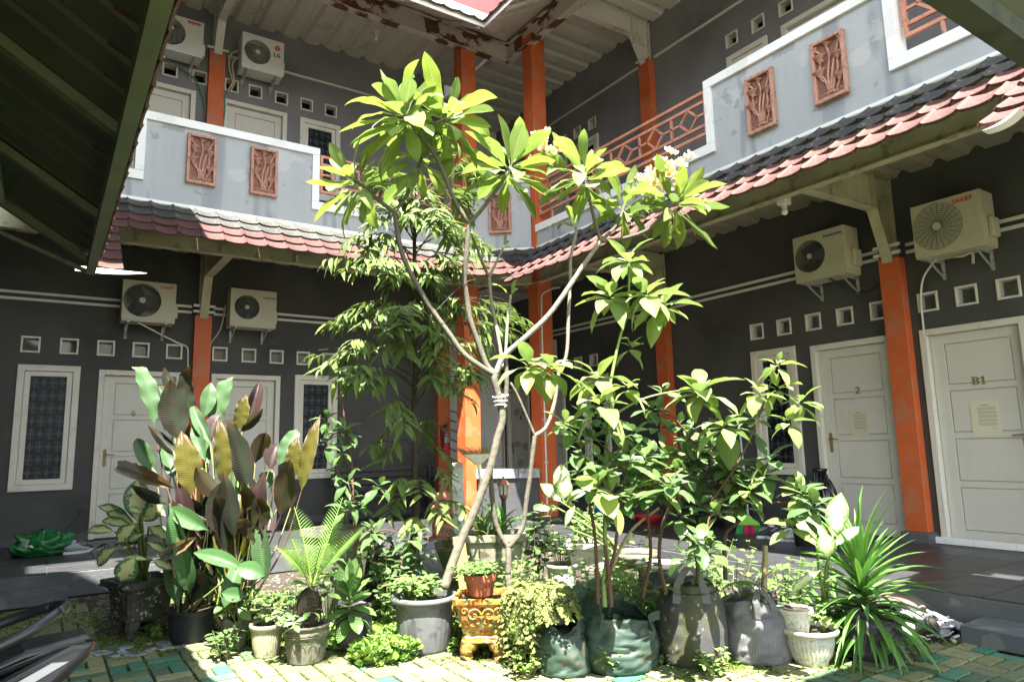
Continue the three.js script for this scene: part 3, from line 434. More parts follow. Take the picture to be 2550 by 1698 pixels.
// ------------------------------------------------ dark canopies around the camera
{
  const t = thing('canopy', 'dark green sheet metal canopy with steel rafters over the left of the view', 'canopy', [.23, 2.75, -6.46]);
  const k = .65, far = 0, near = 7.4, up = (x, d = 0) => -x * k + d;        // local: x runs down to the edge beam at 0, z towards the viewer
  const prof = []; const g = [];
  // ribbed sheet, ribs running down the slope
  const n = 26; for (let i = 0; i < n; i++) { const z = far + i * (near - far) / n, z1 = z + (near - far) / n; const q = (za, zb, ya, yb) => { const b = new THREE.BufferGeometry(); b.setAttribute('position', new THREE.Float32BufferAttribute([-2.2, up(-2.2, ya), za, .0, up(0, ya), za, .0, up(0, yb), zb, -2.2, up(-2.2, ya), za, .0, up(0, yb), zb, -2.2, up(-2.2, yb), zb], 3)); b.computeVertexNormals(); return uvm(b); }; g.push(q(z, lerp(z, z1, .72), .09, .09), q(lerp(z, z1, .72), lerp(z, z1, .8), .09, .115), q(lerp(z, z1, .8), lerp(z, z1, .92), .115, .115), q(lerp(z, z1, .92), z1, .115, .09)); }
  part('roof_sheet', g, M.canopy, t);
  for (const z of [.02, 1.3, 2.75, 4.2, 5.6]) part('rafter', [bar([0, up(0, .045), z], [-2.2, up(-2.2, .045), z], .05, .075)], M.canopyBar, t);
  for (const x of [-.62, -1.5]) part('purlin', bar([x, up(x, .05), .05], [x, up(x, .05), near], .045, .05), tone([.2, .25, .17], 2, { roughness: .35 }), t);  // purlin colour lightened to stand for the light it reflects
  part('edge_beam', [box(-.035, .0, -.04, .07, 0, near), box(-.035, .03, -.044, -.0401, 0, near)], M.canopyBar, t);
  for (let z = 0; z < near - .2; z += TW) { const m = part('roof_tile', tileG, pick(tileMats.r), t); m.position.set(-.11, .155 + .03, z + TW); m.rotation.set(0, Math.PI / 2, 0); m.rotation.order = 'YXZ'; m.rotation.x = Math.atan(k); }
  part('gable_strut', bar([.0, -.03, -.01], [-2.2, .85, -.02], .03, .04), M.canopyBar, t);
}
{
  const t = thing('canopy_edge', 'dark green steel edge beam of a canopy crossing the upper right corner', 'canopy', [2.0, 2.95, -1.09]);
  part('edge_beam', [box(-1.77, 6, -.05, .09, 0, .04), box(-1.77, 6, -.054, -.0501, -.03, .07)], tone([.035, .042, .022], 2), t);
  const g = []; for (let i = 0; i < 24; i++) { const x = -1.77 + i * .32; g.push(box(x, x + .318, 0, .01, 0, 2.6)); } for (const q of g) { q.rotateX(-.576); q.translate(0, .1, .02); } part('roof_sheet', g, M.canopy, t);
  for (let x = -1.7; x < 4; x += 1.3) part('rafter', move(box(0, .05, -.075, 0, 0, 2.4), x, .095, .03, 0, -.576), M.canopy, t);
  for (let x = -1.77; x < 4; x += TW) { const m = part('roof_tile', tileG, pick(tileMats.d), t); m.position.set(x + TW, .2, .1); m.rotation.order = 'YXZ'; m.rotation.set(.576, Math.PI, 0); }
}
// lower tile roofs that run on past the eaves at either end
{
  const t = thing('lower_tile_roof', 'short red tiled roof strip below the left eave, beside the dark canopy edge', 'roof', [0, 3.6, -8.06]);
  for (let r = 0; r < 5; r++) for (let k = 0; k < 1; k++) { const m = part('roof_tile', tileG, pick(tileMats.r), t); m.position.set(.5 - TW * (k + 1), .01 - r * .142, .004 + r * .206); m.rotation.set(Math.atan2(.69, 1), 0, 0); m.scale.z = 1.22; }
  const sh = new THREE.Shape(); sh.moveTo(-.2, 0); sh.lineTo(.36, 0); sh.quadraticCurveTo(.1, -.13, -.2, -.1); sh.closePath();
  part('bent_flashing', move(extrude(sh, 0, .004), .33, -.71, 1.06, 0, -.9), std([.8, .8, .8], .35), t);
  const u = thing('lower_tile_roof', 'red tiles and bent white sheet jutting in at the right picture edge', 'roof', [5.2, 3.56, -1.6], -Math.PI / 2);
  for (let r = 0; r < 4; r++) for (let k = 0; k < 6; k++) { const m = part('roof_tile', tileG, pick(tileMats.r), u); m.position.set(TW * k - .02 * (r % 2), .01 - r * .142, .004 + r * .206); m.rotation.set(Math.atan2(.69, 1), 0, 0); m.scale.z = 1.22; }
  const s2 = new THREE.Shape(); s2.moveTo(0, 0); s2.quadraticCurveTo(.12, -.02, .19, .05); s2.lineTo(.18, .055); s2.quadraticCurveTo(.1, .0, 0, 0); part('bent_flashing', move(extrude(s2, 0, .09), .04, -.62, .86), std([.8, .8, .8], .35), u);
}
// ------------------------------------------------ what stands around: a third wing on the left, a red block behind the roofs
{
  const t = thing('third_wing', 'plain grey wing closing the yard on the left, behind the dark canopy', 'building', [-1.6, 0, -5]);
  part('wall', box(-.3, 0, 0, 8, -5.4, 6), M.wall, t); part('roof', box(-1, 2.29, 6.95, 7.02, -4.2, -.6), M.canopy, t);  // roof slab is unseen, added and sized to shade the left tiles
  const u = thing('red_block', 'red and white rooftop block showing above the inner corner of the roofs', 'building', [6, 0, -13]);
  part('wall', box(-5, 6, 0, 10.3, -3, 1.6), M.white, u); part('red_wall', box(-5, 6, 10.3, 15, -3, .6), tone([.5, .02, .025], 2, {}), u); part('pier', box(-.35, .1, 10.3, 15, .6, .75), M.white, u);
}
// ------------------------------------------------ where stems and leaves grow, in metres
const ST = {P1_trunk: [[2.17,.37,-4.05],[2.23,.49,-4.07],[2.33,.68,-4.08],[2.42,.85,-4.07],[2.54,1.13,-4.06],[2.6,1.32,-4.06],[2.64,1.44,-4.06],[2.63,1.58,-4.08],[2.6,1.72,-4.09],[2.61,1.75,-4.09]],
  P1_L1: [[2.61,1.75,-4.09],[2.55,1.79,-4.13],[2.41,1.9,-4.19],[2.32,2.04,-4.23],[2.22,2.19,-4.27],[2.12,2.37,-4.31],[2.02,2.59,-4.35],[1.97,2.92,-4.39]],
  P1_L1a: [[1.97,2.92,-4.39],[1.88,2.99,-4.43],[1.77,3.08,-4.45],[1.69,3.13,-4.46]],
  P1_L1b: [[1.97,2.92,-4.39],[2.01,2.97,-4.39],[2.09,3.1,-4.4],[2.16,3.28,-4.4],[2.2,3.39,-4.4]],
  P1_L2: [[2.61,1.75,-4.09],[2.57,1.81,-4.13],[2.51,1.97,-4.15],[2.45,2.14,-4.16],[2.42,2.32,-4.16],[2.4,2.42,-4.15],[2.4,2.58,-4.12],[2.41,2.82,-4.09]],
  P1_L2a: [[2.41,2.82,-4.09],[2.31,2.97,-4.11],[2.21,3.18,-4.11],[2.13,3.31,-4.11],[2.01,3.43,-4.12],[1.92,3.54,-4.13]],
  P1_L2b: [[2.41,2.82,-4.09],[2.47,2.89,-4.07],[2.56,3.01,-4.06],[2.65,3.14,-4.04],[2.74,3.3,-4.02]],
  P1_R: [[2.61,1.75,-4.09],[2.66,1.87,-4.07],[2.81,2.02,-3.99],[2.96,2.18,-3.91],[3.12,2.42,-3.83],[3.2,2.55,-3.79],[3.32,2.73,-3.73]],
  P1_Ra: [[3.32,2.73,-3.73],[3.3,2.89,-3.76],[3.27,3.11,-3.79],[3.26,3.28,-3.81]],
  P1_Rb: [[3.32,2.73,-3.73],[3.42,2.73,-3.6],[3.54,2.78,-3.45],[3.64,2.93,-3.33],[3.69,2.97,-3.28]],
  P1_Rc: [[3.32,2.73,-3.73],[3.43,2.83,-3.72],[3.51,2.92,-3.72],[3.58,3.07,-3.72]],
  P2_trunk: [[2.69,.39,-4.1],[2.7,.5,-4.11],[2.71,.56,-4.12]],
  P2_B: [[2.71,.56,-4.12],[2.68,.61,-4.14],[2.63,.74,-4.16],[2.61,.89,-4.16],[2.6,1.03,-4.16],[2.6,1.11,-4.16],[2.66,1.36,-4.11],[2.69,1.54,-4.1],[2.7,1.67,-4.09],[2.7,1.85,-4.09],[2.71,1.88,-4.11]],
  P2_N: [[2.71,1.88,-4.11],[2.73,2.11,-4.11],[2.75,2.25,-4.11],[2.76,2.34,-4.1]],
  P2_M: [[2.69,1.8,-4.12],[2.7,1.89,-4.15],[2.69,2.08,-4.18],[2.68,2.27,-4.23],[2.67,2.49,-4.25]],
  P2_Ma: [[2.67,2.49,-4.25],[2.62,2.67,-4.3],[2.59,2.81,-4.34]],
  P2_Mb: [[2.67,2.49,-4.25],[2.72,2.61,-4.22],[2.77,2.73,-4.19]],
  P2_C: [[2.71,.56,-4.12],[2.76,.63,-4.08],[2.8,.71,-4.07],[2.83,.88,-4.06],[2.86,1.06,-4.05],[2.9,1.32,-4.04]],
  P2_Ca: [[2.9,1.32,-4.04],[2.85,1.45,-4.06],[2.79,1.6,-4.08],[2.74,1.7,-4.1]],
  P2_Cb: [[2.9,1.32,-4.04],[2.98,1.38,-4.01],[3.04,1.56,-3.98],[3.07,1.76,-3.96],[3.12,1.89,-3.93],[3.14,2.21,-3.91],[3.16,2.44,-3.9],[3.17,2.62,-3.9],[3.21,2.84,-3.87],[3.2,2.86,-3.87]],
  Y_trunk: [[2.57,.13,-5.38],[2.58,.35,-5.38],[2.6,.61,-5.36],[2.61,.83,-5.35],[2.6,1.08,-5.36],[2.6,1.37,-5.36],[2.6,1.67,-5.37],[2.61,1.94,-5.36],[2.6,2.27,-5.36],[2.6,2.68,-5.36],[2.6,3.03,-5.36],[2.6,3.15,-5.36],[2.6,3.4,-5.36],[2.6,3.58,-5.36]],
  V_trunk: [[2.59,.38,-3],[2.6,.52,-3.01],[2.62,.62,-3],[2.62,.76,-3.01],[2.64,.93,-3.01],[2.65,1.1,-3.01],[2.66,1.15,-3.03],[2.69,1.4,-3.01],[2.71,1.58,-3],[2.7,1.58,-3],[2.72,1.69,-2.99],[2.76,1.86,-2.97],[2.8,2.01,-2.94],[2.81,2.12,-2.93],[2.82,2.31,-2.92]],
  B_trunk: [[3.1,.47,-2.79],[3.11,.56,-2.79],[3.11,.57,-2.79],[3.08,.78,-2.82],[3.04,.89,-2.87],[3.01,1,-2.91]],
  B_r1: [[3.31,.47,-2.77],[3.29,.73,-2.73],[3.3,.79,-2.66],[3.3,.85,-2.6],[3.3,.9,-2.6],[3.22,.97,-2.66],[3.2,1.09,-2.73],[3.23,1.19,-2.77]],
  B_r2: [[3.3,.9,-2.6],[3.3,.92,-2.54],[3.35,.92,-2.38],[3.39,.92,-2.3]],
  S_trunk: [[1.82,.1,-4.81],[1.88,.56,-4.82],[1.88,.88,-4.89],[1.89,1.1,-4.94],[1.88,1.34,-5],[1.85,1.52,-5.02],[1.83,1.65,-5.04]]};
const YTIPS = [[1.92,1.84,-5.22],[2,1.84,-5.04],[2.12,1.75,-5.02],[2.25,1.61,-5.06],[1.97,2.05,-5.31],[1.95,2.02,-5.56],[2.06,2.31,-5.36],[2.13,2.43,-5.2],[2.18,2.37,-5.04],[2.19,2.17,-4.91],[2.28,2.24,-4.85],[2.41,2.38,-5.01],[2.47,2.21,-4.85],[2.55,2.11,-4.8],[2.88,2.45,-5.17],[3.08,2.47,-5.16],[3.12,2.33,-5.01],[3.35,2.51,-5.1],[3.38,2.34,-4.96],[2.96,2.12,-4.88],[2.64,1.89,-4.97],[2.76,1.82,-4.89],[2.97,1.9,-4.99],[2.65,1.73,-4.85],[2.19,1.3,-5.28],[2.42,1.38,-5.49],[2.8,1.49,-5.47],[2.74,1.18,-5.14],[2.31,1.22,-5.2],[2.67,1.02,-4.96],[2.28,1.04,-4.98],[2.42,.95,-4.88],[2.27,.78,-5.1],[2.54,.76,-4.8],[2.71,.83,-4.81],[2.33,.74,-4.82],[2.01,2.98,-5.28],[1.99,2.72,-5.29],[2.13,2.76,-5.08],[2.23,2.65,-5.01],[2.28,2.97,-5.22],[2.56,2.7,-5.03],[2.69,2.89,-5.06],[2.82,2.81,-5.09],[2.39,2.77,-5.02],[2.13,3.32,-5.32],[2.22,3.17,-5.26],[2.4,3.28,-5.26],[2.48,3.48,-5.32],[2.52,3.24,-5.05],[2.72,3.36,-5.16],[2.51,3.08,-4.94],[2.73,3.16,-5.04],[2.89,3.16,-5.17],[3.03,3.53,-5.31],[3.15,3.62,-5.35],[3.23,3.93,-5.42],[2.46,3.78,-5.58],[3.15,3.1,-5.23],[2.63,3.51,-5.34],[2.33,3.66,-5.55],[3.32,3.84,-5.24]];
const VTIPS = [[2.81,2.33,-2.93],[2.86,2.12,-2.84],[2.75,2.13,-3.03],[3.01,2.07,-2.86],[2.88,1.83,-3],[2.68,1.57,-2.84],[3.05,1.55,-2.65],[2.23,1.7,-3.14],[2.33,1.69,-3.07],[2.58,1.63,-2.97],[2.52,1.48,-2.89],[3.05,1.53,-2.65],[3.07,1.35,-2.51]];
const BTIPS = [[2.54,1.39,-3.23],[2.58,1.29,-3.03],[2.46,1.2,-2.98],[2.49,1.14,-2.97],[2.66,1.16,-2.97],[2.59,1.12,-2.84],[2.46,1.03,-2.87],[2.52,.99,-2.83],[2.94,1.23,-3.08],[2.85,1.18,-2.9],[3.23,1.44,-3.13],[3.25,1.58,-3.12],[2.8,1.05,-2.76],[2.79,1.04,-2.64],[3.03,1.19,-2.9],[2.79,.98,-2.82],[3.16,1.17,-2.81],[3.14,1.27,-2.83],[3.17,1.21,-2.69],[3.26,1.11,-2.63],[3.23,1,-2.53],[3.27,1.05,-2.74],[3.27,.99,-2.86],[3.06,.91,-2.7],[3.1,.87,-2.61],[3.3,1.35,-2.6],[2.76,1.4,-3.14],[2.76,1.44,-3.33],[2.88,1.33,-3.13],[3.25,1.37,-3],[3.34,1.16,-2.45],[3.37,.98,-2.31],[3.3,.81,-2.3],[3.21,1,-2.48],[3.26,1.12,-2.62],[3.35,.92,-2.26],[3.32,1.06,-2.47],[3.28,1.01,-2.61],[2.92,.73,-2.56],[2.86,.75,-2.54],[2.99,1.1,-2.81],[2.81,1.09,-2.93],[3.12,1.08,-2.84],[2.71,1.01,-2.87],[3.22,.95,-2.65],[3.08,1.06,-3.11],[3.4,1.12,-2.9]];
const STIPS = [[1.75,1.49,-5.09],[1.75,1.41,-4.91],[1.83,1.41,-4.91],[1.72,1.32,-4.99],[1.78,1.25,-4.83],[1.88,1.35,-4.94],[1.81,1.03,-4.81],[1.81,.91,-4.75],[1.77,.86,-4.71],[2.04,1,-4.77],[1.96,.72,-4.71],[1.96,.68,-4.65],[2.12,.65,-4.48],[2.18,.67,-4.5],[1.93,.86,-4.85],[1.83,1.11,-5.04]];
const FRONDS = [[[1.41,.44,-4.33],[1.4,.65,-4.39],[1.35,.9,-4.52]],[[1.42,.45,-4.33],[1.52,.72,-4.34],[1.62,.95,-4.39]],[[1.42,.45,-4.33],[1.49,.65,-4.18],[1.6,.8,-3.99]],[[1.4,.44,-4.34],[1.32,.62,-4.3],[1.18,.69,-4.27]],[[1.41,.45,-4.33],[1.38,.65,-4.13],[1.33,.72,-3.93]],[[1.41,.45,-4.33],[1.4,.55,-4.48],[1.4,.68,-4.72]],[[1.4,.44,-4.34],[1.34,.48,-4.35],[1.25,.44,-4.35]],[[1.42,.45,-4.32],[1.46,.51,-4.26],[1.51,.51,-4.17]]];
const CAL = [[.65,1.45,-5.59,.58,1.97,-5.71,.12,"g"],[.78,1.34,-5.33,.73,1.73,-5.43,.18,"d"],[.89,1.48,-5.43,.79,1.84,-5.57,.12,"d"],[.79,1.68,-5.68,.73,1.87,-5.79,.08,"d"],[.81,1.36,-5.72,.73,1.77,-5.85,.08,"g"],[1.08,1.41,-5.61,1.11,1.88,-5.65,.15,"g"],[.98,1.51,-5.61,1.04,1.77,-5.64,.1,"g"],[1.2,1.4,-5.34,1.32,1.75,-5.33,.08,"p"],[1.15,1.4,-5.26,1.18,1.64,-5.19,.09,"y"],[1.16,.97,-4.88,1.02,1.44,-5.05,.18,"d"],[1.03,1.03,-5.1,1.01,1.45,-5.06,.14,"y"],[.85,.97,-5.16,.78,1.37,-5.15,.15,"y"],[.99,1.31,-5.3,.87,1.59,-5.46,.08,"g"],[.95,1.19,-5.27,.87,1.48,-5.4,.08,"g"],[1.19,1.39,-5.35,1.3,1.54,-5.22,.08,"o"],[1.25,1.17,-5.13,1.29,1.38,-5.05,.1,"o"],[.77,1.23,-5.33,.63,1.43,-5.49,.07,"d"],[.67,1.12,-5.45,.54,1.36,-5.61,.1,"g"],[.75,1.02,-5.16,.38,1.2,-5.36,.09,"w"],[.73,.92,-5.24,.54,1.01,-5.44,.07,"d"],[.92,.76,-4.93,.69,.91,-5.04,.09,"G"],[.94,.81,-5.03,.73,.92,-5.12,.08,"o"],[1.32,.82,-4.72,1.35,1.18,-4.65,.12,"o"],[1.1,.74,-4.87,.99,.96,-4.89,.09,"o"],[1.13,.8,-5.02,1.08,.98,-5.01,.11,"o"],[1.19,.75,-4.74,1.2,.96,-4.69,.12,"o"],[1.22,.7,-4.72,1.27,.83,-4.76,.08,"p"],[1.35,1.15,-4.94,1.48,1.42,-4.92,.1,"g"],[1.32,1.13,-5.02,1.38,1.3,-5.05,.1,"p"],[1.45,1.06,-4.93,1.46,1.32,-4.87,.11,"y"],[1.46,.98,-4.74,1.52,1.45,-4.65,.09,"y"],[1.29,.98,-5.16,1.38,1.12,-5.17,.1,"g"],[1.14,.91,-5.32,1.17,1.13,-5.37,.12,"g"],[1.01,.96,-4.98,.85,1.13,-5.05,.1,"o"],[1,.68,-4.99,.95,.97,-5.1,.13,"d"],[1.15,.69,-4.71,1.07,.85,-4.72,.08,"o"],[1.01,1.32,-5.47,1.07,1.54,-5.5,.1,"p"],[1.02,1.17,-5.52,.97,1.36,-5.63,.1,"g"],[.78,1.14,-5.63,.73,1.3,-5.73,.1,"g"],[1.18,1.16,-5.35,1.13,1.35,-5.34,.11,"o"],[1.42,.87,-4.83,1.38,1.01,-4.81,.1,"o"],[.96,1.05,-5.38,.92,1.17,-5.48,.09,"g"],[1.26,.7,-5,1.22,1,-4.98,.11,"o"],[.91,1.01,-5.36,.94,1.17,-5.29,.1,"y"],[.8,1.08,-5.61,.78,1.21,-5.7,.08,"g"],[1.09,.53,-4.69,.83,.67,-4.8,.08,"G"],[1.19,.49,-4.56,1.04,.57,-4.61,.09,"G"],[.86,.72,-4.97,.65,.59,-5.05,.07,"w"],[1.11,.36,-4.68,.98,.4,-4.7,.07,"G"]];
const DIE = [[.57,.79,-5.47,.54,1.08,-5.45,.16],[.56,.75,-5.59,.35,.96,-5.7,.08],[.57,.76,-5.53,.38,.9,-5.62,.07],[.55,.76,-5.42,.34,.85,-5.52,.06],[.43,.75,-5.38,.26,.79,-5.45,.07],[.53,.81,-5.19,.42,.7,-5.23,.12],[.6,.79,-5.5,.69,.92,-5.41,.13],[.58,.86,-5.4,.51,.9,-5.41,.12],[.44,.66,-5.31,.31,.56,-5.36,.1],[.53,.62,-5.13,.45,.45,-5.15,.15],[.61,.58,-5.14,.47,.62,-5.19,.05],[.63,.58,-5.12,.73,.54,-5.02,.06],[.61,.68,-5.25,.72,.62,-5.14,.06],[.59,.73,-5.33,.5,.69,-5.36,.06],[.64,.76,-5.48,.75,.7,-5.37,.09],[.58,.85,-5.57,.72,.87,-5.45,.12]];
const DIER = [[3.89,.67,-2.45,3.9,.93,-2.38,.12],[3.83,.67,-2.42,3.68,.83,-2.46,.06],[3.85,.62,-2.53,3.73,.84,-2.55,.1],[3.78,.64,-2.39,3.88,.77,-2.27,.06],[3.72,.59,-2.38,3.67,.72,-2.35,.12],[3.63,.53,-2.38,3.45,.45,-2.44,.05],[3.78,.63,-2.4,3.68,.8,-2.4,.05]];
const DIEM = [[3.32,.83,-4.28,3.28,1.1,-4.24,.13],[3.31,.82,-4.28,3.17,.97,-4.32,.1],[3.26,.85,-4.2,3.25,.99,-4.14,.11],[3.27,.83,-4.19,3.36,.93,-4.07,.07],[3.28,.78,-4.3,3.12,.79,-4.35,.05],[3.26,.65,-4.19,3.28,.8,-4.12,.06]];
// ------------------------------------------------ leaves
const SHP = {
  obovate: [[0, .03], [.1, .05], [.18, .22], [.36, .66], [.54, .94], [.66, 1], [.78, .9], [.88, .62], [.95, .3], [1, 0]],
  ovate: [[0, .02], [.05, .03], [.12, .4], [.28, .84], [.42, 1], [.6, .9], [.78, .6], [.9, .28], [.96, .1], [1, 0]],
  elliptic: [[0, .02], [.06, .04], [.15, .42], [.35, .88], [.52, 1], [.7, .9], [.85, .58], [.95, .2], [1, 0]],
  lance: [[0, .02], [.04, .03], [.12, .6], [.25, .92], [.4, 1], [.6, .8], [.8, .42], [.92, .14], [1, 0]],
  paddle: [[0, .02], [.04, .08], [.12, .44], [.28, .84], [.44, 1], [.62, .93], [.78, .68], [.9, .33], [.96, .13], [1, 0]],
  blade: [[0, .75], [.2, .95], [.45, 1], [.7, .7], [.88, .33], [1, 0]],
  round: [[0, .03], [.08, .1], [.2, .7], [.45, 1], [.7, .94], [.88, .62], [1, 0]],
};
const shp = (k, s) => { const a = SHP[k]; for (let i = 1; i < a.length; i++) if (s <= a[i][0]) { const t = (s - a[i - 1][0]) / (a[i][0] - a[i - 1][0]); return lerp(a[i - 1][1], a[i][1], t * t * (3 - 2 * t) * .4 + t * .6); } return 0; };
// length 1 along +y, upper side +z
function leafGeo(kind, o = {}) {
  const { w = .35, nl = 12, nw = 2, fold = .18, bend = .5, wave = 0, waveN = 7, curl = 0, twist = 0, ragged = 0, tipBend = 0 } = o, pos = [], uv = [], idx = []; let y = 0, z = 0;
  for (let i = 0; i <= nl; i++) {
    const s = i / nl, th = -bend * (s - .15) - tipBend * Math.max(0, s - .7) * 3; if (i) { y += Math.cos(th) / nl; z += Math.sin(th) / nl; }
    const hw = w / 2 * shp(kind, s);
    for (let j = -nw; j <= nw; j++) {
      let u = j / nw; const au = Math.abs(u), rag = ragged && au === 1 ? 1 - ragged * rnd() * (s > .3 ? 1 : .2) : 1;
      const tw = twist * s, x = u * hw * rag, up = au * hw * fold - curl * au * au * hw + wave * au * Math.sin(s * waveN * 6.283 + (u > 0 ? 0 : 1.7)) * Math.min(1, 6 * s * (1 - s));
      const X = x * Math.cos(tw) - up * Math.sin(tw), U = x * Math.sin(tw) + up * Math.cos(tw);
      pos.push(X, y - Math.sin(th) * U, z + Math.cos(th) * U); uv.push(u * .5 + .5, s);
    }
  }
  const row = nw * 2 + 1; for (let i = 0; i < nl; i++) for (let j = 0; j < row - 1; j++) { const a = i * row + j; idx.push(a, a + 1, a + row, a + 1, a + row + 1, a + row); }
  const g = new THREE.BufferGeometry(); g.setAttribute('position', new THREE.Float32BufferAttribute(pos, 3)); g.setAttribute('uv', new THREE.Float32BufferAttribute(uv, 2)); g.setIndex(idx); g.computeVertexNormals(); return g;
}
const leafTex = (c, vein, N, slant, o = {}) => tex(o.n ?? 96, (u, v) => {
  const a = Math.abs(u - .5) * 2, f = fbm(u, v, 5, 4), q = ((v * N - a * slant) % 1 + 1) % 1, line = Math.max(0, 1 - Math.abs(q - .5) * (o.fine ?? 9)) * (1 - .35 * a);
  let k = sc3(c, .82 + .36 * f); if (o.fn) k = o.fn(k, u, v, a, f);
  k = mix3(k, vein, line * (o.vk ?? .35)); return mix3(k, vein, Math.max(0, 1 - a / (o.rib ?? .05)) * (o.rk ?? .8));
}, 1, true, o.m ?? 192);
const leafMat = (map, o = {}) => std([1, 1, 1], .9, { map, transmission: .42, thickness: 0, specularIntensity: .35, clearcoat: .6, clearcoatRoughness: .42, ...o });
const tint = (m, r, g, b) => { const c = m.clone(); c.color.setRGB(r, g, b); return c; };
const three = m => [m, tint(m, .8, .86, .8), tint(m, 1.12, 1.08, .85)];
const LM = {
  plum: [...three(leafMat(leafTex([.195, .285, .05], [.36, .43, .18], 20, 1.2, { n: 128, m: 320, vk: .45, rib: .045, fn: (k, u, v, a, f) => mix3(k, [.2, .13, .03], ss(.68, .74, fbm(u * 2, v * 2, 13, 4)) * .8) }), { transmission: .55 })), leafMat(leafTex([.15, .225, .055], [.3, .36, .16], 20, 1.2, { n: 128, m: 320, vk: .4 }), { transmission: .4 })],
  avo: three(leafMat(leafTex([.2, .285, .07], [.32, .39, .17], 9, 2.2, { vk: .4 }), { transmission: .5 })),
  bush: three(leafMat(leafTex([.07, .14, .035], [.14, .22, .08], 8, 2, { vk: .3 }), { clearcoat: .7, clearcoatRoughness: .3, transmission: .4 })),
  poly: three(leafMat(leafTex([.135, .205, .045], [.25, .31, .13], 14, 1.6, { vk: .3 }), { clearcoat: .5, clearcoatRoughness: .3, transmission: .48 })),
  fern: leafMat(tex(16, () => [.2, .24, .07], 1), { clearcoat: 0 }), herb: three(leafMat(leafTex([.14, .26, .05], [.24, .34, .12], 7, 1.6, { n: 48, m: 96 }))),
  kal: three(leafMat(leafTex([.1, .2, .05], [.17, .28, .1], 4, 1, { vk: .15 }))),
  palm: three(leafMat(tex(16, (u, v) => [.12, .24, .03], 1), {})),
  pandan: three(leafMat(tex(32, (u, v) => sc3([.085, .2, .035], .8 + .5 * Math.abs(u - .5) + .3 * fbm(u, v, 4, 3)), 1, true, 64), { transmission: .3, clearcoat: .6 })),
  aloe: three(leafMat(tex(32, (u, v) => mix3([.12, .2, .06], [.36, .38, .16], Math.abs(u - .5) > .33 ? .9 : .1), 1, true, 32))),
};
const calBump = tex(64, (u, v) => { const a = Math.abs(u - .5) * 2, q = ((v * 30 - a * 1.7) % 1 + 1) % 1, k = .5 + .5 * Math.sin(q * 6.283); return [k, k, k]; }, 1, false, 512);
const calTex = (c, v, o) => leafTex(c, v, 30, 1.7, { n: 128, m: 384, fine: 5, vk: .22, rib: .035, ...o });
const burnt = (k, u, v, a, f) => { const e = .9 * Math.max(ss(.72, .98, v + .25 * (f - .5)), ss(.7, 1, a + .5 * (f - .5)) * ss(.35, .7, v)); return mix3(k, mix3([.2, .075, .02], [.5, .42, .34], ss(.5, .62, f)), e); };
const CM = {
  g: [leafMat(calTex([.06, .13, .045], [.1, .18, .08], { fn: (k, u, v, a, f) => mix3(k, [.14, .09, .03], ss(.86, .99, v + .3 * (f - .5))) }))], G: [leafMat(calTex([.045, .13, .03], [.09, .18, .06]))],
  d: [leafMat(calTex([.016, .01, .003], [.008, .007, .003], { fn: (k, u, v, a, f) => mix3(mix3(k, [.012, .02, .006], ss(.4, .6, f)), [.1, .045, .005], ss(.8, 1, v + .2 * (f - .5)) * .7) }), { transmission: .4, clearcoat: .2 })],
  y: [leafMat(calTex([.14, .125, .01], [.09, .09, .01], { fn: burnt }), { transmission: .55, clearcoat: .2 })], o: [leafMat(calTex([.04, .022, .003], [.022, .015, .003], { fn: (k, u, v, a, f) => mix3(mix3(k, [.03, .03, .004], ss(.4, .62, f)), [.1, .05, .015], ss(.8, .98, v + .3 * (f - .5)) * .8) }), { transmission: .5, clearcoat: .2 })],
  p: [leafMat(calTex([.032, .01, .012], [.016, .008, .008], { fn: (k, u, v, a, f) => mix3(k, [.03, .03, .008], ss(.5, .7, f) * .6) }), { transmission: .25 })], w: [leafMat(calTex([.13, .08, .03], [.1, .06, .03], { fn: (k, u, v, a, f) => mix3(k, [.26, .22, .18], ss(.4, .6, v + .3 * (f - .5))) }), { clearcoat: 0 })],
};
for (const k in CM) for (const m of CM[k]) { m.bumpMap = calBump; m.bumpScale = .0011; }
const dief = (edge, mid, lo, hi) => leafMat(leafTex(edge, mid, 12, 1.5, { n: 128, m: 256, vk: .1, rk: .3, fn: (k, u, v, a, f) => mix3(k, mid, ss(lo, hi, (1 - a) * .75 + fbm(u, v, 16, 3) * .8 - .35 - .25 * ss(.75, 1, v))) }));
const DM = [dief([.06, .15, .05], [.5, .52, .24], .3, .45)], DM2 = [dief([.12, .24, .05], [.62, .66, .36], .15, .4)];
const barkT = noisy([.105, .095, .07], .3, .12, { f: 6, spot: [.06, .052, .03], spotF: 12, spotK: .8, roughness: .9, bump: .004 });
const BK = { plum: barkT, plumPale: noisy([.2, .185, .15], .22, .1, { f: 8, spot: [.1, .09, .065], spotF: 14, roughness: .9, bump: .004 }), dark: noisy([.05, .036, .022], .3, .12, { f: 8, spot: [.1, .085, .055], spotF: 14, roughness: .9, bump: .003 }), brown: noisy([.09, .045, .028], .3, .08, { f: 8, roughness: .85, bump: .002 }), green: noisy([.14, .2, .05], .2, .1, { f: 6, roughness: .6, bump: .001 }), bamboo: noisy([.26, .21, .1], .2, .1, { f: 6, roughness: .6 }) };

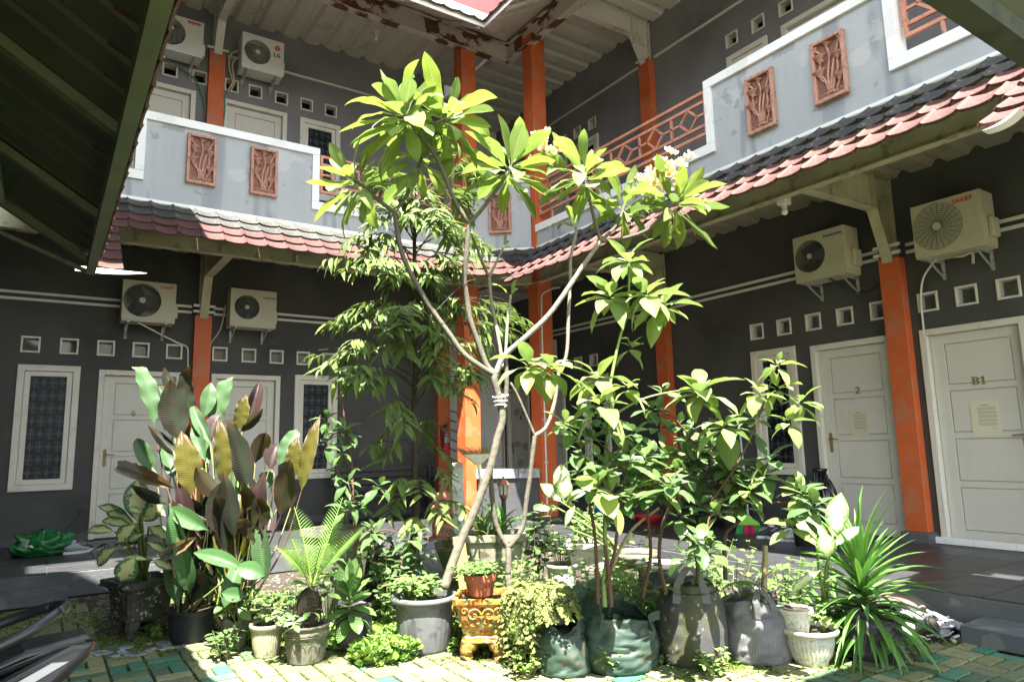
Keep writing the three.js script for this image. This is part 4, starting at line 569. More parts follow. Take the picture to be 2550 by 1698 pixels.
function putLeaf(t, geo, mat, p, dir, up, len, name = 'leaf', wide = 1) {
  const Y = dir.clone().normalize(); let Z = up.clone().sub(Y.clone().multiplyScalar(up.dot(Y))); if (Z.lengthSq() < 1e-5) Z = V(Y.y, Y.z, Y.x).cross(Y); Z.normalize(); const X = Y.clone().cross(Z);
  const m = new THREE.Mesh(geo, mat); m.name = name; m.castShadow = m.receiveShadow = true; m.position.copy(p).sub(t.position); m.quaternion.setFromRotationMatrix(new THREE.Matrix4().makeBasis(X, Y, Z)); m.scale.set(len * wide, len, len); t.add(m); return m;
}
const GA = 2.39996, UP = V(0, 1, 0);
function frameOf(axis) { const a = axis.clone().normalize(), b = (Math.abs(a.y) < .95 ? UP.clone() : V(1, 0, 0)).cross(a).normalize(); return [a, b, a.clone().cross(b)]; }
function whorl(t, p, axis, n, len, t0, t1, geos, mats, o = {}) {
  const [a, b, c] = frameOf(axis), ph = rr(0, 6.28);
  for (let k = 0; k < n; k++) {
    const f = n > 1 ? k / (n - 1) : 0, az = ph + k * GA, tilt = lerp(t0, t1, Math.pow(f, o.pow ?? .8)) + rr(-.12, .12), rad = b.clone().multiplyScalar(Math.cos(az)).add(c.clone().multiplyScalar(Math.sin(az)));
    const dir = a.clone().multiplyScalar(Math.cos(tilt)).add(rad.clone().multiplyScalar(Math.sin(tilt))); dir.y -= (o.sag ?? 0) * (.5 + rnd());
    const up = a.clone().multiplyScalar(.75).add(UP.clone().multiplyScalar(o.upK ?? .5)).sub(rad.clone().multiplyScalar(.6 * Math.max(0, Math.cos(tilt)))).add(V(rr(-.2, .2), rr(-.1, .1), rr(-.2, .2)));
    const L = len * rr(.62, 1.12) * (k < 2 ? .8 : 1), q = p.clone().sub(a.clone().multiplyScalar((o.span ?? .05) * f)).add(rad.clone().multiplyScalar(o.r ?? .008));
    putLeaf(t, pick(geos), pick(mats), q, dir, up, L, 'leaf', rr(.9, 1.1));
  }
}
const rel = (t, l) => l.map(p => A(p).sub(t.position));
function branch(t, l, r0, r1, mat, name = 'branch', seg = 8, wob = .05) { return part(name, tube(rel(t, l), r0, r1, seg, 5, wob), mat, t); }
function autoBranch(t, nodes, tips, r, mat) {   // joins every tip to the nearest stem that is already there
  const N = nodes.map(A), T = tips.map(A).sort((p, q) => Math.min(...N.map(n => n.distanceTo(p))) - Math.min(...N.map(n => n.distanceTo(q))));
  for (const p of T) {
    let best = null, bd = 1e9; for (const n of N) { const d = n.distanceTo(p) * (n.y > p.y ? 1.5 : 1); if (d < bd && d > .01) { bd = d; best = n; } }
    const m1 = best.clone().lerp(p, .35).add(V(rr(-.02, .02), bd * .08, rr(-.02, .02))), m2 = best.clone().lerp(p, .7).add(V(rr(-.015, .015), bd * .06, rr(-.015, .015)));
    part('branch', tube([best, m1, m2, p].map(v => v.clone().sub(t.position)), r * (.6 + .5 * Math.min(1, bd * 2)), r * .4, 6, 3), mat, t); N.push(m1, m2, p);
  }
}
const dirAt = (l, k = 1) => A(l[l.length - 1]).sub(A(l[l.length - 1 - k])).normalize();

// ------------------------------------------------ frangipani
const GP = [0, 1, 2, 3, 4, 5].map(k => leafGeo('obovate', { w: [.29, .26, .31, .28, .3, .25][k], nl: 16, nw: 3, fold: [.35, .15, .55, .25, .1, .4][k], bend: [.35, .75, .2, 1.1, -.15, .55][k], wave: [.006, .012, .005, .014, .01, .008][k], waveN: 3, curl: .12, twist: [.1, -.3, .25, .4, -.15, 0][k], tipBend: [0, .3, 0, .5, .2, .6][k] }));
const petalG = (() => { const l = []; for (let k = 0; k < 5; k++) { const g = leafGeo('obovate', { w: .62, nl: 6, nw: 1, fold: .2, bend: -.3 }); g.scale(.047, .047, .047); g.rotateX(.75); g.rotateZ(k * 1.2566); const p = g.attributes.position, c = new Float32Array(p.count * 3); for (let i = 0; i < p.count; i++) { const r = Math.hypot(p.getX(i), p.getY(i)) / .04, f = ss(.25, .7, r); c[i * 3] = lerp(.85, .86, f); c[i * 3 + 1] = lerp(.5, .84, f); c[i * 3 + 2] = lerp(.04, .68, f); } g.setAttribute('color', new THREE.BufferAttribute(c, 3)); l.push(g); } return merge(l); })();
const petalM = std([1, 1, 1], .7, { vertexColors: true, transmission: .3, thickness: 0 });
function flowers(t, p, n, r, ax) { const [a, b, c] = frameOf(ax), stalks = []; for (let k = 0; k < n; k++) { const q = A(p).add(V(rr(-r, r), rr(-r * .7, r), rr(-r, r))), dir = q.clone().sub(A(p)).add(a.clone().multiplyScalar(.05)).normalize(); const m = new THREE.Mesh(petalG, petalM); m.name = 'flower'; m.castShadow = m.receiveShadow = true; m.position.copy(q).sub(t.position); m.quaternion.setFromUnitVectors(V(0, 0, 1), dir.add(V(-.3, .2, .5)).normalize()); m.rotateZ(rr(0, 6)); m.scale.setScalar(rr(.8, 1.15)); t.add(m); stalks.push(tube([A(p).sub(a.clone().multiplyScalar(.05)).sub(t.position), q.sub(t.position)], .0025, .002, 4, 2)); } part('flower_stalk', stalks, BK.green, t); }
{
  const t = thing('frangipani_tree', 'tall frangipani rising from the big grey pot, with long leaves and pale yellow flowers', 'tree', ST.P1_trunk[0]);
  branch(t, ST.P1_trunk, .031, .022, BK.plum, 'trunk', 12);
  const R = { P1_L1: [.021, .016], P1_L1a: [.015, .012], P1_L1b: [.015, .012], P1_L2: [.022, .017], P1_L2a: [.017, .013], P1_L2b: [.015, .012], P1_R: [.021, .017], P1_Ra: [.014, .011], P1_Rb: [.016, .013], P1_Rc: [.014, .011] };
  for (const k in R) branch(t, ST[k], ...R[k], k === 'P1_R' ? BK.plumPale : BK.plum);
  const cr = [['P1_L1a', 24, .38, V(-.5, .75, .1)], ['P1_L1b', 24, .38, V(.15, 1, .1)], ['P1_L2a', 38, .45, V(-.15, 1, .15)], ['P1_L2b', 28, .46, V(.3, .9, .25)], ['P1_Ra', 26, .41, V(0, 1, .1)], ['P1_Rb', 28, .41, V(.7, .7, .3)], ['P1_Rc', 20, .36, V(.3, .9, .2)]];
  for (const [k, n, L, ax] of cr) whorl(t, A(ST[k][ST[k].length - 1]), dirAt(ST[k]).add(ax).normalize(), n, L, .12, 2.05, GP, LM.plum, { span: .1, r: .012, sag: .12, pow: .7 });
  { const p = A(ST.P1_L2a[5]).add(V(.28, .0, .12)); branch(t, [ST.P1_L2a[4], [2.08, 3.45, -4.06], p.toArray()], .012, .01, BK.plum); whorl(t, p, V(.35, .9, .15), 24, .41, .12, 2, GP, LM.plum, { span: .08, r: .01, sag: .12 }); }
  const f = (k, v) => A(ST[k][ST[k].length - 1]).add(v).toArray();
  flowers(t, f('P1_L2b', V(.3, .17, .05)), 34, .1, V(.4, .8, .3)); flowers(t, f('P1_Rb', V(-.06, .2, -.02)), 40, .12, V(0, 1, .2)); flowers(t, f('P1_Rc', V(.13, .13, .1)), 28, .1, V(.2, 1, .3));
  part('hose_tie', [0, 1, 2].map(k => new THREE.TorusGeometry(.044 + .005 * k, .005, 8, 28).rotateX(1.45 + .12 * k).rotateZ(.15 * k - .1).translate(.47, 1.16 + k * .035, -.03)), std([.6, .6, .58], .4), t);
  part('dry_leaf', move(leafGeo('obovate', { w: .2, bend: 3.4, fold: .5 }).scale(.16, .16, .16), -.02, 2.96, 0, .4, .6), CM.o[0], t);
}
{
  const t = thing('frangipani_tree', 'second frangipani with thin bare knobbly stems leaning through the taller one', 'tree', ST.P2_trunk[0]);
  const R = { P2_trunk: [.021, .02, BK.plum], P2_B: [.018, .015, BK.plum], P2_N: [.012, .01, BK.plumPale], P2_M: [.016, .012, BK.plumPale], P2_Ma: [.012, .009, BK.plum], P2_Mb: [.011, .008, BK.plumPale], P2_C: [.018, .015, BK.plum], P2_Ca: [.011, .01, BK.plum], P2_Cb: [.014, .012, BK.plumPale] };
  part('trunk', tube([V(0, -.39, 0), V(-.005, -.2, .01), V(0, 0, 0)], .026, .021, 10), BK.plum, t);
  for (const k in R) branch(t, ST[k], ...R[k], 'branch', 8, .12);
  for (const [k, n, L] of [['P2_N', 3, .2], ['P2_Mb', 3, .12], ['P2_Ma', 2, .1], ['P2_Cb', 5, .26]]) whorl(t, A(ST[k][ST[k].length - 1]), dirAt(ST[k]), n, L, .3, .9, GP, LM.plum, { span: .02 });
  part('string', tube([[2.2, 2.19, -4.2], [2.42, 2.41, -4.13], [2.68, 2.46, -4.19], [3.17, 2.62, -3.87]].map(p => A(p).sub(t.position).toArray()), .0025, .0025, 4, 4), M.ink, t);
}
// ------------------------------------------------ wavy leaved tree behind
{
  const t = thing('narrow_leaf_tree', 'slender tree with drooping narrow wavy-edged leaves behind the frangipani', 'tree', ST.Y_trunk[0]);
  branch(t, ST.Y_trunk, .034, .012, BK.dark, 'trunk', 10);
  const G = [0, 1, 2].map(k => leafGeo('lance', { w: .2, nl: 14, nw: 1, fold: .3, bend: [.6, 1.1, .3][k], wave: .012, waveN: 5 }));
  let n = 0; const rest = []; const tips = YTIPS.map(A).sort((a, b) => a.distanceTo(camera.position) - b.distanceTo(camera.position));
  const TX = 2.6, TZ = -5.36;
  const sprays = [];
  for (const p of tips) {
    const h = clamp(p.y - rr(-.05, .3), .35, 3.4), q = V(TX, h, TZ), m = q.clone().lerp(p, .5).add(V(0, .1, 0));
    part('branch', tube([q, m, p].map(v => v.clone().sub(t.position)), .008, .003, 5, 3), BK.dark, t); sprays.push([m, p]);
    for (let k = 0; k < (p.y < 1.45 ? 0 : p.y < 1.9 ? 1 : 2); k++) { const c = p.clone().add(V(rr(-.17, .17), rr(-.16, .12), rr(-.17, .17))), b = q.clone().lerp(p, rr(.45, .75)).add(V(0, .06, 0)); part('branch', tube([b, b.clone().lerp(c, .5).add(V(0, .05, 0)), c].map(v => v.clone().sub(t.position)), .004, .002, 4, 3), BK.dark, t); sprays.push([b, c]); }
  }
  for (const [b0, p] of sprays) {
    const out = p.clone().sub(b0).setY(0).normalize(), tip = p.clone().add(out.clone().multiplyScalar(.06)).add(V(0, -.05, 0)), cv = new THREE.QuadraticBezierCurve3(b0, b0.clone().lerp(tip, .6).add(V(0, .07, 0)), tip), N = p.y < 1.45 ? 10 : 13, dr = rr(.2, .9);
    for (let k = 0; k < N; k++) {
      const f = .3 + .7 * k / (N - 1), b = cv.getPoint(f), side = k % 2 ? 1 : -1, lat = V(-out.z, 0, out.x).multiplyScalar(side * rr(.25, 1));
      const dir = out.clone().multiplyScalar(rr(.3, 1)).add(lat).add(V(0, -rr(dr * .4, dr * 1.5), 0)), up = V(rr(-.3, .3), 1, rr(-.3, .3)).add(out.clone().multiplyScalar(.4)), L = rr(.13, .23);
      if (n < 290 && rnd() < .4) { putLeaf(t, pick(G), pick(LM.poly), b, dir, up, L); n++; }
      else { putLeaf(t, G[0], LM.poly[0], b, dir, up, L, 'leaf'); const c = t.children.pop(); c.parent = null; c.updateMatrix(); rest.push(c.matrix); }
    }
  }
  const im = [0, 1, 2].map(k => rest.filter((_, i) => i % 3 === k)), all = []; im.forEach((l, k) => part('leaves', merge(l.map(m => G[k].clone().applyMatrix4(m))), LM.poly[k], t).userData.kind = 'stuff');
}
// ------------------------------------------------ broad leaved plants
const GA3 = [0, 1, 2, 3].map(k => leafGeo('ovate', { w: [.44, .5, .4, .46][k], nl: 12, fold: [.25, .1, .4, .2][k], bend: [.7, 1.1, .5, .9][k], wave: .012, waveN: 2.5 }));
const GB = [0, 1, 2, 3].map(k => leafGeo('elliptic', { w: [.5, .56, .46, .52][k], nl: 9, fold: [.2, .1, .35, .15][k], bend: [.4, .7, .25, .9][k], wave: .008, waveN: 2 }));
{
  const t = thing('young_tree', 'young tree with large pale drooping leaves growing from the open green sack', 'tree', ST.V_trunk[0]);
  branch(t, ST.V_trunk, .014, .007, BK.green, 'trunk');
  branch(t, [[2.56, .4, -3.02], [2.57, .6, -3.03], [2.56, .8, -3.03], [2.52, 1.05, -3.05]], .012, .008, BK.brown); branch(t, [[2.6, .5, -2.99], [2.66, .66, -2.98], [2.69, .85, -2.97], [2.72, 1.05, -2.96]], .011, .007, BK.brown); branch(t, [[2.62, .38, -2.98], [2.61, .55, -2.98], [2.6, .7, -2.99]], .012, .01, BK.brown);
  autoBranch(t, [...ST.V_trunk.slice(5), [2.52, 1.05, -3.05], [2.72, 1.05, -2.96]], VTIPS, .007, BK.green);
  const high = [[3.38, 1.68, -2.37], [3.24, 1.52, -2.4], [3.43, 1.47, -2.27], [3.37, 1.55, -2.37], [3.33, 1.36, -2.3]];
  branch(t, [[3.12, .9, -2.7], [3.2, 1.12, -2.55], [3.29, 1.38, -2.45], [3.38, 1.68, -2.37]], .007, .004, BK.brown); autoBranch(t, [[3.2, 1.12, -2.55], [3.29, 1.38, -2.45], [3.38, 1.68, -2.37]], high.slice(1), .005, BK.green);
  high.forEach(p => whorl(t, A(p), V(rr(-.2, .3), 1, rr(-.2, .3)), 9, .15, .6, 2.2, GA3, LM.avo, { span: .04, upK: .6 }));
  VTIPS.forEach((p, i) => whorl(t, A(p), V(rr(-.2, .2), 1, rr(-.2, .2)), i < 4 ? 13 : i < 6 ? 6 : 10, i < 4 ? .235 : i < 6 ? .15 : .24, .6, 2.3, GA3, LM.avo, { span: .04, upK: .6, pow: .9 }));
}
{
  const t = thing('bushy_tree', 'dense bushy small tree with glossy oval leaves above the tall dark grey sack', 'tree', ST.B_trunk[0]);
  branch(t, ST.B_trunk, .014, .009, BK.dark, 'trunk'); branch(t, ST.B_r1, .013, .007, BK.dark); branch(t, ST.B_r2, .008, .005, BK.brown);
  branch(t, [[3.02, .4, -2.96], [2.98, .6, -2.96], [3.0, .8, -2.93], [3.06, 1.0, -2.85], [3.12, 1.15, -2.85]], .012, .007, BK.brown); branch(t, [[2.92, .38, -3.05], [2.95, .6, -3.0], [2.93, .8, -2.98], [2.88, 1.0, -2.95]], .012, .007, BK.brown); branch(t, [[2.7, .5, -3.1], [2.85, .75, -3.05], [3.0, .88, -2.96]], .011, .008, BK.bamboo);
  autoBranch(t, [...ST.B_trunk.slice(3), ...ST.B_r1.slice(2), ...ST.B_r2.slice(1), [3.06, 1.0, -2.85], [3.12, 1.15, -2.85], [2.88, 1.0, -2.95], [2.93, .8, -2.98]], BTIPS, .006, BK.brown);
  const BUSH = [...LM.bush, ...LM.bush, LM.avo[1]]; BTIPS.flatMap((p, i) => [[p, i], ...[0].map(() => [[p[0] + rr(-.13, .13), p[1] + rr(-.1, .08), p[2] + rr(-.13, .13)], 99])]).forEach(([p, i]) => { const big = i === 44 || i === 45 || i === 6 || i === 7; whorl(t, A(p), V(rr(-.5, .3), 1, rr(-.1, .6)), 7, big ? .21 : .145, .5, 1.95, GB, big ? LM.avo : i % 4 ? BUSH : LM.avo, { span: .03, upK: .6 }); });
}
{
  const t = thing('leafy_shrub', 'upright shrub with clusters of broad smooth leaves left of the wavy-leaved tree', 'shrub', ST.S_trunk[0]);
  branch(t, ST.S_trunk, .014, .007, BK.brown, 'stem'); autoBranch(t, ST.S_trunk.slice(1), STIPS, .006, BK.brown);
  STIPS.forEach(p => whorl(t, A(p), V(rr(-.3, .3), 1, rr(0, .5)), 6, .15, .5, 2.1, GA3, LM.bush, { span: .04, upK: .6 }));
}
// ------------------------------------------------ the big red backed leaves on the left
{
  const t = thing('calathea_clump', 'tall clump of big paddle leaves, green, brown and purple, in the black round pot', 'plant', [.92, .2, -5.32]);
  const flats = [0, 1, 2, 3].map(k => leafGeo('paddle', { w: .36, nl: 20, nw: 4, fold: [.25, .5, .12, .4][k], bend: [.35, .15, .6, -.2][k], wave: [.01, .016, .02, .012][k], waveN: [3, 2.3, 4, 2][k], twist: [.25, -.35, .1, .5][k], tipBend: [.2, .5, .9, 0][k], ragged: [0, .08, 0, .12][k] }));
  const G = { get flat() { return pick(flats); }, fold: leafGeo('paddle', { w: .4, nl: 16, nw: 3, fold: .9, bend: .3, twist: .3, tipBend: .4, wave: .01 }), arch: leafGeo('paddle', { w: .4, nl: 14, nw: 3, fold: .3, bend: .7, wave: .01 }), rag: leafGeo('paddle', { w: .4, nl: 18, nw: 3, fold: .35, bend: .35, wave: .015, waveN: 5, ragged: .25 }), dry: leafGeo('paddle', { w: .4, nl: 18, nw: 3, fold: 1.2, bend: .8, wave: .03, waveN: 5, ragged: .3 }) };
  const stems = [], cam = camera.position;
  for (const [bx, by, bz, tx, ty, tz, w, k] of CAL) {
    const b = V(bx, by, bz), p = V(tx, ty, tz), L = b.distanceTo(p), dir = p.clone().sub(b), mid = b.clone().lerp(p, .5), face = cam.clone().sub(mid).normalize().add(V(rr(-.6, .6), rr(.1, .5), rr(-.4, .4)));
    const geo = k === 'w' ? G.dry : k === 'y' ? G.rag : k === 'p' ? G.fold : k === 'G' ? G.arch : rnd() < .25 ? G.fold : G.flat;
    if (k === 'd' || k === 'o') face.multiplyScalar(-1);
    putLeaf(t, geo, CM[k][0], b, dir, face, L * 1.1, 'leaf', w / (.36 * L) * 1.05);
    const root = rnd() < .55 ? V(.92 + rr(-.13, .13), .18, -5.32 + rr(-.13, .13)) : V(1.12 + rr(-.09, .09), .2, -4.94 + rr(-.09, .09));
    const m = root.clone().lerp(b, .55); m.x = lerp(m.x, b.x, .35); m.z = lerp(m.z, b.z, .35);
    stems.push([root, m, b]);
  }
  for (let k = 0; k < 56; k++) {   // the crowded lower leaves
    const near = k % 2, b = V((near ? 1.16 : .96) + rr(-.16, .2), rr(.25, .75), (near ? -4.9 : -5.2) + rr(-.15, .18)), L = rr(.3, .46), dir = V(rr(-.35, .4), rr(.7, 1.2), rr(-.3, .4));
    const kk = pick(['d', 'o', 'g', 'o', 'g', 'p', 'G', 'd', 'y']); putLeaf(t, pick([G.flat, G.fold, G.arch]), CM[kk][0], b, dir, camera.position.clone().sub(b).normalize().multiplyScalar(kk === 'd' || kk === 'o' ? -1 : 1).add(V(rr(-.7, .7), rr(-.1, .4), rr(-.5, .5))), L, 'leaf', rr(.7, .95)); stems.push([V(near ? 1.12 : .92, .19, near ? -4.93 : -5.32), b.clone().lerp(V(near ? 1.12 : .92, .19, near ? -4.93 : -5.32), .5), b]);
  }
  for (const s of stems) part('stalk', tube(s.map(v => v.clone().sub(t.position)), .0065, .004, 6, 4), pick([BK.green, BK.brown, BK.dark, BK.bamboo]), t);
  for (let k = 0; k < 12; k++) { const r = k % 2 ? V(.92, .18, -5.32) : V(1.12, .2, -4.94), q = r.clone().add(V(rr(-.14, .14), 0, rr(-.12, .12))); part('stalk', tube([q, q.clone().add(V(rr(-.05, .05), .25, rr(-.05, .05))), q.clone().add(V(rr(-.14, .14), rr(.4, .75), rr(-.14, .14)))].map(v => v.clone().sub(t.position)), .007, .004, 6, 3), pick([BK.green, BK.brown, BK.bamboo]), t); }
  const st = thing('bamboo_stake', 'straight pale bamboo stake standing among the paddle leaves', 'stake', [1.0, .2, -5.15]); part('cane', tube([V(.05, 0, 0), V(-.02, .45, .01), V(-.1, .95, .02)], .013, .011, 8), BK.bamboo, st); for (const y of [.2, .5, .8]) part('node', new THREE.TorusGeometry(.0125, .003, 6, 12).rotateX(1.57).translate(.03 - y * .125, y, .01), BK.bamboo, st);
}
function caneLeaves(t, list, mats, root, bend = .5) {
  const G = [leafGeo('elliptic', { w: .45, nl: 12, nw: 3, fold: .15, bend, wave: .012, waveN: 2 }), leafGeo('elliptic', { w: .45, nl: 12, nw: 3, fold: .3, bend: bend * 1.6, wave: .01, waveN: 3 })];
  for (const [bx, by, bz, tx, ty, tz, w] of list) { const b = V(bx, by, bz), p = V(tx, ty, tz), L = b.distanceTo(p); putLeaf(t, pick(G), pick(mats), b, p.clone().sub(b), camera.position.clone().sub(b).normalize().add(V(rr(-.3, .3), rr(.4, 1), rr(-.3, .3))), L * 1.05, 'leaf', clamp(w / (.45 * L), .6, 1.6)); part('leaf_stalk', tube([root.clone().add(V(rr(-.03, .03), 0, rr(-.03, .03))), root.clone().lerp(b, .6).add(V(0, .05, 0)), b].map(v => v.clone().sub(t.position)), .012, .006, 7, 4), BK.green, t); }
}
{ const t = thing('variegated_plant', 'cream and green variegated plant in the carved square pot on the left', 'plant', [.66, .36, -5.76]); caneLeaves(t, DIE, DM, V(.66, .36, -5.76)); }
{ const t = thing('variegated_plant', 'pale yellow variegated plant behind the spiky plant on the right', 'plant', [4.0, .2, -2.62]); caneLeaves(t, DIER, DM2, V(4.0, .2, -2.62)); }
{ const t = thing('variegated_plant', 'pale variegated plant in front of the right hand orange column', 'plant', [3.85, .25, -4.0]); caneLeaves(t, DIEM, DM2, V(3.85, .25, -4.0)); }
// ------------------------------------------------ small palm
{
  const t = thing('small_palm', 'small feathery palm with a root ball, in the mossy banded pot', 'palm', [1.4, .2, -4.34]);
  const G = leafGeo('blade', { w: .075, nl: 4, nw: 1, fold: .4, bend: .25 });
  part('root_ball', (() => { const g = new THREE.IcosahedronGeometry(.068, 4), p = g.attributes.position; for (let i = 0; i < p.count; i++) { const k = 1 + .25 * (fbm(p.getX(i) * 3 + .5, p.getY(i) * 3 + p.getZ(i) * 2, 7, 4) - .5); p.setXYZ(i, p.getX(i) * k, p.getY(i) * k * 1.5, p.getZ(i) * k); } g.computeVertexNormals(); return g.translate(.0, .13, .0); })(), M.soil, t);
  const fib = []; for (let k = 0; k < 160; k++) { const a = rr(0, 6.28), y = rr(.05, .22), r = .066; fib.push(tube([V(Math.cos(a) * r, y, Math.sin(a) * r), V(Math.cos(a + .3) * r * 1.12, y - .03, Math.sin(a + .3) * r * 1.12), V(Math.cos(a + .5) * r * 1.05, y - .08, Math.sin(a + .5) * r)], .0016, .001, 3, 2)); } part('root_fibres', fib, BK.dark, t).userData.kind = 'stuff';
  FRONDS.forEach((l, fi) => {
    const cv = new THREE.QuadraticBezierCurve3(...l.map(A)), q = rel(t, l), pts = [0, .25, .5, .75, 1].map(s => cv.getPoint(s).sub(t.position)), f = part('frond', tube(pts, .005, .0018, 6, 3), tint(BK.green, 1.1, 1.3, .6), t), N = 27, gs = [];
    for (let k = 4; k < N; k++) for (const s of [-1, 1]) { const u = k / N, p = cv.getPoint(u), T = cv.getTangent(u), side = T.clone().cross(UP).normalize().multiplyScalar(s), L = (fi > 5 ? .07 : .13) * Math.sin(Math.PI * clamp(.12 + u * .85, 0, 1)) + .015; const d = T.clone().multiplyScalar(.5).add(side).add(V(0, .28, 0)); putLeaf(t, G, LM.palm[0], p, d, UP, L); const c = t.children.pop(); c.parent = null; c.updateMatrix(); gs.push(G.clone().applyMatrix4(c.matrix)); }
    const lf = part('leaflets', merge(gs), pick(fi === 0 || fi === 1 ? [LM.palm[0], LM.palm[1]] : LM.palm), f); lf.userData.kind = 'stuff';
  });
}
// ------------------------------------------------ spiky plant on the right
{
  const t = thing('spiky_plant', 'spiky dark green plant with arching sword leaves, at the right end of the row', 'plant', [4.05, .0, -2.38]);
  const G = [0, 1, 2].map(k => leafGeo('blade', { w: .07, nl: 12, nw: 1, fold: .6, bend: [.5, 1.0, 1.5][k] }));
  part('stem', tube([V(0, .05, 0), V(.0, .3, 0), V(-.02, .55, 0)], .022, .016, 8), BK.brown, t);
  for (let k = 0; k < 130; k++) { const f = k / 130, az = k * GA, y = .6 - f * .42, tl = .08 + 1.75 * Math.pow(f, .75) + rr(-.1, .1); putLeaf(t, G[f < .25 ? 0 : f < .6 ? pick([0, 1]) : pick([1, 2])], pick(LM.pandan), V(4.04, y * .8, -2.38), V(Math.sin(tl) * Math.cos(az), Math.cos(tl), Math.sin(tl) * Math.sin(az)), UP.clone().add(V(Math.cos(az) * -.3, 0, Math.sin(az) * -.3)), rr(.36, .54)); }
  for (let k = 0; k < 16; k++) { const az = k * GA; putLeaf(t, G[2], pick(LM.pandan), V(4.05, .12 + rr(0, .12), -2.34), V(Math.cos(az), rr(-.2, .3), Math.sin(az)), UP, rr(.25, .36)); }
}
// ------------------------------------------------ thick leaved plant in the dark bag
{
  const t = thing('thick_leaf_plant', 'fleshy plant with thick scalloped leaves between the mossy pot and the grey pot', 'plant', [1.68, .2, -4.42]);
  const G = [0, 1].map(k => leafGeo('round', { w: .46, nl: 12, nw: 2, fold: .3, bend: [-.25, .5][k], wave: .012, waveN: 9 })), c = V(1.66, .42, -4.33);
  part('stem', tube([V(0, .0, 0), V(-.01, .15, .05), V(-.02, .3, .09)], .014, .01, 8), BK.green, t);
  for (let k = 0; k < 24; k++) { const f = k / 24, az = k * GA, tl = .25 + 2.1 * f; putLeaf(t, G[f < .6 ? 0 : 1], pick(LM.kal), c.clone().add(V(0, -.22 * f, 0)), V(Math.sin(tl) * Math.cos(az), Math.cos(tl), Math.sin(tl) * Math.sin(az)), UP.clone().add(V(0, 0, .2)), rr(.15, .2)); }
}
// small leafy plants: the leaves of one are joined where they are too small to pick apart
function smallPlant(label, pos, h, n, L, mats, o = {}) {
  const t = thing(o.name ?? 'small_plant', label, 'plant', pos), g = o.geo ?? GB, gs = mats.map(() => []), nst = Math.round((o.stems ?? 7) * 1.4), single = L > .062;
  for (let s = 0; s < nst; s++) {
    const a = s * GA, R = (o.spread ?? h * .5) * rr(.3, 1), top = V(Math.cos(a) * R, h * rr(.6, 1.05), Math.sin(a) * R), base = V(Math.cos(a) * R * .2, 0, Math.sin(a) * R * .2), cv = new THREE.QuadraticBezierCurve3(base, base.clone().lerp(top, .5).add(V(0, h * .15, 0)), top.clone().add(V(0, -(o.droop ?? 0) * h, 0)));
    part('stem', tube([0, .5, 1].map(k => cv.getPoint(k)), o.sr ?? .0035, .002, 5, 3), pick([BK.green, BK.green, BK.brown]), t);
    for (let k = 0; k < n; k++) { const u = (o.from ?? .25) + (1 - (o.from ?? .25)) * (k + .5) / n, p = cv.getPoint(u).add(t.position), az = k * GA + s, d = V(Math.cos(az), rr(-.3, .5), Math.sin(az)); const mi = Math.floor(rnd() * mats.length), ge = pick(g); putLeaf(t, ge, mats[mi], p, d, UP.clone().add(V(rr(-.4, .4), 0, rr(-.2, .5))), L * rr(.7, 1.2)); if (!single) { const c = t.children.pop(); c.parent = null; c.updateMatrix(); gs[mi].push(ge.clone().applyMatrix4(c.matrix)); } }
  }
  if (!single) { const all = gs.flat(); part('leaves', merge(all), mats[0], t).userData.kind = 'stuff'; } return t;
}
// ------------------------------------------------ pots
const potM = {
  grey: tone([.1, .103, .107], 1, { roughness: .6, spot: [.36, .36, .35], spotF: 6, spotK: .5, bump: .0008 }), cream: tone([.3, .29, .19], 0, { roughness: .5, spot: [.3, .3, .16], spotF: 8, bump: .0008 }),
  cement: noisy([.13, .122, .09], .2, .4, { roughness: .9, spot: [.05, .07, .02], spotF: 7, spotAt: .52, spotK: .85, bump: .004 }), pale: noisy([.22, .21, .15], .12, .6, { roughness: .85, spot: [.06, .065, .03], spotF: 5, spotAt: .56, spotK: .8, bump: .003 }),
  ochre: std([1, 1, 1], .55, { bumpMap: bumpT, bumpScale: .003, map: tex(512, (u, v) => { const f = fbm(u, v, 6, 6), g = fbm(u + .4, v + .3, 9, 5); let c = mix3([.3, .16, .014], [.38, .23, .04], g); c = mix3(c, [.27, .085, .01], ss(.52, .6, f)); c = mix3(c, [.08, .08, .018], ss(.58, .68, fbm(u + .7, v, 7, 5))); return mix3(c, [.42, .34, .17], ss(.62, .7, fbm(u, v + .6, 13, 4))); }, .35) }),
  old: std([1, 1, 1], .95, { bumpMap: bumpT, bumpScale: .004, map: tex(512, (u, v) => { const f = fbm(u, v, 6, 6); let c = mix3([.035, .033, .028], [.09, .085, .07], f); c = mix3(c, [.03, .045, .015], ss(.5, .65, fbm(u + .2, v + .4, 7, 5))); return mix3(c, [.36, .35, .32], ss(.66, .72, fbm(u, v, 14, 5))); }, .45) }),
  black: std([.02, .021, .024], .5), terra: tone([.26, .07, .035], 0, { roughness: .75, spot: [.5, .2, .12], bump: .001 }), white: tone([.5, .49, .4], 0, { roughness: .45, spot: [.42, .44, .28], spotF: 8, spotK: .6, bump: .0006 }),
};
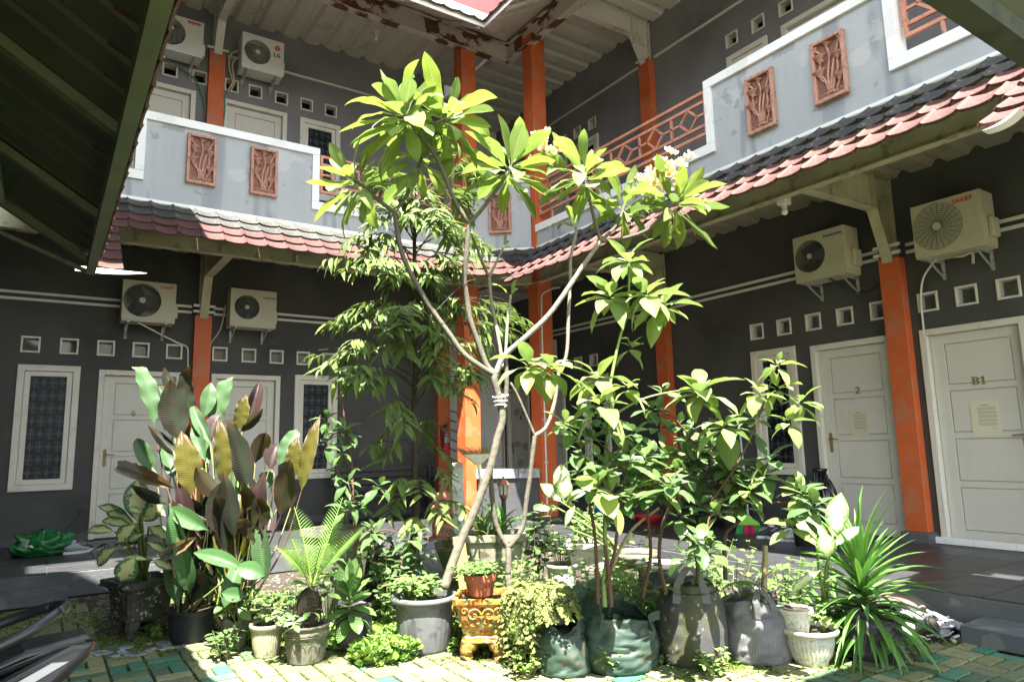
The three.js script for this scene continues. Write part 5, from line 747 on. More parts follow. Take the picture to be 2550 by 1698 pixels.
function pot(label, pos, prof, mat, o = {}) {   // profile from the foot outside up to the rim, [radius, height]
  const t = thing(o.name ?? 'flower_pot', label, 'pot', pos, o.turn ?? 0), top = prof[prof.length - 1], n = prof.length, th = o.th ?? .012;
  const p = [[.001, prof[0][1] + .003], ...prof, [top[0] - th, top[1] - .001], [top[0] - th - .006, top[1] * .8], [top[0] * .75, top[1] * .8 - .004]];
  part('body', lathe(p, o.seg ?? 48, o.mod), mat, t);
  for (const b of o.bands ?? []) part('band', new THREE.TorusGeometry(b[0], b[2] ?? .01, 8, 48).rotateX(Math.PI / 2).translate(0, b[1], 0), mat, t);
  part('soil', (() => { const g = new THREE.CircleGeometry(top[0] - th * .9, 28).rotateX(-Math.PI / 2); const q = g.attributes.position; for (let i = 0; i < q.count; i++) q.setY(i, .012 * rnd()); g.translate(0, top[1] * (o.soilAt ?? .9), 0); return uvm(g); })(), M.soil, t);
  return t;
}
const rim = (r, y, w = .02, h = .03) => [[r, y - h], [r + w, y - h * .8], [r + w * 1.25, y - h * .3], [r + w, y]];
pot('black round pot full of tall stalks, right of the carved square pot', [.92, 0, -5.32], [[.12, 0], [.135, .02], [.155, .17], ...rim(.155, .22, .018, .03)], potM.black);
pot('pale grey vase with a scalloped wavy rim', [1.11, 0, -4.92], [[.062, 0], [.066, .02], [.072, .1], [.09, .16], [.115, .2]], potM.cement, { seg: 64, mod: (a, y, r) => { const k = ss(.03, .2, y); return [r * (1 + .13 * k * Math.cos(a * 8)), y + .014 * k * Math.cos(a * 8 + .6)]; } });
pot('ribbed cream plastic pot left of the mossy banded pot', [1.23, 0, -4.62], [[.062, 0], [.07, .006], [.07, .012], [.085, .08], [.092, .15], ...rim(.092, .2, .012, .034)], potM.cream, { seg: 96, mod: (a, y, r) => r * (1 + (y > .015 && y < .16 ? .022 * Math.sin(a * 32) : 0)) });
{ const t = pot('mossy cement pot with raised bands, holding the small palm', [1.39, 0, -4.35], [[.1, 0], [.105, .02], [.122, .12], [.128, .17], [.135, .172], [.135, .19], [.129, .192], ...rim(.128, .225, .01, .02)], potM.cement, { bands: [[.128, .165, .007]] }); for (let k = 0; k < 12; k++) part('arch', move(new THREE.TorusGeometry(.022, .004, 6, 12, Math.PI), Math.sin(k * .5236) * .119, .1, Math.cos(k * .5236) * .119, k * .5236), potM.cement, t); }
pot('big grey plastic pot with a thick rolled rim and upright ribs', [2.07, 0, -4.13], [[.13, 0], [.15, .008], [.155, .03], [.168, .12], [.176, .2], [.178, .27], [.17, .285], [.185, .3], [.207, .305], [.214, .318], [.209, .333], [.196, .338]], potM.grey, { seg: 128, soilAt: .88, mod: (a, y, r) => r * (1 + (y > .03 && y < .26 ? .018 * Math.pow(Math.abs(Math.sin(a * 14)), 6) * ss(.26, .16, y) : 0)) });
pot('small terracotta pot standing on the yellow square planter', [2.25, .365, -3.74], [[.07, 0], [.075, .01], [.088, .08], [.092, .09], [.098, .092], [.1, .13], [.094, .132]], potM.terra, { seg: 72, mod: (a, y, r) => r * (1 + (y > .012 && y < .088 ? .012 * Math.sin(a * 30) : 0)) });
pot('small black pot wedged in the top of the front green sack', [2.45, .27, -3.24], [[.045, 0], [.05, .01], [.066, .1], [.072, .125], [.078, .127], [.08, .14], [.074, .142]], potM.black, { seg: 72, mod: (a, y, r) => r * (1 + (y > .02 && y < .11 ? .02 * Math.sin(a * 26) : 0)) });
const ribW = { seg: 120, mod: (a, y, r) => r * (1 + (y > .03 && y < .15 ? .018 * Math.sin(a * 34) : 0)) };
pot('fluted white pot at the front right, with another pot sunk in it', [3.69, 0, -2.52], [[.085, 0], [.092, .006], [.09, .015], [.115, .06], [.132, .12], [.135, .16], ...rim(.138, .2, .02, .035)], potM.white, { ...ribW, soilAt: .85 });
pot('smooth white pot tilted inside the fluted white pot', [3.63, .17, -2.56], [[.06, 0], [.07, .01], [.085, .08], [.094, .11], [.1, .114], [.104, .13], [.098, .135]], potM.white, { turn: .3, seg: 48, mod: (a, y, r) => r * (1 + (y > .03 && y < .1 ? .01 * Math.sin(y * 300) : 0)) });
pot('round cream pot on the ground behind the forked brown stems', [3.69, 0.09, -3.91], [[.1, 0], [.11, .01], [.135, .12], [.15, .24], [.155, .3], ...rim(.155, .37, .02, .05)], potM.pale, { seg: 96, mod: (a, y, r) => r * (1 + (y > .02 && y < .28 ? .01 * Math.sin(a * 36) : 0)) });
pot('cream pot with a flared rim standing in a silvery bag', [3.54, .22, -3.53], [[.09, 0], [.1, .01], [.115, .1], [.125, .16], ...rim(.125, .225, .025, .04)], potM.white, { soilAt: .86 });
pot('white ribbed pot near the foot of the right orange column', [3.38, .1, -4.4], [[.08, 0], [.09, .01], [.105, .12], [.11, .2], ...rim(.11, .25, .015, .035)], potM.white, { seg: 96, mod: (a, y, r) => r * (1 + (y > .02 && y < .2 ? .03 * Math.sin(a * 26) : 0)) });
pot('plain terracotta pot half hidden behind the leafy shrub', [2.46, .1, -5.8], [[.08, 0], [.1, .1], [.108, .17], [.115, .172], [.118, .22], [.11, .222]], potM.terra);
pot('dark mossy pot of fine grass left of the wavy-leaved tree', [2.37, 0, -5.2], [[.1, 0], [.11, .02], [.13, .14], [.14, .2], ...rim(.14, .25, .012, .03)], potM.old);
function squarePot(name, label, pos, turn, rings, mat, o = {}) {   // rings: [half width, height]
  const t = thing(name, label, 'planter', pos, turn), pr = [[.001, rings[0][1]], ...rings, [rings[rings.length - 1][0] - .03, rings[rings.length - 1][1] + .001], [rings[rings.length - 1][0] - .035, rings[rings.length - 1][1] - .05]];
  const rows = pr.map(([r, y]) => { const c = Math.min(.022, r * .3), l = []; for (let k = 0; k < 4; k++) for (const [a, b] of [[r, -(r - c)], [r, r - c], [r - c, r]].slice(0, 2)) { const q = k * Math.PI / 2; l.push([a * Math.cos(q) - b * Math.sin(q), y, a * Math.sin(q) + b * Math.cos(q)]); } return l; });
  const pos2 = [], n = 8; for (let i = 0; i < rows.length - 1; i++) for (let j = 0; j < n; j++) { const a = rows[i][j], b = rows[i][(j + 1) % n], c = rows[i + 1][j], d = rows[i + 1][(j + 1) % n]; pos2.push(...a, ...c, ...b, ...b, ...c, ...d); }
  const g = new THREE.BufferGeometry(); g.setAttribute('position', new THREE.Float32BufferAttribute(pos2, 3)); g.computeVertexNormals(); part('body', uvm(g), mat, t);
  const h = rings[rings.length - 1]; part('soil', box(-h[0] + .034, h[0] - .034, h[1] - .06, h[1] - .035, -h[0] + .034, h[0] - .034), M.soil, t);
  if (o.feet) for (let k = 0; k < 4; k++) { const a = k * Math.PI / 2 + Math.PI / 4, r = rings[0][0] * 1.2, f = tube([V(Math.cos(a) * r * .8, o.feet, Math.sin(a) * r * .8), V(Math.cos(a) * r * 1.08, o.feet * .55, Math.sin(a) * r * 1.08), V(Math.cos(a) * r, o.feet * .25, Math.sin(a) * r), V(Math.cos(a) * r * 1.25, .008, Math.sin(a) * r * 1.25)], 1, u => [.05, .042, .03, .034, .036][Math.min(4, Math.floor(u * 4.99))], 8, 5); part('foot', f, mat, t); }
  for (let k = 0; k < 4; k++) for (const s of o.scrolls ?? []) { const [x, y, r, q, z, tilt] = s; const sp = []; for (let i = 0; i <= 22; i++) { const a = i / 22 * 8.2, R = r * (1 - i / 26); sp.push([x + q * R * Math.cos(a), y + R * Math.sin(a), 0]); } const g2 = tube(sp, .006, .003, 6, 2); g2.rotateX(tilt ?? 0); g2.translate(0, 0, z); g2.rotateY(k * Math.PI / 2); part('scroll', g2, mat, t); }
  for (const b of o.bands ?? []) part('moulding', [0, 1, 2, 3].map(k => { const q = box(-b[0], b[0], b[1], b[1] + (b[2] ?? .02), b[0] - .012, b[0] + .008, .006); q.rotateY(k * Math.PI / 2); return q; }), mat, t);
  return t;
}
squarePot('carved_planter', 'dark mossy square planter with carved scrolls and claw feet, at the left end', [.65, 0, -5.78], .35, [[.12, .1], [.14, .105], [.15, .14], [.145, .15], [.16, .3], [.175, .33], [.2, .34], [.205, .38]], potM.old, { feet: .11, scrolls: [[-.055, .23, .045, 1, .158], [.055, .23, .045, -1, .158], [-.1, .29, .02, 1, .168], [.1, .29, .02, -1, .168], [0, .19, .02, 1, .155]], bands: [[.15, .12], [.2, .335, .018]] });
squarePot('carved_planter', 'yellow ochre square planter with carved leaves and claw feet', [2.3, 0, -3.79], -.62, [[.105, .1], [.122, .105], [.125, .14], [.115, .15], [.128, .2], [.14, .205], [.138, .22], [.145, .3], [.162, .33], [.172, .335], [.172, .362]], potM.ochre, { feet: .11, scrolls: [[-.045, .275, .042, 1, .139, .1], [.045, .275, .042, -1, .139, .1], [-.1, .3, .02, 1, .145, .1], [.1, .3, .02, -1, .145, .1], [-.02, .235, .022, 1, .136, .05], [.02, .235, .022, -1, .136, .05], [0, .17, .018, 1, .119], [-.06, .17, .016, -1, .119], [.06, .17, .016, 1, .119]], bands: [[.118, .105, .02]] });
squarePot('stone_trough', 'tall weathered concrete planter with dark streaks behind the small palm', [1.93, 0, -5.35], .5, [[.13, 0], [.16, .3], [.19, .6], [.205, .605], [.205, .66]], M.concrete, {});
squarePot('stone_trough', 'dark mossy concrete planter right of the tall weathered one', [2.2, 0, -5.55], .3, [[.09, 0], [.11, .3], [.13, .5], [.135, .52]], potM.old, {});
squarePot('white_planter', 'long low white planter at the porch edge behind the green stems', [3.63, .3, -4.36], .75, [[.14, 0], [.16, .15], [.18, .16], [.18, .2]], potM.white, {});
{ const t = squarePot('wide_planter', 'wide pale concrete planter with a flared lip between the bare stems', [3.06, .0, -4.85], -.58, [[.14, 0], [.16, .2], [.205, .5], [.225, .52], [.228, .57]], potM.pale, {}); t.scale.set(1.08, 1, .9); }
{ const t = thing('wooden_board', 'narrow old board leaning by the thick frangipani trunk', 'board', [2.68, 0, -4.62], -.5); part('board', move(box(-.045, .045, 0, .6, -.012, .012, .004), 0, 0, 0, 0, 0, .12), BK.bamboo, t); const u = thing('stone_slab', 'short slanting stone slab by the terracotta statue', 'slab', [2.93, .1, -5.2], -.5); part('slab', move(box(-.07, .07, 0, .42, -.04, .04, .01), 0, 0, 0, 0, 0, .35), potM.cement, u); }

// ------------------------------------------------ woven sacks
const weave = (c, c2, st) => std([1, 1, 1], .55, { bumpMap: tex(128, (u, v) => { const k = .5 + .25 * Math.sin(u * 6.283 * 16) * Math.sin(v * 6.283 * 16); return [k, k, k]; }, .06, false), bumpScale: .0008, map: tex(512, (u, v) => { let q = mix3(c, c2, ss(.35, .7, fbm(u, v, 4, 5))); if (st) q = sc3(q, .85 + .25 * (Math.sin(u * 6.283 * 40) > .2 ? 1 : 0)); return mix3(q, [.12, .1, .065], ss(.62, .78, fbm(u + .3, v + .7, 6, 5)) * .45); }, .6) });
const SM = { green: weave([.012, .03, .02], [.028, .056, .041]), dark: weave([.05, .052, .05], [.09, .09, .085]), silver: weave([.08, .082, .088], [.15, .15, .16], true), black: weave([.022, .022, .024], [.04, .04, .04]) };
SM.mossy = std([1, 1, 1], .85, { bumpMap: bumpT, bumpScale: .002, map: tex(512, (u, v) => { let q = mix3([.025, .026, .025], [.07, .07, .067], fbm(u, v, 5, 5)); q = mix3(q, [.05, .055, .018], ss(.5, .66, fbm(u + .1, v + .5, 4, 6)) * .85); return mix3(q, [.26, .25, .2], ss(.68, .76, fbm(u + .6, v, 20, 4)) * .5); }, .55) });
function ribbon(pts, w, side, th = .004) {
  const cv = new THREE.CatmullRomCurve3(pts.map(A)), n = 20, pos = [], uv = [], idx = []; const S = A(side).normalize(); let len = 0, last = null;
  for (let i = 0; i <= n; i++) { const p = cv.getPoint(i / n), T = cv.getTangent(i / n), N = T.clone().cross(S).normalize(); if (last) len += last.distanceTo(p); last = p; for (const [a, b] of [[-1, 1], [1, 1], [1, -1], [-1, -1]]) { const q = p.clone().add(S.clone().multiplyScalar(a * w / 2)).add(N.clone().multiplyScalar(b * th / 2)); pos.push(q.x, q.y, q.z); uv.push(a * w / 2, len); } }
  for (let i = 0; i < n; i++) for (let j = 0; j < 4; j++) { const a = i * 4 + j, b = i * 4 + (j + 1) % 4; idx.push(a, b, a + 4, b, b + 4, a + 4); }
  const g = new THREE.BufferGeometry(); g.setAttribute('position', new THREE.Float32BufferAttribute(pos, 3)); g.setAttribute('uv', new THREE.Float32BufferAttribute(uv, 2)); g.setIndex(idx); const h = g.toNonIndexed(); h.computeVertexNormals(); return h;
}
function sack(label, pos, turn, W, H, mat, o = {}) {
  const t = thing('planting_sack', label, 'sack', pos, turn), N = 72, K = 26, so = rnd() * 9, lean = o.lean ?? 0, pos2 = [], uv = [], idx = [], R = W / 2, prof = o.prof ?? [[0, .86], [.08, .97], [.35, 1], [.7, .95], [1, .88]];
  const pr = s => { for (let i = 1; i < prof.length; i++) if (s <= prof[i][0]) { const q = (s - prof[i - 1][0]) / (prof[i][0] - prof[i - 1][0]); return lerp(prof[i - 1][1], prof[i][1], q); } return prof[prof.length - 1][1]; };
  const at = (a, s, inn) => {
    const u = a / 6.2832, fold = fbm(u + so, s * .35 + so, 7, 4, 5) - .5, vert = Math.pow(Math.abs(Math.sin(a * 4.5 + so + 2 * fbm(u, s, 3, 2))), 3), crease = Math.abs(fbm(u * 1 + so * .3, s * .8, 5, 3, 4) - .5) * 2;
    let r = R * pr(s) * (1 + (o.fold ?? .22) * fold - (o.fold ?? .22) * .35 * (1 - Math.min(1, crease * 5)) * ss(0, .15, s) + .04 * vert * ss(.5, 1, s)); if (inn) r -= .008;
    let y = H * s + (s > .8 ? (s - .8) * 5 * H * (o.rimWave ?? .1) * (Math.sin(a * 2 + so) * .7 + .6 * (fbm(u, so, 6, 3) - .5) * 2) : 0) + .02 * fold * (s > .1 ? 1 : 0); y -= (o.slump ?? 0) * s * s * Math.max(0, Math.cos(a - (o.slumpAt ?? 0)));
    return [Math.cos(a) * r * (o.wide ?? 1) + lean * s * s, Math.max(.002, y), Math.sin(a) * r + (o.leanZ ?? 0) * s];
  };
  for (let i = 0; i <= K + 6; i++) for (let j = 0; j <= N; j++) { const a = j / N * 6.2832, s = i <= K ? i / K : 1 - (i - K) * .05, p = at(a, s, i > K); pos2.push(...p); uv.push(a * R, s * H); }
  for (let i = 0; i < K + 6; i++) for (let j = 0; j < N; j++) { const a = i * (N + 1) + j, b = a + N + 1; idx.push(a, b, a + 1, a + 1, b, b + 1); }
  const g = new THREE.BufferGeometry(); g.setAttribute('position', new THREE.Float32BufferAttribute(pos2, 3)); g.setAttribute('uv', new THREE.Float32BufferAttribute(uv, 2)); g.setIndex(idx); g.computeVertexNormals(); part('body', g, mat, t);
  part('soil', (() => { const sg = new THREE.CircleGeometry(R * .86, 24).rotateX(-Math.PI / 2); sg.scale(o.wide ?? 1, 1, 1); return uvm(sg.translate(lean * .55, H * (o.fill ?? .74), (o.leanZ ?? 0) * .7)); })(), M.soil, t);
  for (const [a, up, out, span] of o.handles ?? []) { const p0 = at(a - span, .78, false), p1 = at(a - span, 1, false), p2 = at(a + span, 1, false), p3 = at(a + span, .78, false), m = [(p1[0] + p2[0]) / 2 + Math.cos(a) * out, H + up, (p1[2] + p2[2]) / 2 + Math.sin(a) * out]; const k = 1.03; part('handle', ribbon([[p0[0] * k, p0[1], p0[2] * k], [p1[0] * k, p1[1], p1[2] * k], m, [p2[0] * k, p2[1], p2[2] * k], [p3[0] * k, p3[1], p3[2] * k]], o.strap ?? .04, [Math.cos(a) * (out > .03 ? .1 : 0) - Math.sin(a), .1, Math.cos(a)].map((v, i) => out > .03 ? [0, 1, 0][i] * .9 + v * .3 : v)), o.strapM ?? mat, t); }
  return t;
}
const F0 = 2.16;   // the angle, about the vertical, that looks back to the viewer
sack('front green sack, crumpled, with a small black pot in its mouth', [2.5, 0, -3.27], 0, .33, .3, SM.green, { fold: .3, rimWave: .16, slump: .02, slumpAt: F0, prof: [[0, .92], [.1, 1.02], [.4, 1], [.75, .84], [1, .66]] });
sack('large green sack with gaping mouth and strap handles', [2.8, 0, -3.14], 0, .43, .35, SM.green, { fold: .26, rimWave: .14, slump: .1, slumpAt: F0 - .7, wide: 1.05, prof: [[0, .86], [.1, .98], [.4, 1.04], [.75, .96], [1, .84]], handles: [[F0 + 1.0, .07, .0, .3], [F0 - 1.35, -.06, .07, .35]], fill: .6, strap: .055 });
sack('tall dark grey sack stained with moss, looped handle on top', [3.23, 0, -2.98], 0, .4, .44, SM.mossy, { fold: .12, rimWave: .02, prof: [[0, .94], [.06, 1], [.4, 1.02], [.68, .96], [.85, .8], [1, .68]], handles: [[F0 + .15, .1, -.0, .5]], strap: .045, strapM: SM.dark, fill: .9 });
sack('silvery grey striped sack with dry twigs, left of the white pots', [3.56, 0, -2.78], 0, .4, .33, SM.silver, { fold: .2, rimWave: .12, prof: [[0, .92], [.1, 1], [.6, 1], [.85, .98], [1, .9]], handles: [[F0, .07, -.06, .25]], strapM: SM.dark, fill: .8 });
sack('black plastic sack at the foot of the spiky plant', [4.08, 0, -2.38], 0, .36, .26, SM.black, { fold: .34, rimWave: .14, fill: .85 });
sack('dull black sack behind the fleshy thick-leaved plant', [1.74, 0, -4.48], 0, .24, .27, SM.dark, { fold: .2, rimWave: .08 });
sack('torn silvery bag around a cream pot, behind the tall dark sack', [3.52, 0, -3.5], 0, .32, .4, SM.silver, { fold: .24, rimWave: .14, fill: .7 });
sack('faded turquoise sack half buried in leaves behind the green sack', [2.98, 0, -3.6], 0, .3, .34, weave([.1, .19, .19], [.18, .27, .27]), { fold: .3, rimWave: .2 });

// ------------------------------------------------ small plants in and among the pots
smallPlant('bright green herb spilling over the big grey pot', [2.02, .3, -4.12], .16, 16, .045, [LM.herb[0], LM.herb[2]], { name: 'herb', stems: 34, spread: .19, from: .1 });
smallPlant('fine leaved trailing plant in the small terracotta pot', [2.23, .47, -3.74], .15, 12, .034, [LM.herb[1], LM.avo[0]], { name: 'herb', stems: 30, spread: .19, droop: .5, from: .1 });
smallPlant('small round leaved plant in the ribbed cream pot', [1.22, .18, -4.62], .2, 8, .07, [LM.bush[0], LM.avo[0]], { stems: 5, spread: .12 });
smallPlant('white veined trailing plant over the rim of the mossy pot', [1.32, .2, -4.36], .2, 8, .075, [DM[0], LM.kal[0]], { stems: 6, spread: .16, droop: .5 });
smallPlant('upright leafy plant right of the wide pale planter', [3.25, .1, -4.55], .7, 10, .12, LM.bush, { stems: 4, spread: .14, sr: .005 });
smallPlant('bright sunlit small plant in the long white planter', [3.63, .45, -4.34], .28, 8, .075, LM.herb, { stems: 7, spread: .2 });
smallPlant('small plant with nodding leaves in the white ribbed pot', [3.38, .32, -4.4], .3, 10, .06, [LM.herb[0], LM.avo[0]], { stems: 8, spread: .18 });
smallPlant('leafy creeper between the green sack and the turquoise one', [2.92, .05, -3.42], .45, 10, .058, [LM.herb[0], LM.avo[0], LM.herb[2]], { stems: 12, spread: .22 });
smallPlant('green weedy seedling clump behind the tall dark sack', [3.3, .05, -3.3], .4, 10, .056, [LM.herb[0], LM.herb[2]], { stems: 12, spread: .25 });
smallPlant('weedy green clump in front of the round cream pot', [3.2, .05, -3.75], .42, 10, .05, [LM.herb[1], LM.avo[1], LM.bush[0]], { stems: 14, spread: .3 });
smallPlant('low weeds around the feet of the bare frangipani stems', [2.85, .0, -4.45], .3, 10, .05, [LM.herb[1], LM.avo[1]], { stems: 16, spread: .35 });
smallPlant('yellowish young weed between the tall dark and silvery sacks', [3.42, .02, -3.08], .3, 8, .06, [LM.herb[2], LM.avo[2]], { stems: 6, spread: .14 });
smallPlant('leafy seedling at the foot of the spiky plant', [4.0, .02, -2.22], .16, 5, .075, [LM.herb[0], LM.herb[2]], { stems: 2, spread: .05 });
smallPlant('two leaved cutting in the fluted white pot', [3.74, .17, -2.46], .16, 3, .1, [LM.avo[0], DM2[0]], { stems: 2, spread: .05 });
smallPlant('leafy plant rising over the black pot of stalks', [1.12, .18, -4.82], .22, 5, .1, [LM.avo[0], LM.bush[0]], { stems: 4, spread: .15 });
smallPlant('big leaved seedling in front of the dark mossy grass pot', [2.38, .25, -5.0], .3, 6, .17, LM.bush, { geo: GA3, stems: 2, spread: .12, sr: .006 });
smallPlant('second big leaved seedling left of the slender tree', [2.12, .25, -5.05], .4, 6, .16, LM.bush, { geo: GA3, stems: 2, spread: .1, sr: .006 });
function bladeClump(label, pos, n, L, w, mats, o = {}) { const t = thing(o.name ?? 'grass_clump', label, 'plant', pos), G = [0, 1].map(k => leafGeo('blade', { w: w / L, nl: 8, nw: 1, fold: .5, bend: [.5, 1.2][k] })); for (let k = 0; k < n; k++) { const az = k * GA, f = k / n, tl = (o.t0 ?? .1) + (o.t1 ?? 1.1) * f; putLeaf(t, pick(G), pick(mats), V(pos[0] + rr(-.5, .5) * (o.sp ?? .1), pos[1], pos[2] + rr(-.5, .5) * (o.sp ?? .1)), V(Math.sin(tl) * Math.cos(az), Math.cos(tl), Math.sin(tl) * Math.sin(az)), UP, L * rr(.6, 1.1)); } return t; }
bladeClump('dark bladed plant growing in the wide pale planter below the lantern', [3.05, .55, -4.85], 34, .34, .03, [LM.pandan[0], LM.poly[0]], { sp: .24, t1: .8 });
bladeClump('pale spiky aloe leaves left of the wide planter', [2.9, .42, -5.0], 16, .4, .035, LM.aloe, { sp: .2, t0: .3, t1: 1.3 });
bladeClump('striped pale strap leaves hanging behind the slender tree', [2.3, .3, -5.7], 18, .4, .03, LM.aloe, { t0: .6, t1: 1.6 });
bladeClump('tuft of thin upright grass left of the right orange column', [3.45, .35, -4.9], 20, .4, .014, LM.herb, { t1: .5, sp: .2 });
bladeClump('fine grass in the dark mossy pot', [2.37, .24, -5.2], 70, .16, .006, LM.pandan, { sp: .24, t1: 1.2 });
bladeClump('lower strap leaves behind the spiky plant', [4.15, .1, -2.7], 26, .5, .03, LM.pandan, { sp: .3, t0: .5, t1: 1.1 });
smallPlant('leafy weeds in the gap between the big grey pot and the yellow planter', [2.3, .0, -4.1], .26, 8, .05, [LM.herb[0], LM.bush[2]], { stems: 9, spread: .14 });
smallPlant('bright weeds at the feet of the front green sack', [2.3, .0, -3.34], .14, 7, .045, [LM.herb[2], LM.herb[0]], { stems: 9, spread: .14 });
smallPlant('trailing weeds between the two green sacks', [2.66, .0, -3.05], .16, 7, .045, [LM.herb[2], LM.herb[0]], { stems: 8, spread: .1 });
smallPlant('small weeds against the foot of the tall mossy sack', [3.1, .0, -2.72], .15, 6, .045, [LM.herb[0], LM.herb[1]], { stems: 9, spread: .16 });
smallPlant('leafy plant left of the dark mossy pot of grass', [2.1, .0, -4.75], .5, 9, .085, [LM.bush[0], LM.avo[1]], { stems: 6, spread: .2 });
smallPlant('leafy stems behind the yellow planter and the bare trunks', [2.62, .0, -4.25], .52, 10, .075, [LM.herb[1], LM.avo[1], LM.bush[2]], { stems: 8, spread: .24 });
smallPlant('tall weedy stems behind the silvery sack', [3.75, .05, -3.1], .55, 10, .07, [LM.herb[0], LM.bush[2], LM.avo[2]], { stems: 8, spread: .25 });
smallPlant('weedy greenery between the pale variegated plant and the white pots', [3.8, .05, -2.75], .42, 9, .06, [LM.herb[0], LM.bush[0]], { stems: 8, spread: .18 });
smallPlant('dark leafy plant between the black pot and the concrete planter', [1.5, .0, -4.95], .42, 9, .08, [LM.bush[0], LM.bush[1]], { stems: 7, spread: .22 });
smallPlant('yellowing leafy plant left of the statue boulder', [2.72, .1, -5.7], .45, 8, .08, [LM.avo[1], LM.bush[2]], { stems: 6, spread: .2 });
smallPlant('broad leaved weeds under the bushy tree beside the round cream pot', [3.45, .05, -3.8], .4, 9, .085, [LM.herb[0], LM.bush[0], LM.avo[1]], { stems: 7, spread: .22 });
smallPlant('light green plant in front of the wide pale planter', [2.95, .05, -4.4], .42, 10, .07, [LM.herb[0], LM.herb[2]], { stems: 8, spread: .22 });
smallPlant('low bright plant left of the turquoise sack', [2.72, .05, -3.75], .4, 10, .06, [LM.herb[0], LM.herb[2], LM.avo[2]], { stems: 9, spread: .2 });
smallPlant('dense weeds behind the large green sack', [3.05, .05, -3.28], .46, 11, .06, [LM.herb[0], LM.bush[2]], { stems: 9, spread: .2 });
smallPlant('leafy plant before the porch edge under the bushy tree', [4.1, .05, -3.6], .5, 9, .09, [LM.bush[0], LM.herb[1]], { stems: 7, spread: .26 });
smallPlant('leafy plant at the porch edge beyond the silvery sack', [4.3, .05, -3.05], .4, 9, .08, [LM.bush[2], LM.herb[0]], { stems: 7, spread: .24 });
smallPlant('big leaved plant between the boulders and the shrub', [2.3, .1, -5.45], .5, 8, .13, LM.bush, { geo: GA3, stems: 4, spread: .2 });
smallPlant('leafy plant right of the tall weathered planter', [1.75, .1, -5.0], .5, 8, .1, [LM.bush[0], LM.avo[1]], { geo: GA3, stems: 5, spread: .2 });
smallPlant('thin leaved plant at the right column foot beside the white pipe', [4.6, .1, -5.6], .7, 10, .09, [LM.herb[0], LM.bush[2]], { stems: 6, spread: .25 });
smallPlant('pale leaved plant on the bed right of the long white planter', [4.0, .05, -4.3], .5, 9, .09, [LM.herb[2], LM.avo[2]], { stems: 6, spread: .24 });
smallPlant('dark leafy plant left of the ribbed cream pot', [1.0, .0, -4.7], .2, 7, .06, [LM.bush[0], LM.herb[1]], { stems: 6, spread: .12 });
// papaya seedling leaves behind the tall sack
{ const t = thing('papaya_seedling', 'small plant with deeply cut star leaves behind the tall dark sack', 'plant', [3.36, .3, -2.92]); const lob = leafGeo('lance', { w: .3, nl: 6, nw: 1, fold: .15, bend: .3 }); for (const [x, y, z, s] of [[-.28, .13, -.1, .16], [.13, .13, .1, .17], [.2, .06, .12, .13], [-.1, .15, -.05, .13]]) { const b = V(3.36 + x, .3 + y, -2.92 + z), gs = []; for (let k = 0; k < 7; k++) { const a = -2.1 + k * .7; putLeaf(t, lob, LM.herb[0], b, V(Math.sin(a) * .8 + .3, -.1, Math.cos(a) * .9 + .3), UP, s * (1 - Math.abs(k - 3) * .1)); const c = t.children.pop(); c.parent = null; c.updateMatrix(); gs.push(lob.clone().applyMatrix4(c.matrix)); } part('leaf', merge(gs), LM.herb[0], t); part('leaf_stalk', tube([V(0, -.05, 0), V(x * .5, y * .8, z * .5), V(x, y, z)], .003, .002, 5, 3), BK.green, t); } }
// maidenhair fern
{
  const t = thing('maidenhair_fern', 'pale lacy fern cascading over the front green sack', 'fern', [2.46, .38, -3.36]), lf = leafGeo('round', { w: 1, nl: 4, nw: 1, fold: .1, bend: .2 });
  for (let k = 0; k < 64; k++) {
    const az = k * GA, R = rr(.05, .23), dx = Math.cos(az) * R - .05, dz = Math.sin(az) * R, left = Math.cos(az) * -.83 + Math.sin(az) * -.3 > .35, fr = left ? rr(.1, .36) : rr(.03, .1), p = [V(0, 0, 0), V(dx * .5 + rr(-.03, .03), rr(.03, .1), dz * .5), V(dx, rr(-.01, .06), dz), V(dx * 1.2 + rr(-.03, .03), -fr, dz * 1.2 + rr(-.03, .05))];
    const cv = new THREE.CatmullRomCurve3(p), f = part('frond', tube(p, .0016, .0008, 4, 4), BK.dark, t), gs = [];
    for (let i = 6; i < 30; i++) { const u = i / 30, q = cv.getPoint(u), T = cv.getTangent(u), S = T.clone().cross(UP).normalize(); for (const s of [-1, 1]) for (let m = 0; m < 3; m++) { const L = rr(.011, .024), o = q.clone().add(S.clone().multiplyScalar(s * (.004 + m * .017 + rr(-.005, .005)) * (1 - u * .4))).add(V(rr(-.004, .004), -m * .004, rr(-.004, .004))); putLeaf(t, lf, LM.fern, o.add(t.position), S.clone().multiplyScalar(s).add(T.clone().multiplyScalar(.6)).add(V(0, -.3, 0)), UP.clone().add(V(rr(-.8, .8), 0, rr(-.5, .7))), L); const c = t.children.pop(); c.parent = null; c.updateMatrix(); if (rnd() < .8) gs.push(lf.clone().applyMatrix4(c.matrix)); } }
    part('leaflets', merge(gs), LM.fern, f).userData.kind = 'stuff';
  }
}
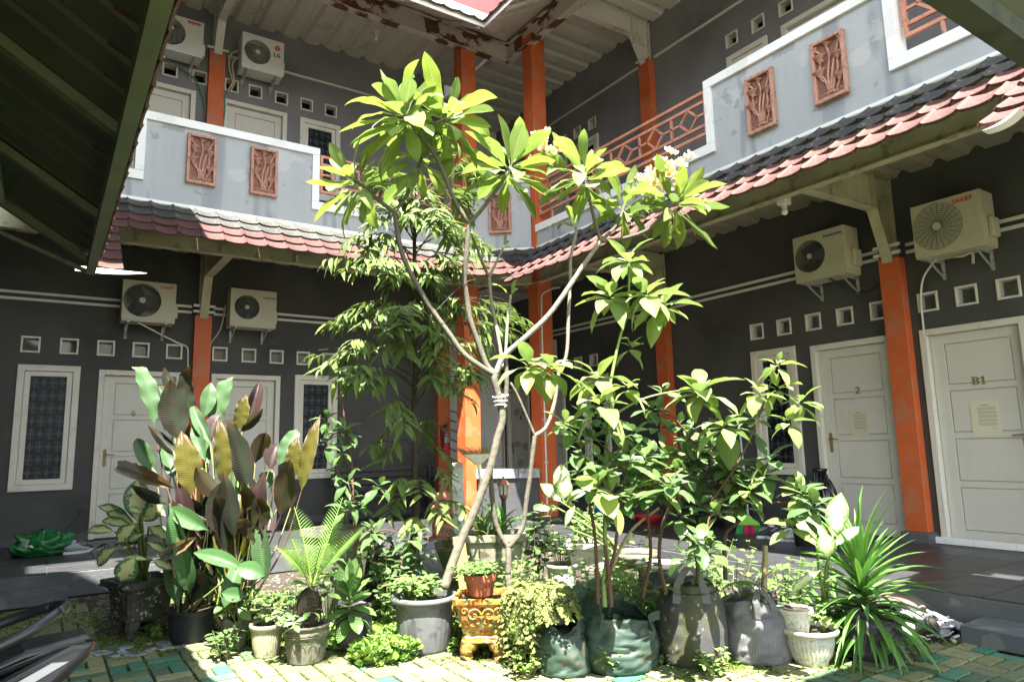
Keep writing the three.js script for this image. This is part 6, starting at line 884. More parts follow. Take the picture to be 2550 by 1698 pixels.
// ------------------------------------------------ pavers, moss and stones on the ground
{
  const gnd = scene.getObjectByName('ground');
  const pv = [[.13, .14, .065], [.18, .18, .09], [.1, .12, .06], [.035, .125, .08], [.06, .145, .095], [.12, .125, .075], [.055, .095, .05]].map(c => tone(c, 0, { roughness: .9, spot: [.1, .12, .05], spotF: 6, spotK: .7, bump: .003, n: 128 }));
  const long = uvm(new RoundedBoxGeometry(.187, .04, .088, 1, .008)), out = [];
  const line = [[-.4, -5.6], [.35, -5.45], [.9, -5.1], [1.4, -4.45], [2.1, -3.85], [2.9, -2.9], [3.7, -2.35], [4.2, -2.15], [4.75, -2.15], [4.8, -1]];
  const edge = x => { for (let i = 1; i < line.length; i++) if (x <= line[i][0]) { const t = (x - line[i - 1][0]) / (line[i][0] - line[i - 1][0]); return lerp(line[i - 1][1], line[i][1], t); } return -1; };
  const fwd = V(.559, 0, -.829);
  for (let i = -4; i < 24; i++) for (let j = -38; j < 0; j++) {
    const x0 = i * .2, z0 = j * .2, flip = (i + j) & 1;
    for (const q of [-.05, .05]) { const x = x0 + .1 + (flip ? q : 0), z = z0 + .1 + (flip ? 0 : q); const ok = z > edge(x) - .12 || (x < .45 && z < -5.6 && z > -7.25 && x > -.5); const d = V(x, -1.255, z).dot(fwd); if (ok && z > -7.3 && x < 4.72 && d > 2.3) { const p = V(x, 0, z).project(camera); if (Math.abs(p.x) < 1.06 && p.y > -1.12) out.push([x, z, flip, d, p.y]); } }
  }
  out.sort((a, b) => a[3] - b[3]);
  out.forEach(([x, z, flip], k) => { const m = new THREE.Mesh(long, pv[clamp(Math.floor(x > 3.4 || x < 1 || rnd() < .3 ? rnd() * 6.99 : rnd() * 3), 0, 6)]); m.name = 'paver'; m.receiveShadow = m.castShadow = true; m.position.set(x, -.012 + rr(-.004, .004), z); m.rotation.set(rr(-.016, .016), (flip ? Math.PI / 2 : 0) + rr(-.02, .02), rr(-.016, .016)); if (k < 300) gnd.add(m); });
  if (out.length > 300) { const r = out.slice(300).map(([x, z, flip]) => long.clone().rotateY(flip ? Math.PI / 2 : 0).translate(x, -.013, z)); part('pavers', merge(r), pv[0], gnd).userData.kind = 'stuff'; }
  // moss and tiny ground cover, thick in the joints and round the pots
  const leaf = leafGeo('round', { w: .9, nl: 3, nw: 1, fold: .1, bend: .3 }), tuft = merge([0, 1, 2, 3, 4].map(k => { const g = leaf.clone(); g.scale(.012, .012, .012); g.rotateX(-1.1 + .2 * k); g.rotateY(k * 1.3); g.translate(.006 * Math.cos(k * 1.3), 0, -.006 * Math.sin(k * 1.3)); return g; }));
  function stuff(name, label, geo, mat, list) { const im = new THREE.InstancedMesh(geo, mat, list.length), o = new THREE.Object3D(); list.forEach(([x, y, z, s], k) => { o.position.set(x, y, z); o.rotation.set(rr(-.3, .3), rr(0, 6.28), rr(-.3, .3)); o.scale.setScalar(s); o.updateMatrix(); im.setMatrixAt(k, o.matrix); im.setColorAt(k, new THREE.Color().setRGB(rr(.75, 1.15), rr(.85, 1.1), rr(.7, 1))); }); im.name = name; im.userData = { kind: 'stuff', label, category: name.replace('_', ' ') }; im.castShadow = im.receiveShadow = true; scene.add(im); }
  const moss = []; for (let k = 0; k < 120000 && moss.length < 22000; k++) {
    const x = rr(-.5, 4.8), z = edge(x) + rr(-.55, 1.1), fx = Math.abs(((x * 10) % 1 + 1) % 1 - .5), fz = Math.abs(((z * 10) % 1 + 1) % 1 - .5), joint = Math.max(fx, fz) > .4, n = fbm(x * .13 + .5, z * .13 + 2, 9, 4), near = Math.exp(-Math.max(0, z - edge(x)) * 5);
    const want = (joint ? .5 : .05) * ss(.38, .6, n) + near * ss(.4, .6, n) * .6; if (rnd() < want * (x > 3.9 ? .2 : 1)) moss.push([x, z > edge(x) - .1 ? .002 : -.006, z, rr(.3, 1) * (.6 + .5 * near)]);
  }
  for (let k = 0; k < 2600; k++) { const x = rr(-.4, .45), z = rr(-7.3, -5.7); if (fbm(x * .2 + .1, z * .2 + 3, 8, 4) > .5) moss.push([x, .002, z, rr(.5, 1.3)]); }
  stuff('moss', 'bright green moss and tiny weeds in the joints of the paving and round the pots', tuft, leafMat(tex(16, () => [.15, .2, .035], 1), { clearcoat: 0 }), moss);
  const cov = []; for (let k = 0; k < 5200; k++) { const u = rnd(), x = lerp(.7, 4.5, u), z = edge(x) - rr(.18, 1.0) - (rnd() < .3 ? rr(0, 1.6) : 0); if (z > -7.4 && x < 4.95 && fbm(x * .3, z * .3, 7, 3) > .42) cov.push([x, rr(0, .05), z, rr(1.5, 3.6)]); }
  for (let k = 0; k < 700; k++) { const a = rr(0, 6.28), r = rr(0, .24); cov.push([1.82 + Math.cos(a) * r, rr(0, .1), -4.12 + Math.sin(a) * r * .7, rr(2, 3.6)]); }
  stuff('ground_cover', 'low leafy ground cover between and behind the pots', tuft, LM.herb[2], cov);
  const gv = []; for (let k = 0; k < 4200; k++) { const x = rr(.4, 5.05), z = rr(-7.5, edge(x) + .05); if (z < edge(x) + .05) gv.push([x, -.004, z, rr(.4, 1.6)]); }
  stuff('gravel', 'loose grey stone chips and gravel on the planting bed', (() => { const g = new THREE.IcosahedronGeometry(.011, 0); g.scale(1.3, .6, 1); return g; })(), tone([.12, .115, .1], 0, { roughness: .9, noBump: true }), gv);
}
function stone(t, name, x, y, z, r, sy, mat) { const g = new THREE.IcosahedronGeometry(r, 3), p = g.attributes.position, s = rr(0, 9); for (let i = 0; i < p.count; i++) { const a = p.getX(i), b = p.getY(i), c = p.getZ(i), k = 1 + .5 * (fbm(a / r * .12 + s, b / r * .12 + c / r * .09 + s, 9, 4) - .5); p.setXYZ(i, a * k, b * k * sy, c * k); } g.deleteAttribute('normal'); const h = g; h.computeVertexNormals(); uvm(h); return part(name, uvm(h.translate(x, y, z)), mat, t); }
const paleRock = tone([.36, .35, .33], 1, { roughness: .9, spot: [.2, .2, .19], spotF: 10, spotAt: .56, bump: .006 });
[['large pale boulder under the terracotta statue', 3.06, -5.9, .26], ['smaller grey boulder in front of the pale one', 2.72, -5.2, .13], ['pale boulder left of the one under the statue', 2.72, -6.05, .17], ['low pale stone beside the terracotta pot', 2.5, -5.5, .12]].forEach(([l, x, z, r], i) => { const t = thing('boulder', l, 'rock', [x, 0, z]); stone(t, 'stone', 0, r * .5, 0, r, i ? .8 : .95, i === 1 ? M.rock : paleRock); });
{
  const t = thing('slate_heap', 'heap of broken pale slate chips by the porch step on the right', 'rubble', [4.86, 0, -2.5]), m = [tone([.36, .36, .35], 0, { roughness: .8 }), tone([.25, .25, .26], 0, { roughness: .8 })];
  for (let k = 0; k < 110; k++) { const n = 5, R = rr(.025, .065), s = shape(Array.from({ length: n }, (_, i) => { const a = i / n * 6.283 + rr(-.3, .3); return [Math.cos(a) * R * rr(.6, 1.1), Math.sin(a) * R * rr(.5, 1)]; })), g = extrude(s, 0, rr(.006, .014)); g.rotateX(-Math.PI / 2); const a = rr(0, 6.28), d = Math.sqrt(rnd()); const x = Math.cos(a) * d * .24, z = Math.sin(a) * d * .34; const q = part('chip', g, pick(m), t); q.position.set(x, (1 - d) * .13 + rr(0, .02), z); q.rotation.set(rr(-.45, .45), rr(0, 6), rr(-.45, .45)); }
  const u = thing('slate_heap', 'thin scatter of flat slate chips on the mossy paving at the left', 'rubble', [.6, .0, -5.25]); for (let k = 0; k < 36; k++) { const R = rr(.02, .05), s = shape(Array.from({ length: 5 }, (_, i) => { const a = i / 5 * 6.283 + rr(-.3, .3); return [Math.cos(a) * R, Math.sin(a) * R * rr(.5, 1)]; })), g = extrude(s, 0, .006); g.rotateX(-Math.PI / 2); const q = part('chip', g, pick(m), u); q.position.set(rr(-.25, .3), .006, rr(-.14, .1)); q.rotation.y = rr(0, 6); }
  const sk = thing('brown_sack', 'brown crumpled sack lying on the slate heap', 'sack', [4.98, .1, -2.72]); const g = new THREE.SphereGeometry(1, 40, 24), p = g.attributes.position; for (let i = 0; i < p.count; i++) { const a = p.getX(i), b = p.getY(i), c = p.getZ(i), k = 1 + .3 * (fbm(a * .16 + .4, b * .16 + c * .13 + .2, 9, 4) - .5); p.setXYZ(i, Math.sign(a) * Math.pow(Math.abs(a), .7) * .12 * k, b * .075 * k, Math.sign(c) * Math.pow(Math.abs(c), .7) * .2 * k); } g.computeVertexNormals(); part('body', g, tone([.19, .115, .095], 0, { roughness: .6, spot: [.4, .3, .27], bump: .002 }), sk);
  const bt = thing('plastic_bottle', 'clear plastic bottle lying by the black plastic sack', 'bottle', [4.5, .04, -2.36], .9); part('body', lathe([[.001, 0], [.03, .002], [.034, .012], [.032, .05], [.034, .06], [.032, .075], [.034, .14], [.03, .165], [.013, .2], [.012, .215]], 24).rotateX(Math.PI / 2).rotateY(Math.PI / 2), new THREE.MeshPhysicalMaterial({ color: 0xeef4f6, roughness: .12, transmission: .85, thickness: 0, side: THREE.DoubleSide }), bt); part('cap', lathe([[.001, .213], [.014, .213], [.014, .228], [.001, .23]], 16).rotateX(Math.PI / 2).rotateY(Math.PI / 2), M.blue, bt);
  const bp = pot('small black pot lying on its side with brown soil, by the slate heap', [4.66, .055, -2.4], [[.035, 0], [.04, .01], [.05, .09], [.056, .092], [.056, .105], [.052, .107]], potM.black, { soilAt: .95 }); bp.rotation.set(1.1, .5, 0);
  for (const [l, x, z, ry] of [['broken terracotta pot shard beside the dull black sack', 1.87, -4.2, .6]]) { const q = thing('pot_shard', l, 'shard', [x, .03, z], ry); part('shard', new THREE.CylinderGeometry(.1, .08, .13, 20, 1, true, 0, 1.9).rotateX(1.2).translate(0, .01, -.04), potM.terra, q); part('rim', tube([[-.05, .0, .05], [.0, .03, .06], [.05, .02, .05]], .014, .014, 8), potM.terra, q); }
  const lg = thing('cut_branch', 'short cut branch standing in the silvery sack', 'branch', [3.62, .28, -2.74]); part('wood', tube([[-.02, 0, 0], [0, .15, .0], [.02, .35, .01]], .02, .016, 10, 5, .12), BK.bamboo, lg); for (let k = 0; k < 9; k++) part('twig', tube([V(rr(-.1, .12), .02, rr(-.08, .08)), V(rr(-.14, .18), .12, rr(-.1, .1)), V(rr(-.2, .26), rr(.15, .28), rr(-.1, .1))], .0035, .0012, 5, 3), BK.brown, lg);
  const lf = []; const dl = thing('fallen_leaves', 'dry brown leaves scattered on the paving before the sacks', 'leaves'); dl.userData.kind = 'stuff'; const dg = leafGeo('ovate', { w: .5, nl: 6, nw: 1, bend: 1.2, fold: .4 }); for (let k = 0; k < 46; k++) putLeaf(dl, dg, pick([CM.o[0], CM.w[0], CM.y[0]]), V(lerp(1.9, 3.9, rnd()), .012, 0).add(V(0, 0, 0)), V(rr(-1, 1), .05, rr(-1, 1)), UP, rr(.04, .08)).position.z = 0; dl.children.forEach(c => { const x = c.position.x; c.position.z = (-4.0 + (x - 2.05) * .98) + rr(-.25, .35); });
}
// ------------------------------------------------ statue, lantern, brooms, bench, extinguisher
{
  const t = thing('terracotta_statue', 'terracotta figure pouring from a jug, standing on the large pale boulder', 'statue', [3.22, .4, -6.02], -.35);
  const caps = [[0, .5, .0, .044, 0, .5, .01, .044], [0, .45, 0, .02, 0, .4, 0, .03], [0, .38, 0, .062, 0, .26, 0, .052], [-.055, .385, 0, .03, -.1, .27, .02, .022], [-.1, .27, .02, .022, -.02, .2, .09, .018], [.055, .385, 0, .03, .1, .28, .03, .022], [.1, .28, .03, .022, .04, .2, .1, .018], [0, .25, 0, .06, -.02, .12, .02, .085], [-.02, .12, .02, .085, .0, .03, .01, .11], [.05, .07, .05, .05, -.06, .05, .07, .05]];
  const N = 56, S = .34, mc = new MarchingCubes(N, new THREE.MeshBasicMaterial(), false, false, 60000); mc.isolation = 0; const P0 = V(), Qa = V(), Qb = V();
  for (let k = 0; k < N; k++) for (let j = 0; j < N; j++) for (let i = 0; i < N; i++) { P0.set((i / N - .5) * 2 * S, (j / N - .5) * 2 * S + .28, (k / N - .5) * 2 * S); let e = 0; for (const c of caps) { Qa.set(c[0], c[1], c[2]); Qb.set(c[4], c[5], c[6]); const ab = Qb.clone().sub(Qa), h = clamp(P0.clone().sub(Qa).dot(ab) / Math.max(1e-6, ab.lengthSq()), 0, 1), d = P0.distanceTo(Qa.addScaledVector(ab, h)) - lerp(c[3], c[7], h); e += Math.exp(-d * 90); } mc.field[i + j * N + k * N * N] = Math.log(e) / 90; }
  mc.update(); const n = mc.count, g = new THREE.BufferGeometry(), pa = new Float32Array(n * 3); for (let i = 0; i < n; i++) { pa[i * 3] = mc.positionArray[i * 3] * S; pa[i * 3 + 1] = mc.positionArray[i * 3 + 1] * S + .28; pa[i * 3 + 2] = mc.positionArray[i * 3 + 2] * S; } g.setAttribute('position', new THREE.BufferAttribute(pa, 3)); g.setAttribute('normal', new THREE.BufferAttribute(new Float32Array(mc.normalArray.slice(0, n * 3)), 3)); g.computeVertexNormals();
  const tm = tone([.4, .17, .11], 0, { roughness: .7, spot: [.5, .3, .22], bump: .002 });
  part('figure', uvm(g), tm, t); part('hair_bun', move(new THREE.SphereGeometry(.03, 16, 12), .0, .535, -.035), tm, t); part('eye', [-.016, .016].map(x => move(new THREE.SphereGeometry(.006, 8, 6), x, .505, .052)), tm, t); part('nose', move(new THREE.ConeGeometry(.007, .018, 8), 0, .495, .056), tm, t);
  part('jug', lathe([[.001, -.06], [.03, -.058], [.052, -.02], [.05, .02], [.03, .05], [.034, .075], [.026, .074], [.022, .05], [.001, .045]], 28).rotateX(1.45).translate(.03, .2, .1), tm, t); part('base', move(new THREE.CylinderGeometry(.14, .15, .035, 28), 0, .0, .02), tm, t);
}
{
  const t = thing('garden_lantern', 'small brown lantern with glass sides before the low dark wall', 'lantern', [3.43, .0, -5.28]); const br = tone([.2, .08, .05], 0, { roughness: .5, spot: [.35, .16, .1] });
  part('post', tube([V(0, .0, 0), V(0, .4, 0), V(0, .79, 0)], .024, .02, 10), M.black, t); part('base', lathe([[.001, .78], [.025, .78], [.03, .8], [.038, .815], [.038, .825], [.001, .826]], 6), br, t);
  part('frame', [...Array(6).keys()].map(k => { const a = k * Math.PI / 3; return bar([Math.cos(a) * .036, .82, Math.sin(a) * .036], [Math.cos(a) * .05, .915, Math.sin(a) * .05], .007); }), br, t);
  part('glass', lathe([[.033, .826], [.046, .912]], 6), new THREE.MeshPhysicalMaterial({ color: 0xe8efe8, roughness: .35, transmission: .75, thickness: 0, side: THREE.DoubleSide }), t); part('roof', lathe([[.06, .912], [.057, .92], [.03, .95], [.012, .965], [.006, .985], [.001, .99]], 6), br, t);
}
{
  const t = thing('upturned_broom', 'old fibre broom standing head up by the left orange column', 'broom', [3.14, .0, -5.14]); part('handle', tube([V(.03, .3, 0), V(-.01, .75, 0), V(-.05, 1.1, 0)], .012, .011, 8), M.pvc, t); part('head', extrude(shape([[-.07, 1.1], [-.035, 1.1], [.09, 1.19], [-.2, 1.19]]), -.012, .012, .003), tone([.5, .46, .33], 0), t);
  const b = []; for (let k = 0; k < 220; k++) { const u = k / 219, x = lerp(-.2, .09, u), l = rr(.03, .07); b.push(tube([V(x, 1.185, rr(-.01, .01)), V(x + (u - .5) * .06, 1.185 + l * .6, rr(-.02, .02)), V(x + (u - .5) * .14 + rr(-.02, .02), 1.185 + l, rr(-.03, .03))], .0018, .001, 3, 2)); } part('bristles', b, BK.bamboo, t).userData.kind = 'stuff';
  const p = thing('old_plank', 'weathered whitewashed plank standing behind the upturned broom', 'plank', [3.02, .0, -5.3]); part('plank', move(box(-.05, .05, .2, 1.12, -.012, .012, .003), 0, 0, 0, -.4, 0, .04), tone([.5, .49, .46], 0, { spot: [.2, .18, .15], spotF: 12 }), p);
}
{
  const t = thing('broom', 'broom with green and pink bristles against the right wall', 'broom', [6.6, .22, -5.15], -1.05); const gm = std([.03, .32, .07], .6), pm = std([.62, .02, .12], .6);
  part('handle', tube([V(0, .2, 0), V(-.02, .75, -.06), V(-.05, 1.3, -.12)], .012, .012, 8), std([.3, .36, .45], .4), t); part('head', extrude(shape([[-.12, .1], [.12, .1], [.11, .13], [.05, .17], [.02, .21], [-.02, .21], [-.05, .17], [-.11, .13]]), -.02, .02, .006), std([.22, .5, .06], .5), t);
  for (const [a, b, m] of [[-.12, -.055, gm], [-.055, .06, pm], [.06, .12, gm]]) { const g = []; for (let k = 0; k < 46; k++) { const x = lerp(a, b, rnd()); g.push(bar([x, .1, rr(-.014, .014)], [x * 1.22 + rr(-.004, .004), 0, rr(-.03, .03)], .005)); } part('bristles', g, m, t).userData.kind = 'stuff'; }
}
{
  const t = thing('wooden_bench', 'long dark slatted wooden bench against the left wall behind the slender tree', 'bench', [4.33, .218, -9.72]), m = tone([.03, .027, .025], 0, { roughness: .5, noBump: true });
  for (let k = 0; k < 5; k++) part('seat_slat', box(-.83, .83, .36, .385, -.2 + k * .085, -.125 + k * .085, .006), m, t); for (let k = 0; k < 4; k++) part('back_slat', move(box(-.83, .83, .42 + k * .095, .495 + k * .095, -.27, -.245, .006), 0, 0, 0), m, t);
  for (const x of [-.78, .72]) for (const z of [-.25, .16]) part('leg', box(x, x + .06, 0, z < 0 ? .8 : .359, z, z + .05, .006), m, t); for (const x of [-.8, .74]) part('armrest', box(x, x + .06, .56, .59, -.24, .24, .008), m, t);
}
{
  const t = thing('fire_extinguisher', 'red fire extinguisher with a black label on an orange pilaster in the shade', 'extinguisher', [5.43, 1.2, -10.05]);
  part('body', lathe([[.001, 0], [.058, .0], [.062, .012], [.062, .29], [.05, .325], [.022, .345], [.02, .37], [.001, .371]], 28), M.red, t);
  const lb = canvasTex(256, 256, (c, w, h) => { c.fillStyle = '#101010'; c.fillRect(0, 0, w, h); c.fillStyle = '#e8e8e8'; c.font = 'bold 50px sans-serif'; c.textAlign = 'center'; c.fillText('POWDER', 128, 56); for (let k = 0; k < 6; k++) { c.fillRect(40, 84 + k * 26, 70, 12); c.fillRect(130, 84 + k * 26, 90, 12); } });
  part('label', new THREE.CylinderGeometry(.0632, .0632, .17, 28, 1, true, -1.2, 2.2).translate(0, .19, 0), std([1, 1, 1], .4, { map: lb }), t); part('valve', [box(-.02, .02, .37, .41, -.012, .012, .003), bar([-.01, .41, 0], [.07, .44, 0], .012), bar([-.01, .395, 0], [.07, .4, 0], .01)], M.black, t); part('hose', tube([V(-.02, .4, 0), V(-.09, .38, .02), V(-.1, .2, .03), V(-.08, .05, .04)], .01, .01, 8), M.black, t);
}
// notices on the doors
const notice = (dx, tint) => canvasTex(256, 360, (c, w, h) => { c.fillStyle = tint; c.fillRect(0, 0, w, h); c.fillStyle = '#3a3a38'; c.fillRect(100, 44, 56, 3); c.fillRect(88, 52, 80, 3); let s = 3; for (let k = 0; k < 24; k++) { if (k % 5 === 4) continue; for (let x = dx; x < 226;) { s = (s * 1103515245 + 12345) % 2147483648; const l = 5 + s % 16; c.fillRect(x, 72 + k * 8, Math.min(l, 226 - x), 2.6); x += l + 3; } } c.fillRect(176, 286, 40, 2); c.fillRect(186, 300, 18, 2); });
{
  const a = thing('paper_notice', 'printed paper notice taped below the number 2 on a door', 'notice', [7.4 + .041, 1.42, -4.25], NR); part('sheet', box(-.105, .105, -.15, .15, 0, .0015), std([1, 1, 1], .6, { map: notice(60, '#c9c4ac') }), a); a.children[0].geometry = new THREE.PlaneGeometry(.21, .3).translate(0, 0, .002);
  const b = thing('paper_notice', 'plastic covered notice taped below the sign B1 on a door', 'notice', [7.4 + .041, 1.42, -3.0], NR); part('sheet', new THREE.PlaneGeometry(.25, .33).translate(0, 0, .002), std([1, 1, 1], .25, { map: notice(64, '#d3d0b4') }), b);
}
// light bulbs under the deck and roof
for (const [l, p] of [['bare bulb in a square holder under the right hand deck beam', [5.95, 3.58, -3.95]], ['small lamp holder under the upper left roof', [3.9, 7.66, -9.4]]]) { const t = thing('ceiling_lamp', l, 'lamp', p); part('holder', [box(-.05, .05, -.03, .06, -.05, .05, .008), move(new THREE.CylinderGeometry(.025, .025, .04, 16), 0, -.05, 0)], M.pvc, t); part('bulb', move(new THREE.SphereGeometry(.032, 20, 14), 0, -.1, 0), std([.75, .75, .7], .2), t); }
// ------------------------------------------------ left on the porches
function shoe(t, x, z, a, mat, soleM, L = .26) { const g = new THREE.SphereGeometry(1, 24, 16), p = g.attributes.position; for (let i = 0; i < p.count; i++) { let X = p.getX(i), Y = p.getY(i), Z = p.getZ(i); const u = (X + 1) / 2; p.setXYZ(i, X * L / 2, .02 + Math.max(0, Y * .5 + .5) * lerp(.1, .045, ss(.35, .8, u)), Z * .045 * (.8 + .35 * Math.sin(u * 3.1))); } g.computeVertexNormals(); const o = part('shoe', g, mat, t); o.position.set(x, 0, z); o.rotation.y = a; part('sole', new THREE.CylinderGeometry(1, 1, .026, 24).scale(L / 2 * 1.02, 1, .047).translate(0, .013, 0), soleM, o); part('laces', [0, 1, 2].map(k => bar([.01 + k * .025, .105 - k * .012, -.025], [.02 + k * .025, .105 - k * .012, .025], .006)), soleM, o); part('opening', new THREE.TorusGeometry(.028, .008, 6, 16).rotateX(1.57).translate(-.07, .115, 0), soleM, o); }
const wht = std([.6, .6, .6], .7), gry = std([.3, .31, .33], .8), blk = std([.025, .025, .03], .7);
{
  let t = thing('pair_of_shoes', 'grey and white sneakers beside the green bag on the left porch', 'shoes', [.37, .224, -8.94]); shoe(t, 0, 0, .3, gry, wht); shoe(t, .03, -.12, .2, blk, wht);
  t = thing('pair_of_sandals', 'strappy brown sandals near door 6 on the left porch', 'sandals', [.62, .224, -9.0]); for (const [x, z] of [[0, 0], [.16, -.03]]) { part('sole', new THREE.CylinderGeometry(1, 1, .02, 24).scale(.12, 1, .045).rotateY(1.1).translate(x, .012, z), M.wrap, t); for (const q of [-.04, .03]) part('strap', new THREE.TorusGeometry(.042, .007, 6, 16, Math.PI).rotateY(2.67).translate(x + q * .45, .02, z - q * .9), blk, t); }
  t = thing('pair_of_shoes', 'dark low shoes farther from the green bag, behind the sandals', 'shoes', [.88, .224, -9.1]); shoe(t, 0, 0, .9, blk, M.wrap); shoe(t, .13, -.03, 1, blk, M.wrap);
  t = thing('pair_of_shoes', 'white running shoes side by side on the right porch', 'shoes', [6.42, .224, -4.58]); shoe(t, 0, 0, 2.6, wht, wht); shoe(t, .06, .11, 2.55, wht, wht);
  t = thing('pair_of_shoes', 'dark sneakers with white soles beside the pink and green broom', 'shoes', [6.5, .224, -4.85]); shoe(t, 0, 0, 2.9, blk, wht); shoe(t, .03, .12, 2.7, blk, wht);
  t = thing('green_bag', 'crumpled green plastic bag on the left porch', 'bag', [.06, .224, -8.98]); const g = new THREE.SphereGeometry(1, 48, 28), p = g.attributes.position; for (let i = 0; i < p.count; i++) { const a = p.getX(i), b = p.getY(i), c = p.getZ(i), k = 1 + 1.1 * (fbm(a * .33 + .3, b * .33 + c * .27 + .8, 13, 5) - .5); p.setXYZ(i, a * .27 * k, Math.max(0, b * .6 + .5) * .2 * k, c * .14 * k); } g.computeVertexNormals(); part('bag', g, std([.012, .13, .03], .35), t); part('wrapping', move(new THREE.SphereGeometry(.09, 16, 10, 0, 6.3, 0, 1.6), -.1, .1, .02), M.steel, t);
  t = thing('black_umbrella', 'closed black umbrella lying on the left porch with its handle up', 'umbrella', [.1, .23, -9.2]); part('canopy', tube([[-.3, .03, .08], [-.1, .06, .03], [.12, .12, -.1]], .045, .015, 10), blk, t); part('shaft', tube([[.1, .11, -.09], [.2, .24, -.22], [.3, .37, -.36]], .008, .008, 8), M.black, t); part('handle', tube([[.29, .36, -.35], [.31, .39, -.38], [.33, .4, -.4]], .016, .018, 10), blk, t);
  t = thing('trash_bag', 'black knotted trash bag against the wall left of door 2', 'bag', [7.1, .224, -4.55]); const b2 = new THREE.SphereGeometry(1, 56, 36), q = b2.attributes.position; for (let i = 0; i < q.count; i++) { const a = q.getX(i), b = q.getY(i), c = q.getZ(i), an = Math.atan2(c, a), k = 1 + .25 * (fbm(a * .2 + .2, b * .2 + c * .2, 9, 4) - .5) + .07 * Math.sin(an * 13) * ss(-.2, .9, b); q.setXYZ(i, a * .17 * k, (b + 1) * .31 * k + (b > .9 ? .04 : 0), c * .17 * k); } b2.computeVertexNormals(); part('bag', b2, std([.012, .012, .013], .22), t); part('knot', move(lathe([[.05, 0], [.03, .03], [.06, .08], [.07, .11], [.04, .1], [.001, .09]], 16, (a, y, r) => r * (1 + .2 * Math.sin(a * 7))), 0, .6, 0), std([.012, .012, .013], .15), t);
  t = thing('waste_bin', 'low dark waste bin on the right porch behind the pale variegated plant', 'bin', [6.3, .224, -4.25]); part('body', lathe([[.001, 0], [.1, 0], [.12, .2], [.13, .21], [.128, .22], [.118, .21], [.09, .02], [.001, .02]], 28), M.black, t);
  t = thing('blue_bucket', 'blue bucket in plastic on the porch behind the right orange column', 'bucket', [6.5, .224, -7.5]); part('body', lathe([[.001, 0], [.12, 0], [.15, .25], [.156, .26], [.15, .262], [.118, .02], [.001, .02]], 32), std([.02, .14, .42], .4), t); part('handle', new THREE.TorusGeometry(.15, .005, 6, 24, Math.PI).rotateX(.5).translate(0, .25, 0), M.steel, t);
  t = thing('red_basin', 'red plastic basin on the right porch beyond the stems', 'basin', [6.55, .224, -6.7]); part('body', lathe([[.001, 0], [.13, 0], [.18, .09], [.19, .092], [.188, .1], [.172, .09], [.12, .012], [.001, .012]], 32), std([.5, .02, .02], .4), t);
  t = thing('dark_table', 'low dark wooden table on the right porch behind the bushy tree', 'table', [6.9, .218, -6.0]); part('top', box(-.25, .25, .42, .45, -.55, .55, .006), M.black, t); for (const x of [-.22, .18]) for (const z of [-.5, .45]) part('leg', box(x, x + .045, 0, .419, z, z + .045), M.black, t); part('shelf', box(-.22, .22, .15, .17, -.5, .5, .004), M.black, t);
}
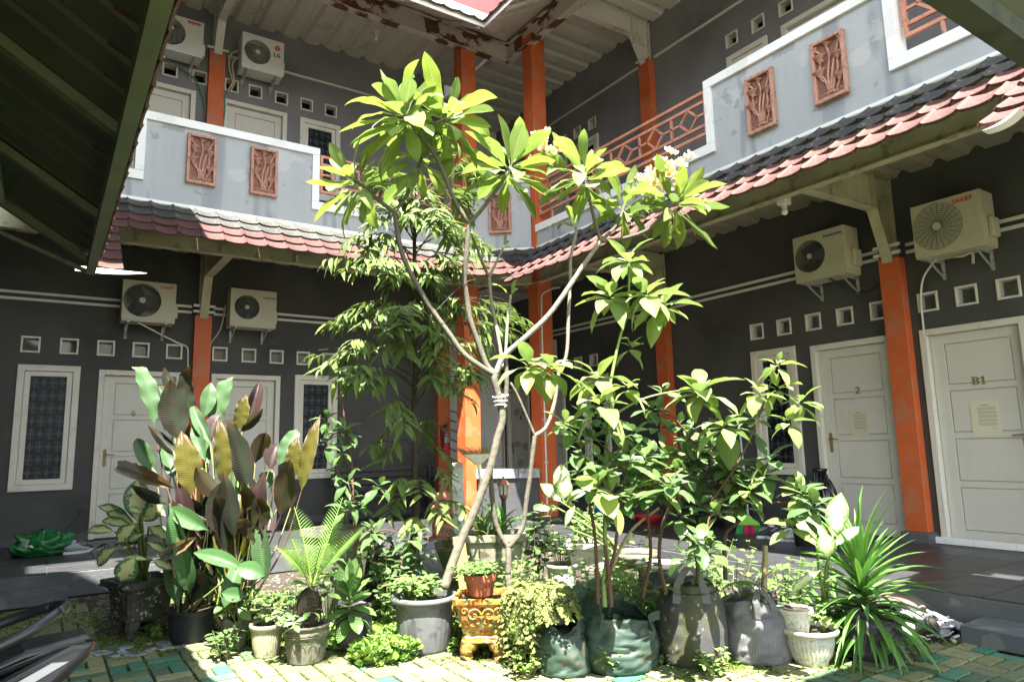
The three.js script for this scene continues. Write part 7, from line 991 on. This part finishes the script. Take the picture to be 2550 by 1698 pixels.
// ------------------------------------------------ the tail of a parked scooter
{
  const t = thing('parked_scooter', 'black motor scooter with a white striped tail in the lower left corner', 'scooter', [-.13, -.0, -2.46], .12);
  const bk = std([.012, .012, .014], .45, { clearcoat: .15, clearcoatRoughness: .3 }), st = std([.02, .02, .022], .5, { bumpMap: grainT, bumpScale: .0015 }), wh = std([.62, .62, .64], .3, { clearcoat: .5 });
  const slab = (pts, w, bev, taper) => { const g = new THREE.ExtrudeGeometry(shape(pts), { depth: w - 2 * bev, bevelEnabled: true, bevelSize: bev, bevelThickness: bev, bevelOffset: -bev, bevelSegments: 4 }); g.translate(0, 0, -w / 2 + bev); const p = g.attributes.position; for (let i = 0; i < p.count; i++) p.setZ(i, p.getZ(i) * taper(p.getX(i), p.getY(i))); g.computeVertexNormals(); return uvm(g); };
  part('seat', slab([[-.95, .66], [-.8, .72], [-.5, .715], [-.3, .745], [-.08, .76], [.02, .74], [.03, .7], [-.3, .66], [-.7, .62]], .27, .05, x => 1 - .2 * ss(-.2, .05, x)), st, t);
  part('tail', slab([[-.75, .62], [-.3, .66], [.05, .69], [.24, .76], [.3, .75], [.29, .71], [.16, .6], [-.1, .5], [-.6, .42], [-.8, .5]], .26, .03, x => 1 - .55 * ss(-.1, .3, x)), bk, t);
  part('tail_top', slab([[.02, .73], [.12, .765], [.28, .775], [.3, .755], [.24, .745], [.05, .70]], .19, .02, x => 1 - .4 * ss(.05, .3, x)), bk, t);
  for (const s of [-1, 1]) part('stripe', extrude(shape([[-.4, .53], [-.1, .585], [.08, .65], [.24, .735], [.2, .737], [.06, .668], [-.12, .612], [-.4, .55]]), 0, .006).rotateY(-s * .2).translate(-.02, 0, s * (.125) - (s < 0 ? .006 : 0)), wh, t);
  part('tail_light', slab([[.284, .735], [.302, .752], [.298, .725], [.21, .635], [.2, .645]], .1, .006, () => 1), std([.2, .01, .012], .3), t);
  part('grab_rail', [...[-1, 1].map(s => tube([[-.25, .74, s * .13], [-.05, .77, s * .15], [.12, .82, s * .12], [.2, .85, s * .06]], .016, .016, 8, 5)), tube([[.2, .85, -.06], [.225, .856, 0], [.2, .85, .06]], .016, .016, 8, 4)], bk, t);
  part('mudguard', slab([[-.15, .45], [.1, .5], [.3, .4], [.33, .3], [.29, .3], [.26, .37], [.08, .44], [-.15, .4]], .1, .01, () => 1), bk, t);
  part('wheel', [new THREE.TorusGeometry(.2, .05, 12, 40).translate(-.1, .25, 0)], blk, t); part('rim', [move(new THREE.CylinderGeometry(.15, .15, .05, 28), -.1, .25, 0, 0, Math.PI / 2)], M.steel, t); part('engine', box(-.6, -.1, .2, .42, -.08, .1, .03), M.black, t); part('side_cover', slab([[-1.1, .35], [-.6, .42], [-.2, .5], [-.3, .3], [-.7, .24], [-1.1, .28]], .24, .03, () => 1), bk, t);
  t.scale.setScalar(.96); part('leg_shield', slab([[-1.6, .3], [-1.15, .3], [-1.15, .24], [-1.6, .24], [-1.72, .9], [-1.66, .92]], .34, .02, () => 1), bk, t); part('wheel', [new THREE.TorusGeometry(.2, .05, 12, 40).translate(-1.85, .25, 0)], blk, t); part('handlebar', tube([[-1.62, 1.0, -.32], [-1.7, 1.02, 0], [-1.62, 1.0, .32]], .016, .016, 8), M.black, t); part('head', box(-1.82, -1.6, .88, 1.02, -.1, .1, .04), bk, t);
}
renderer.render(scene, camera);
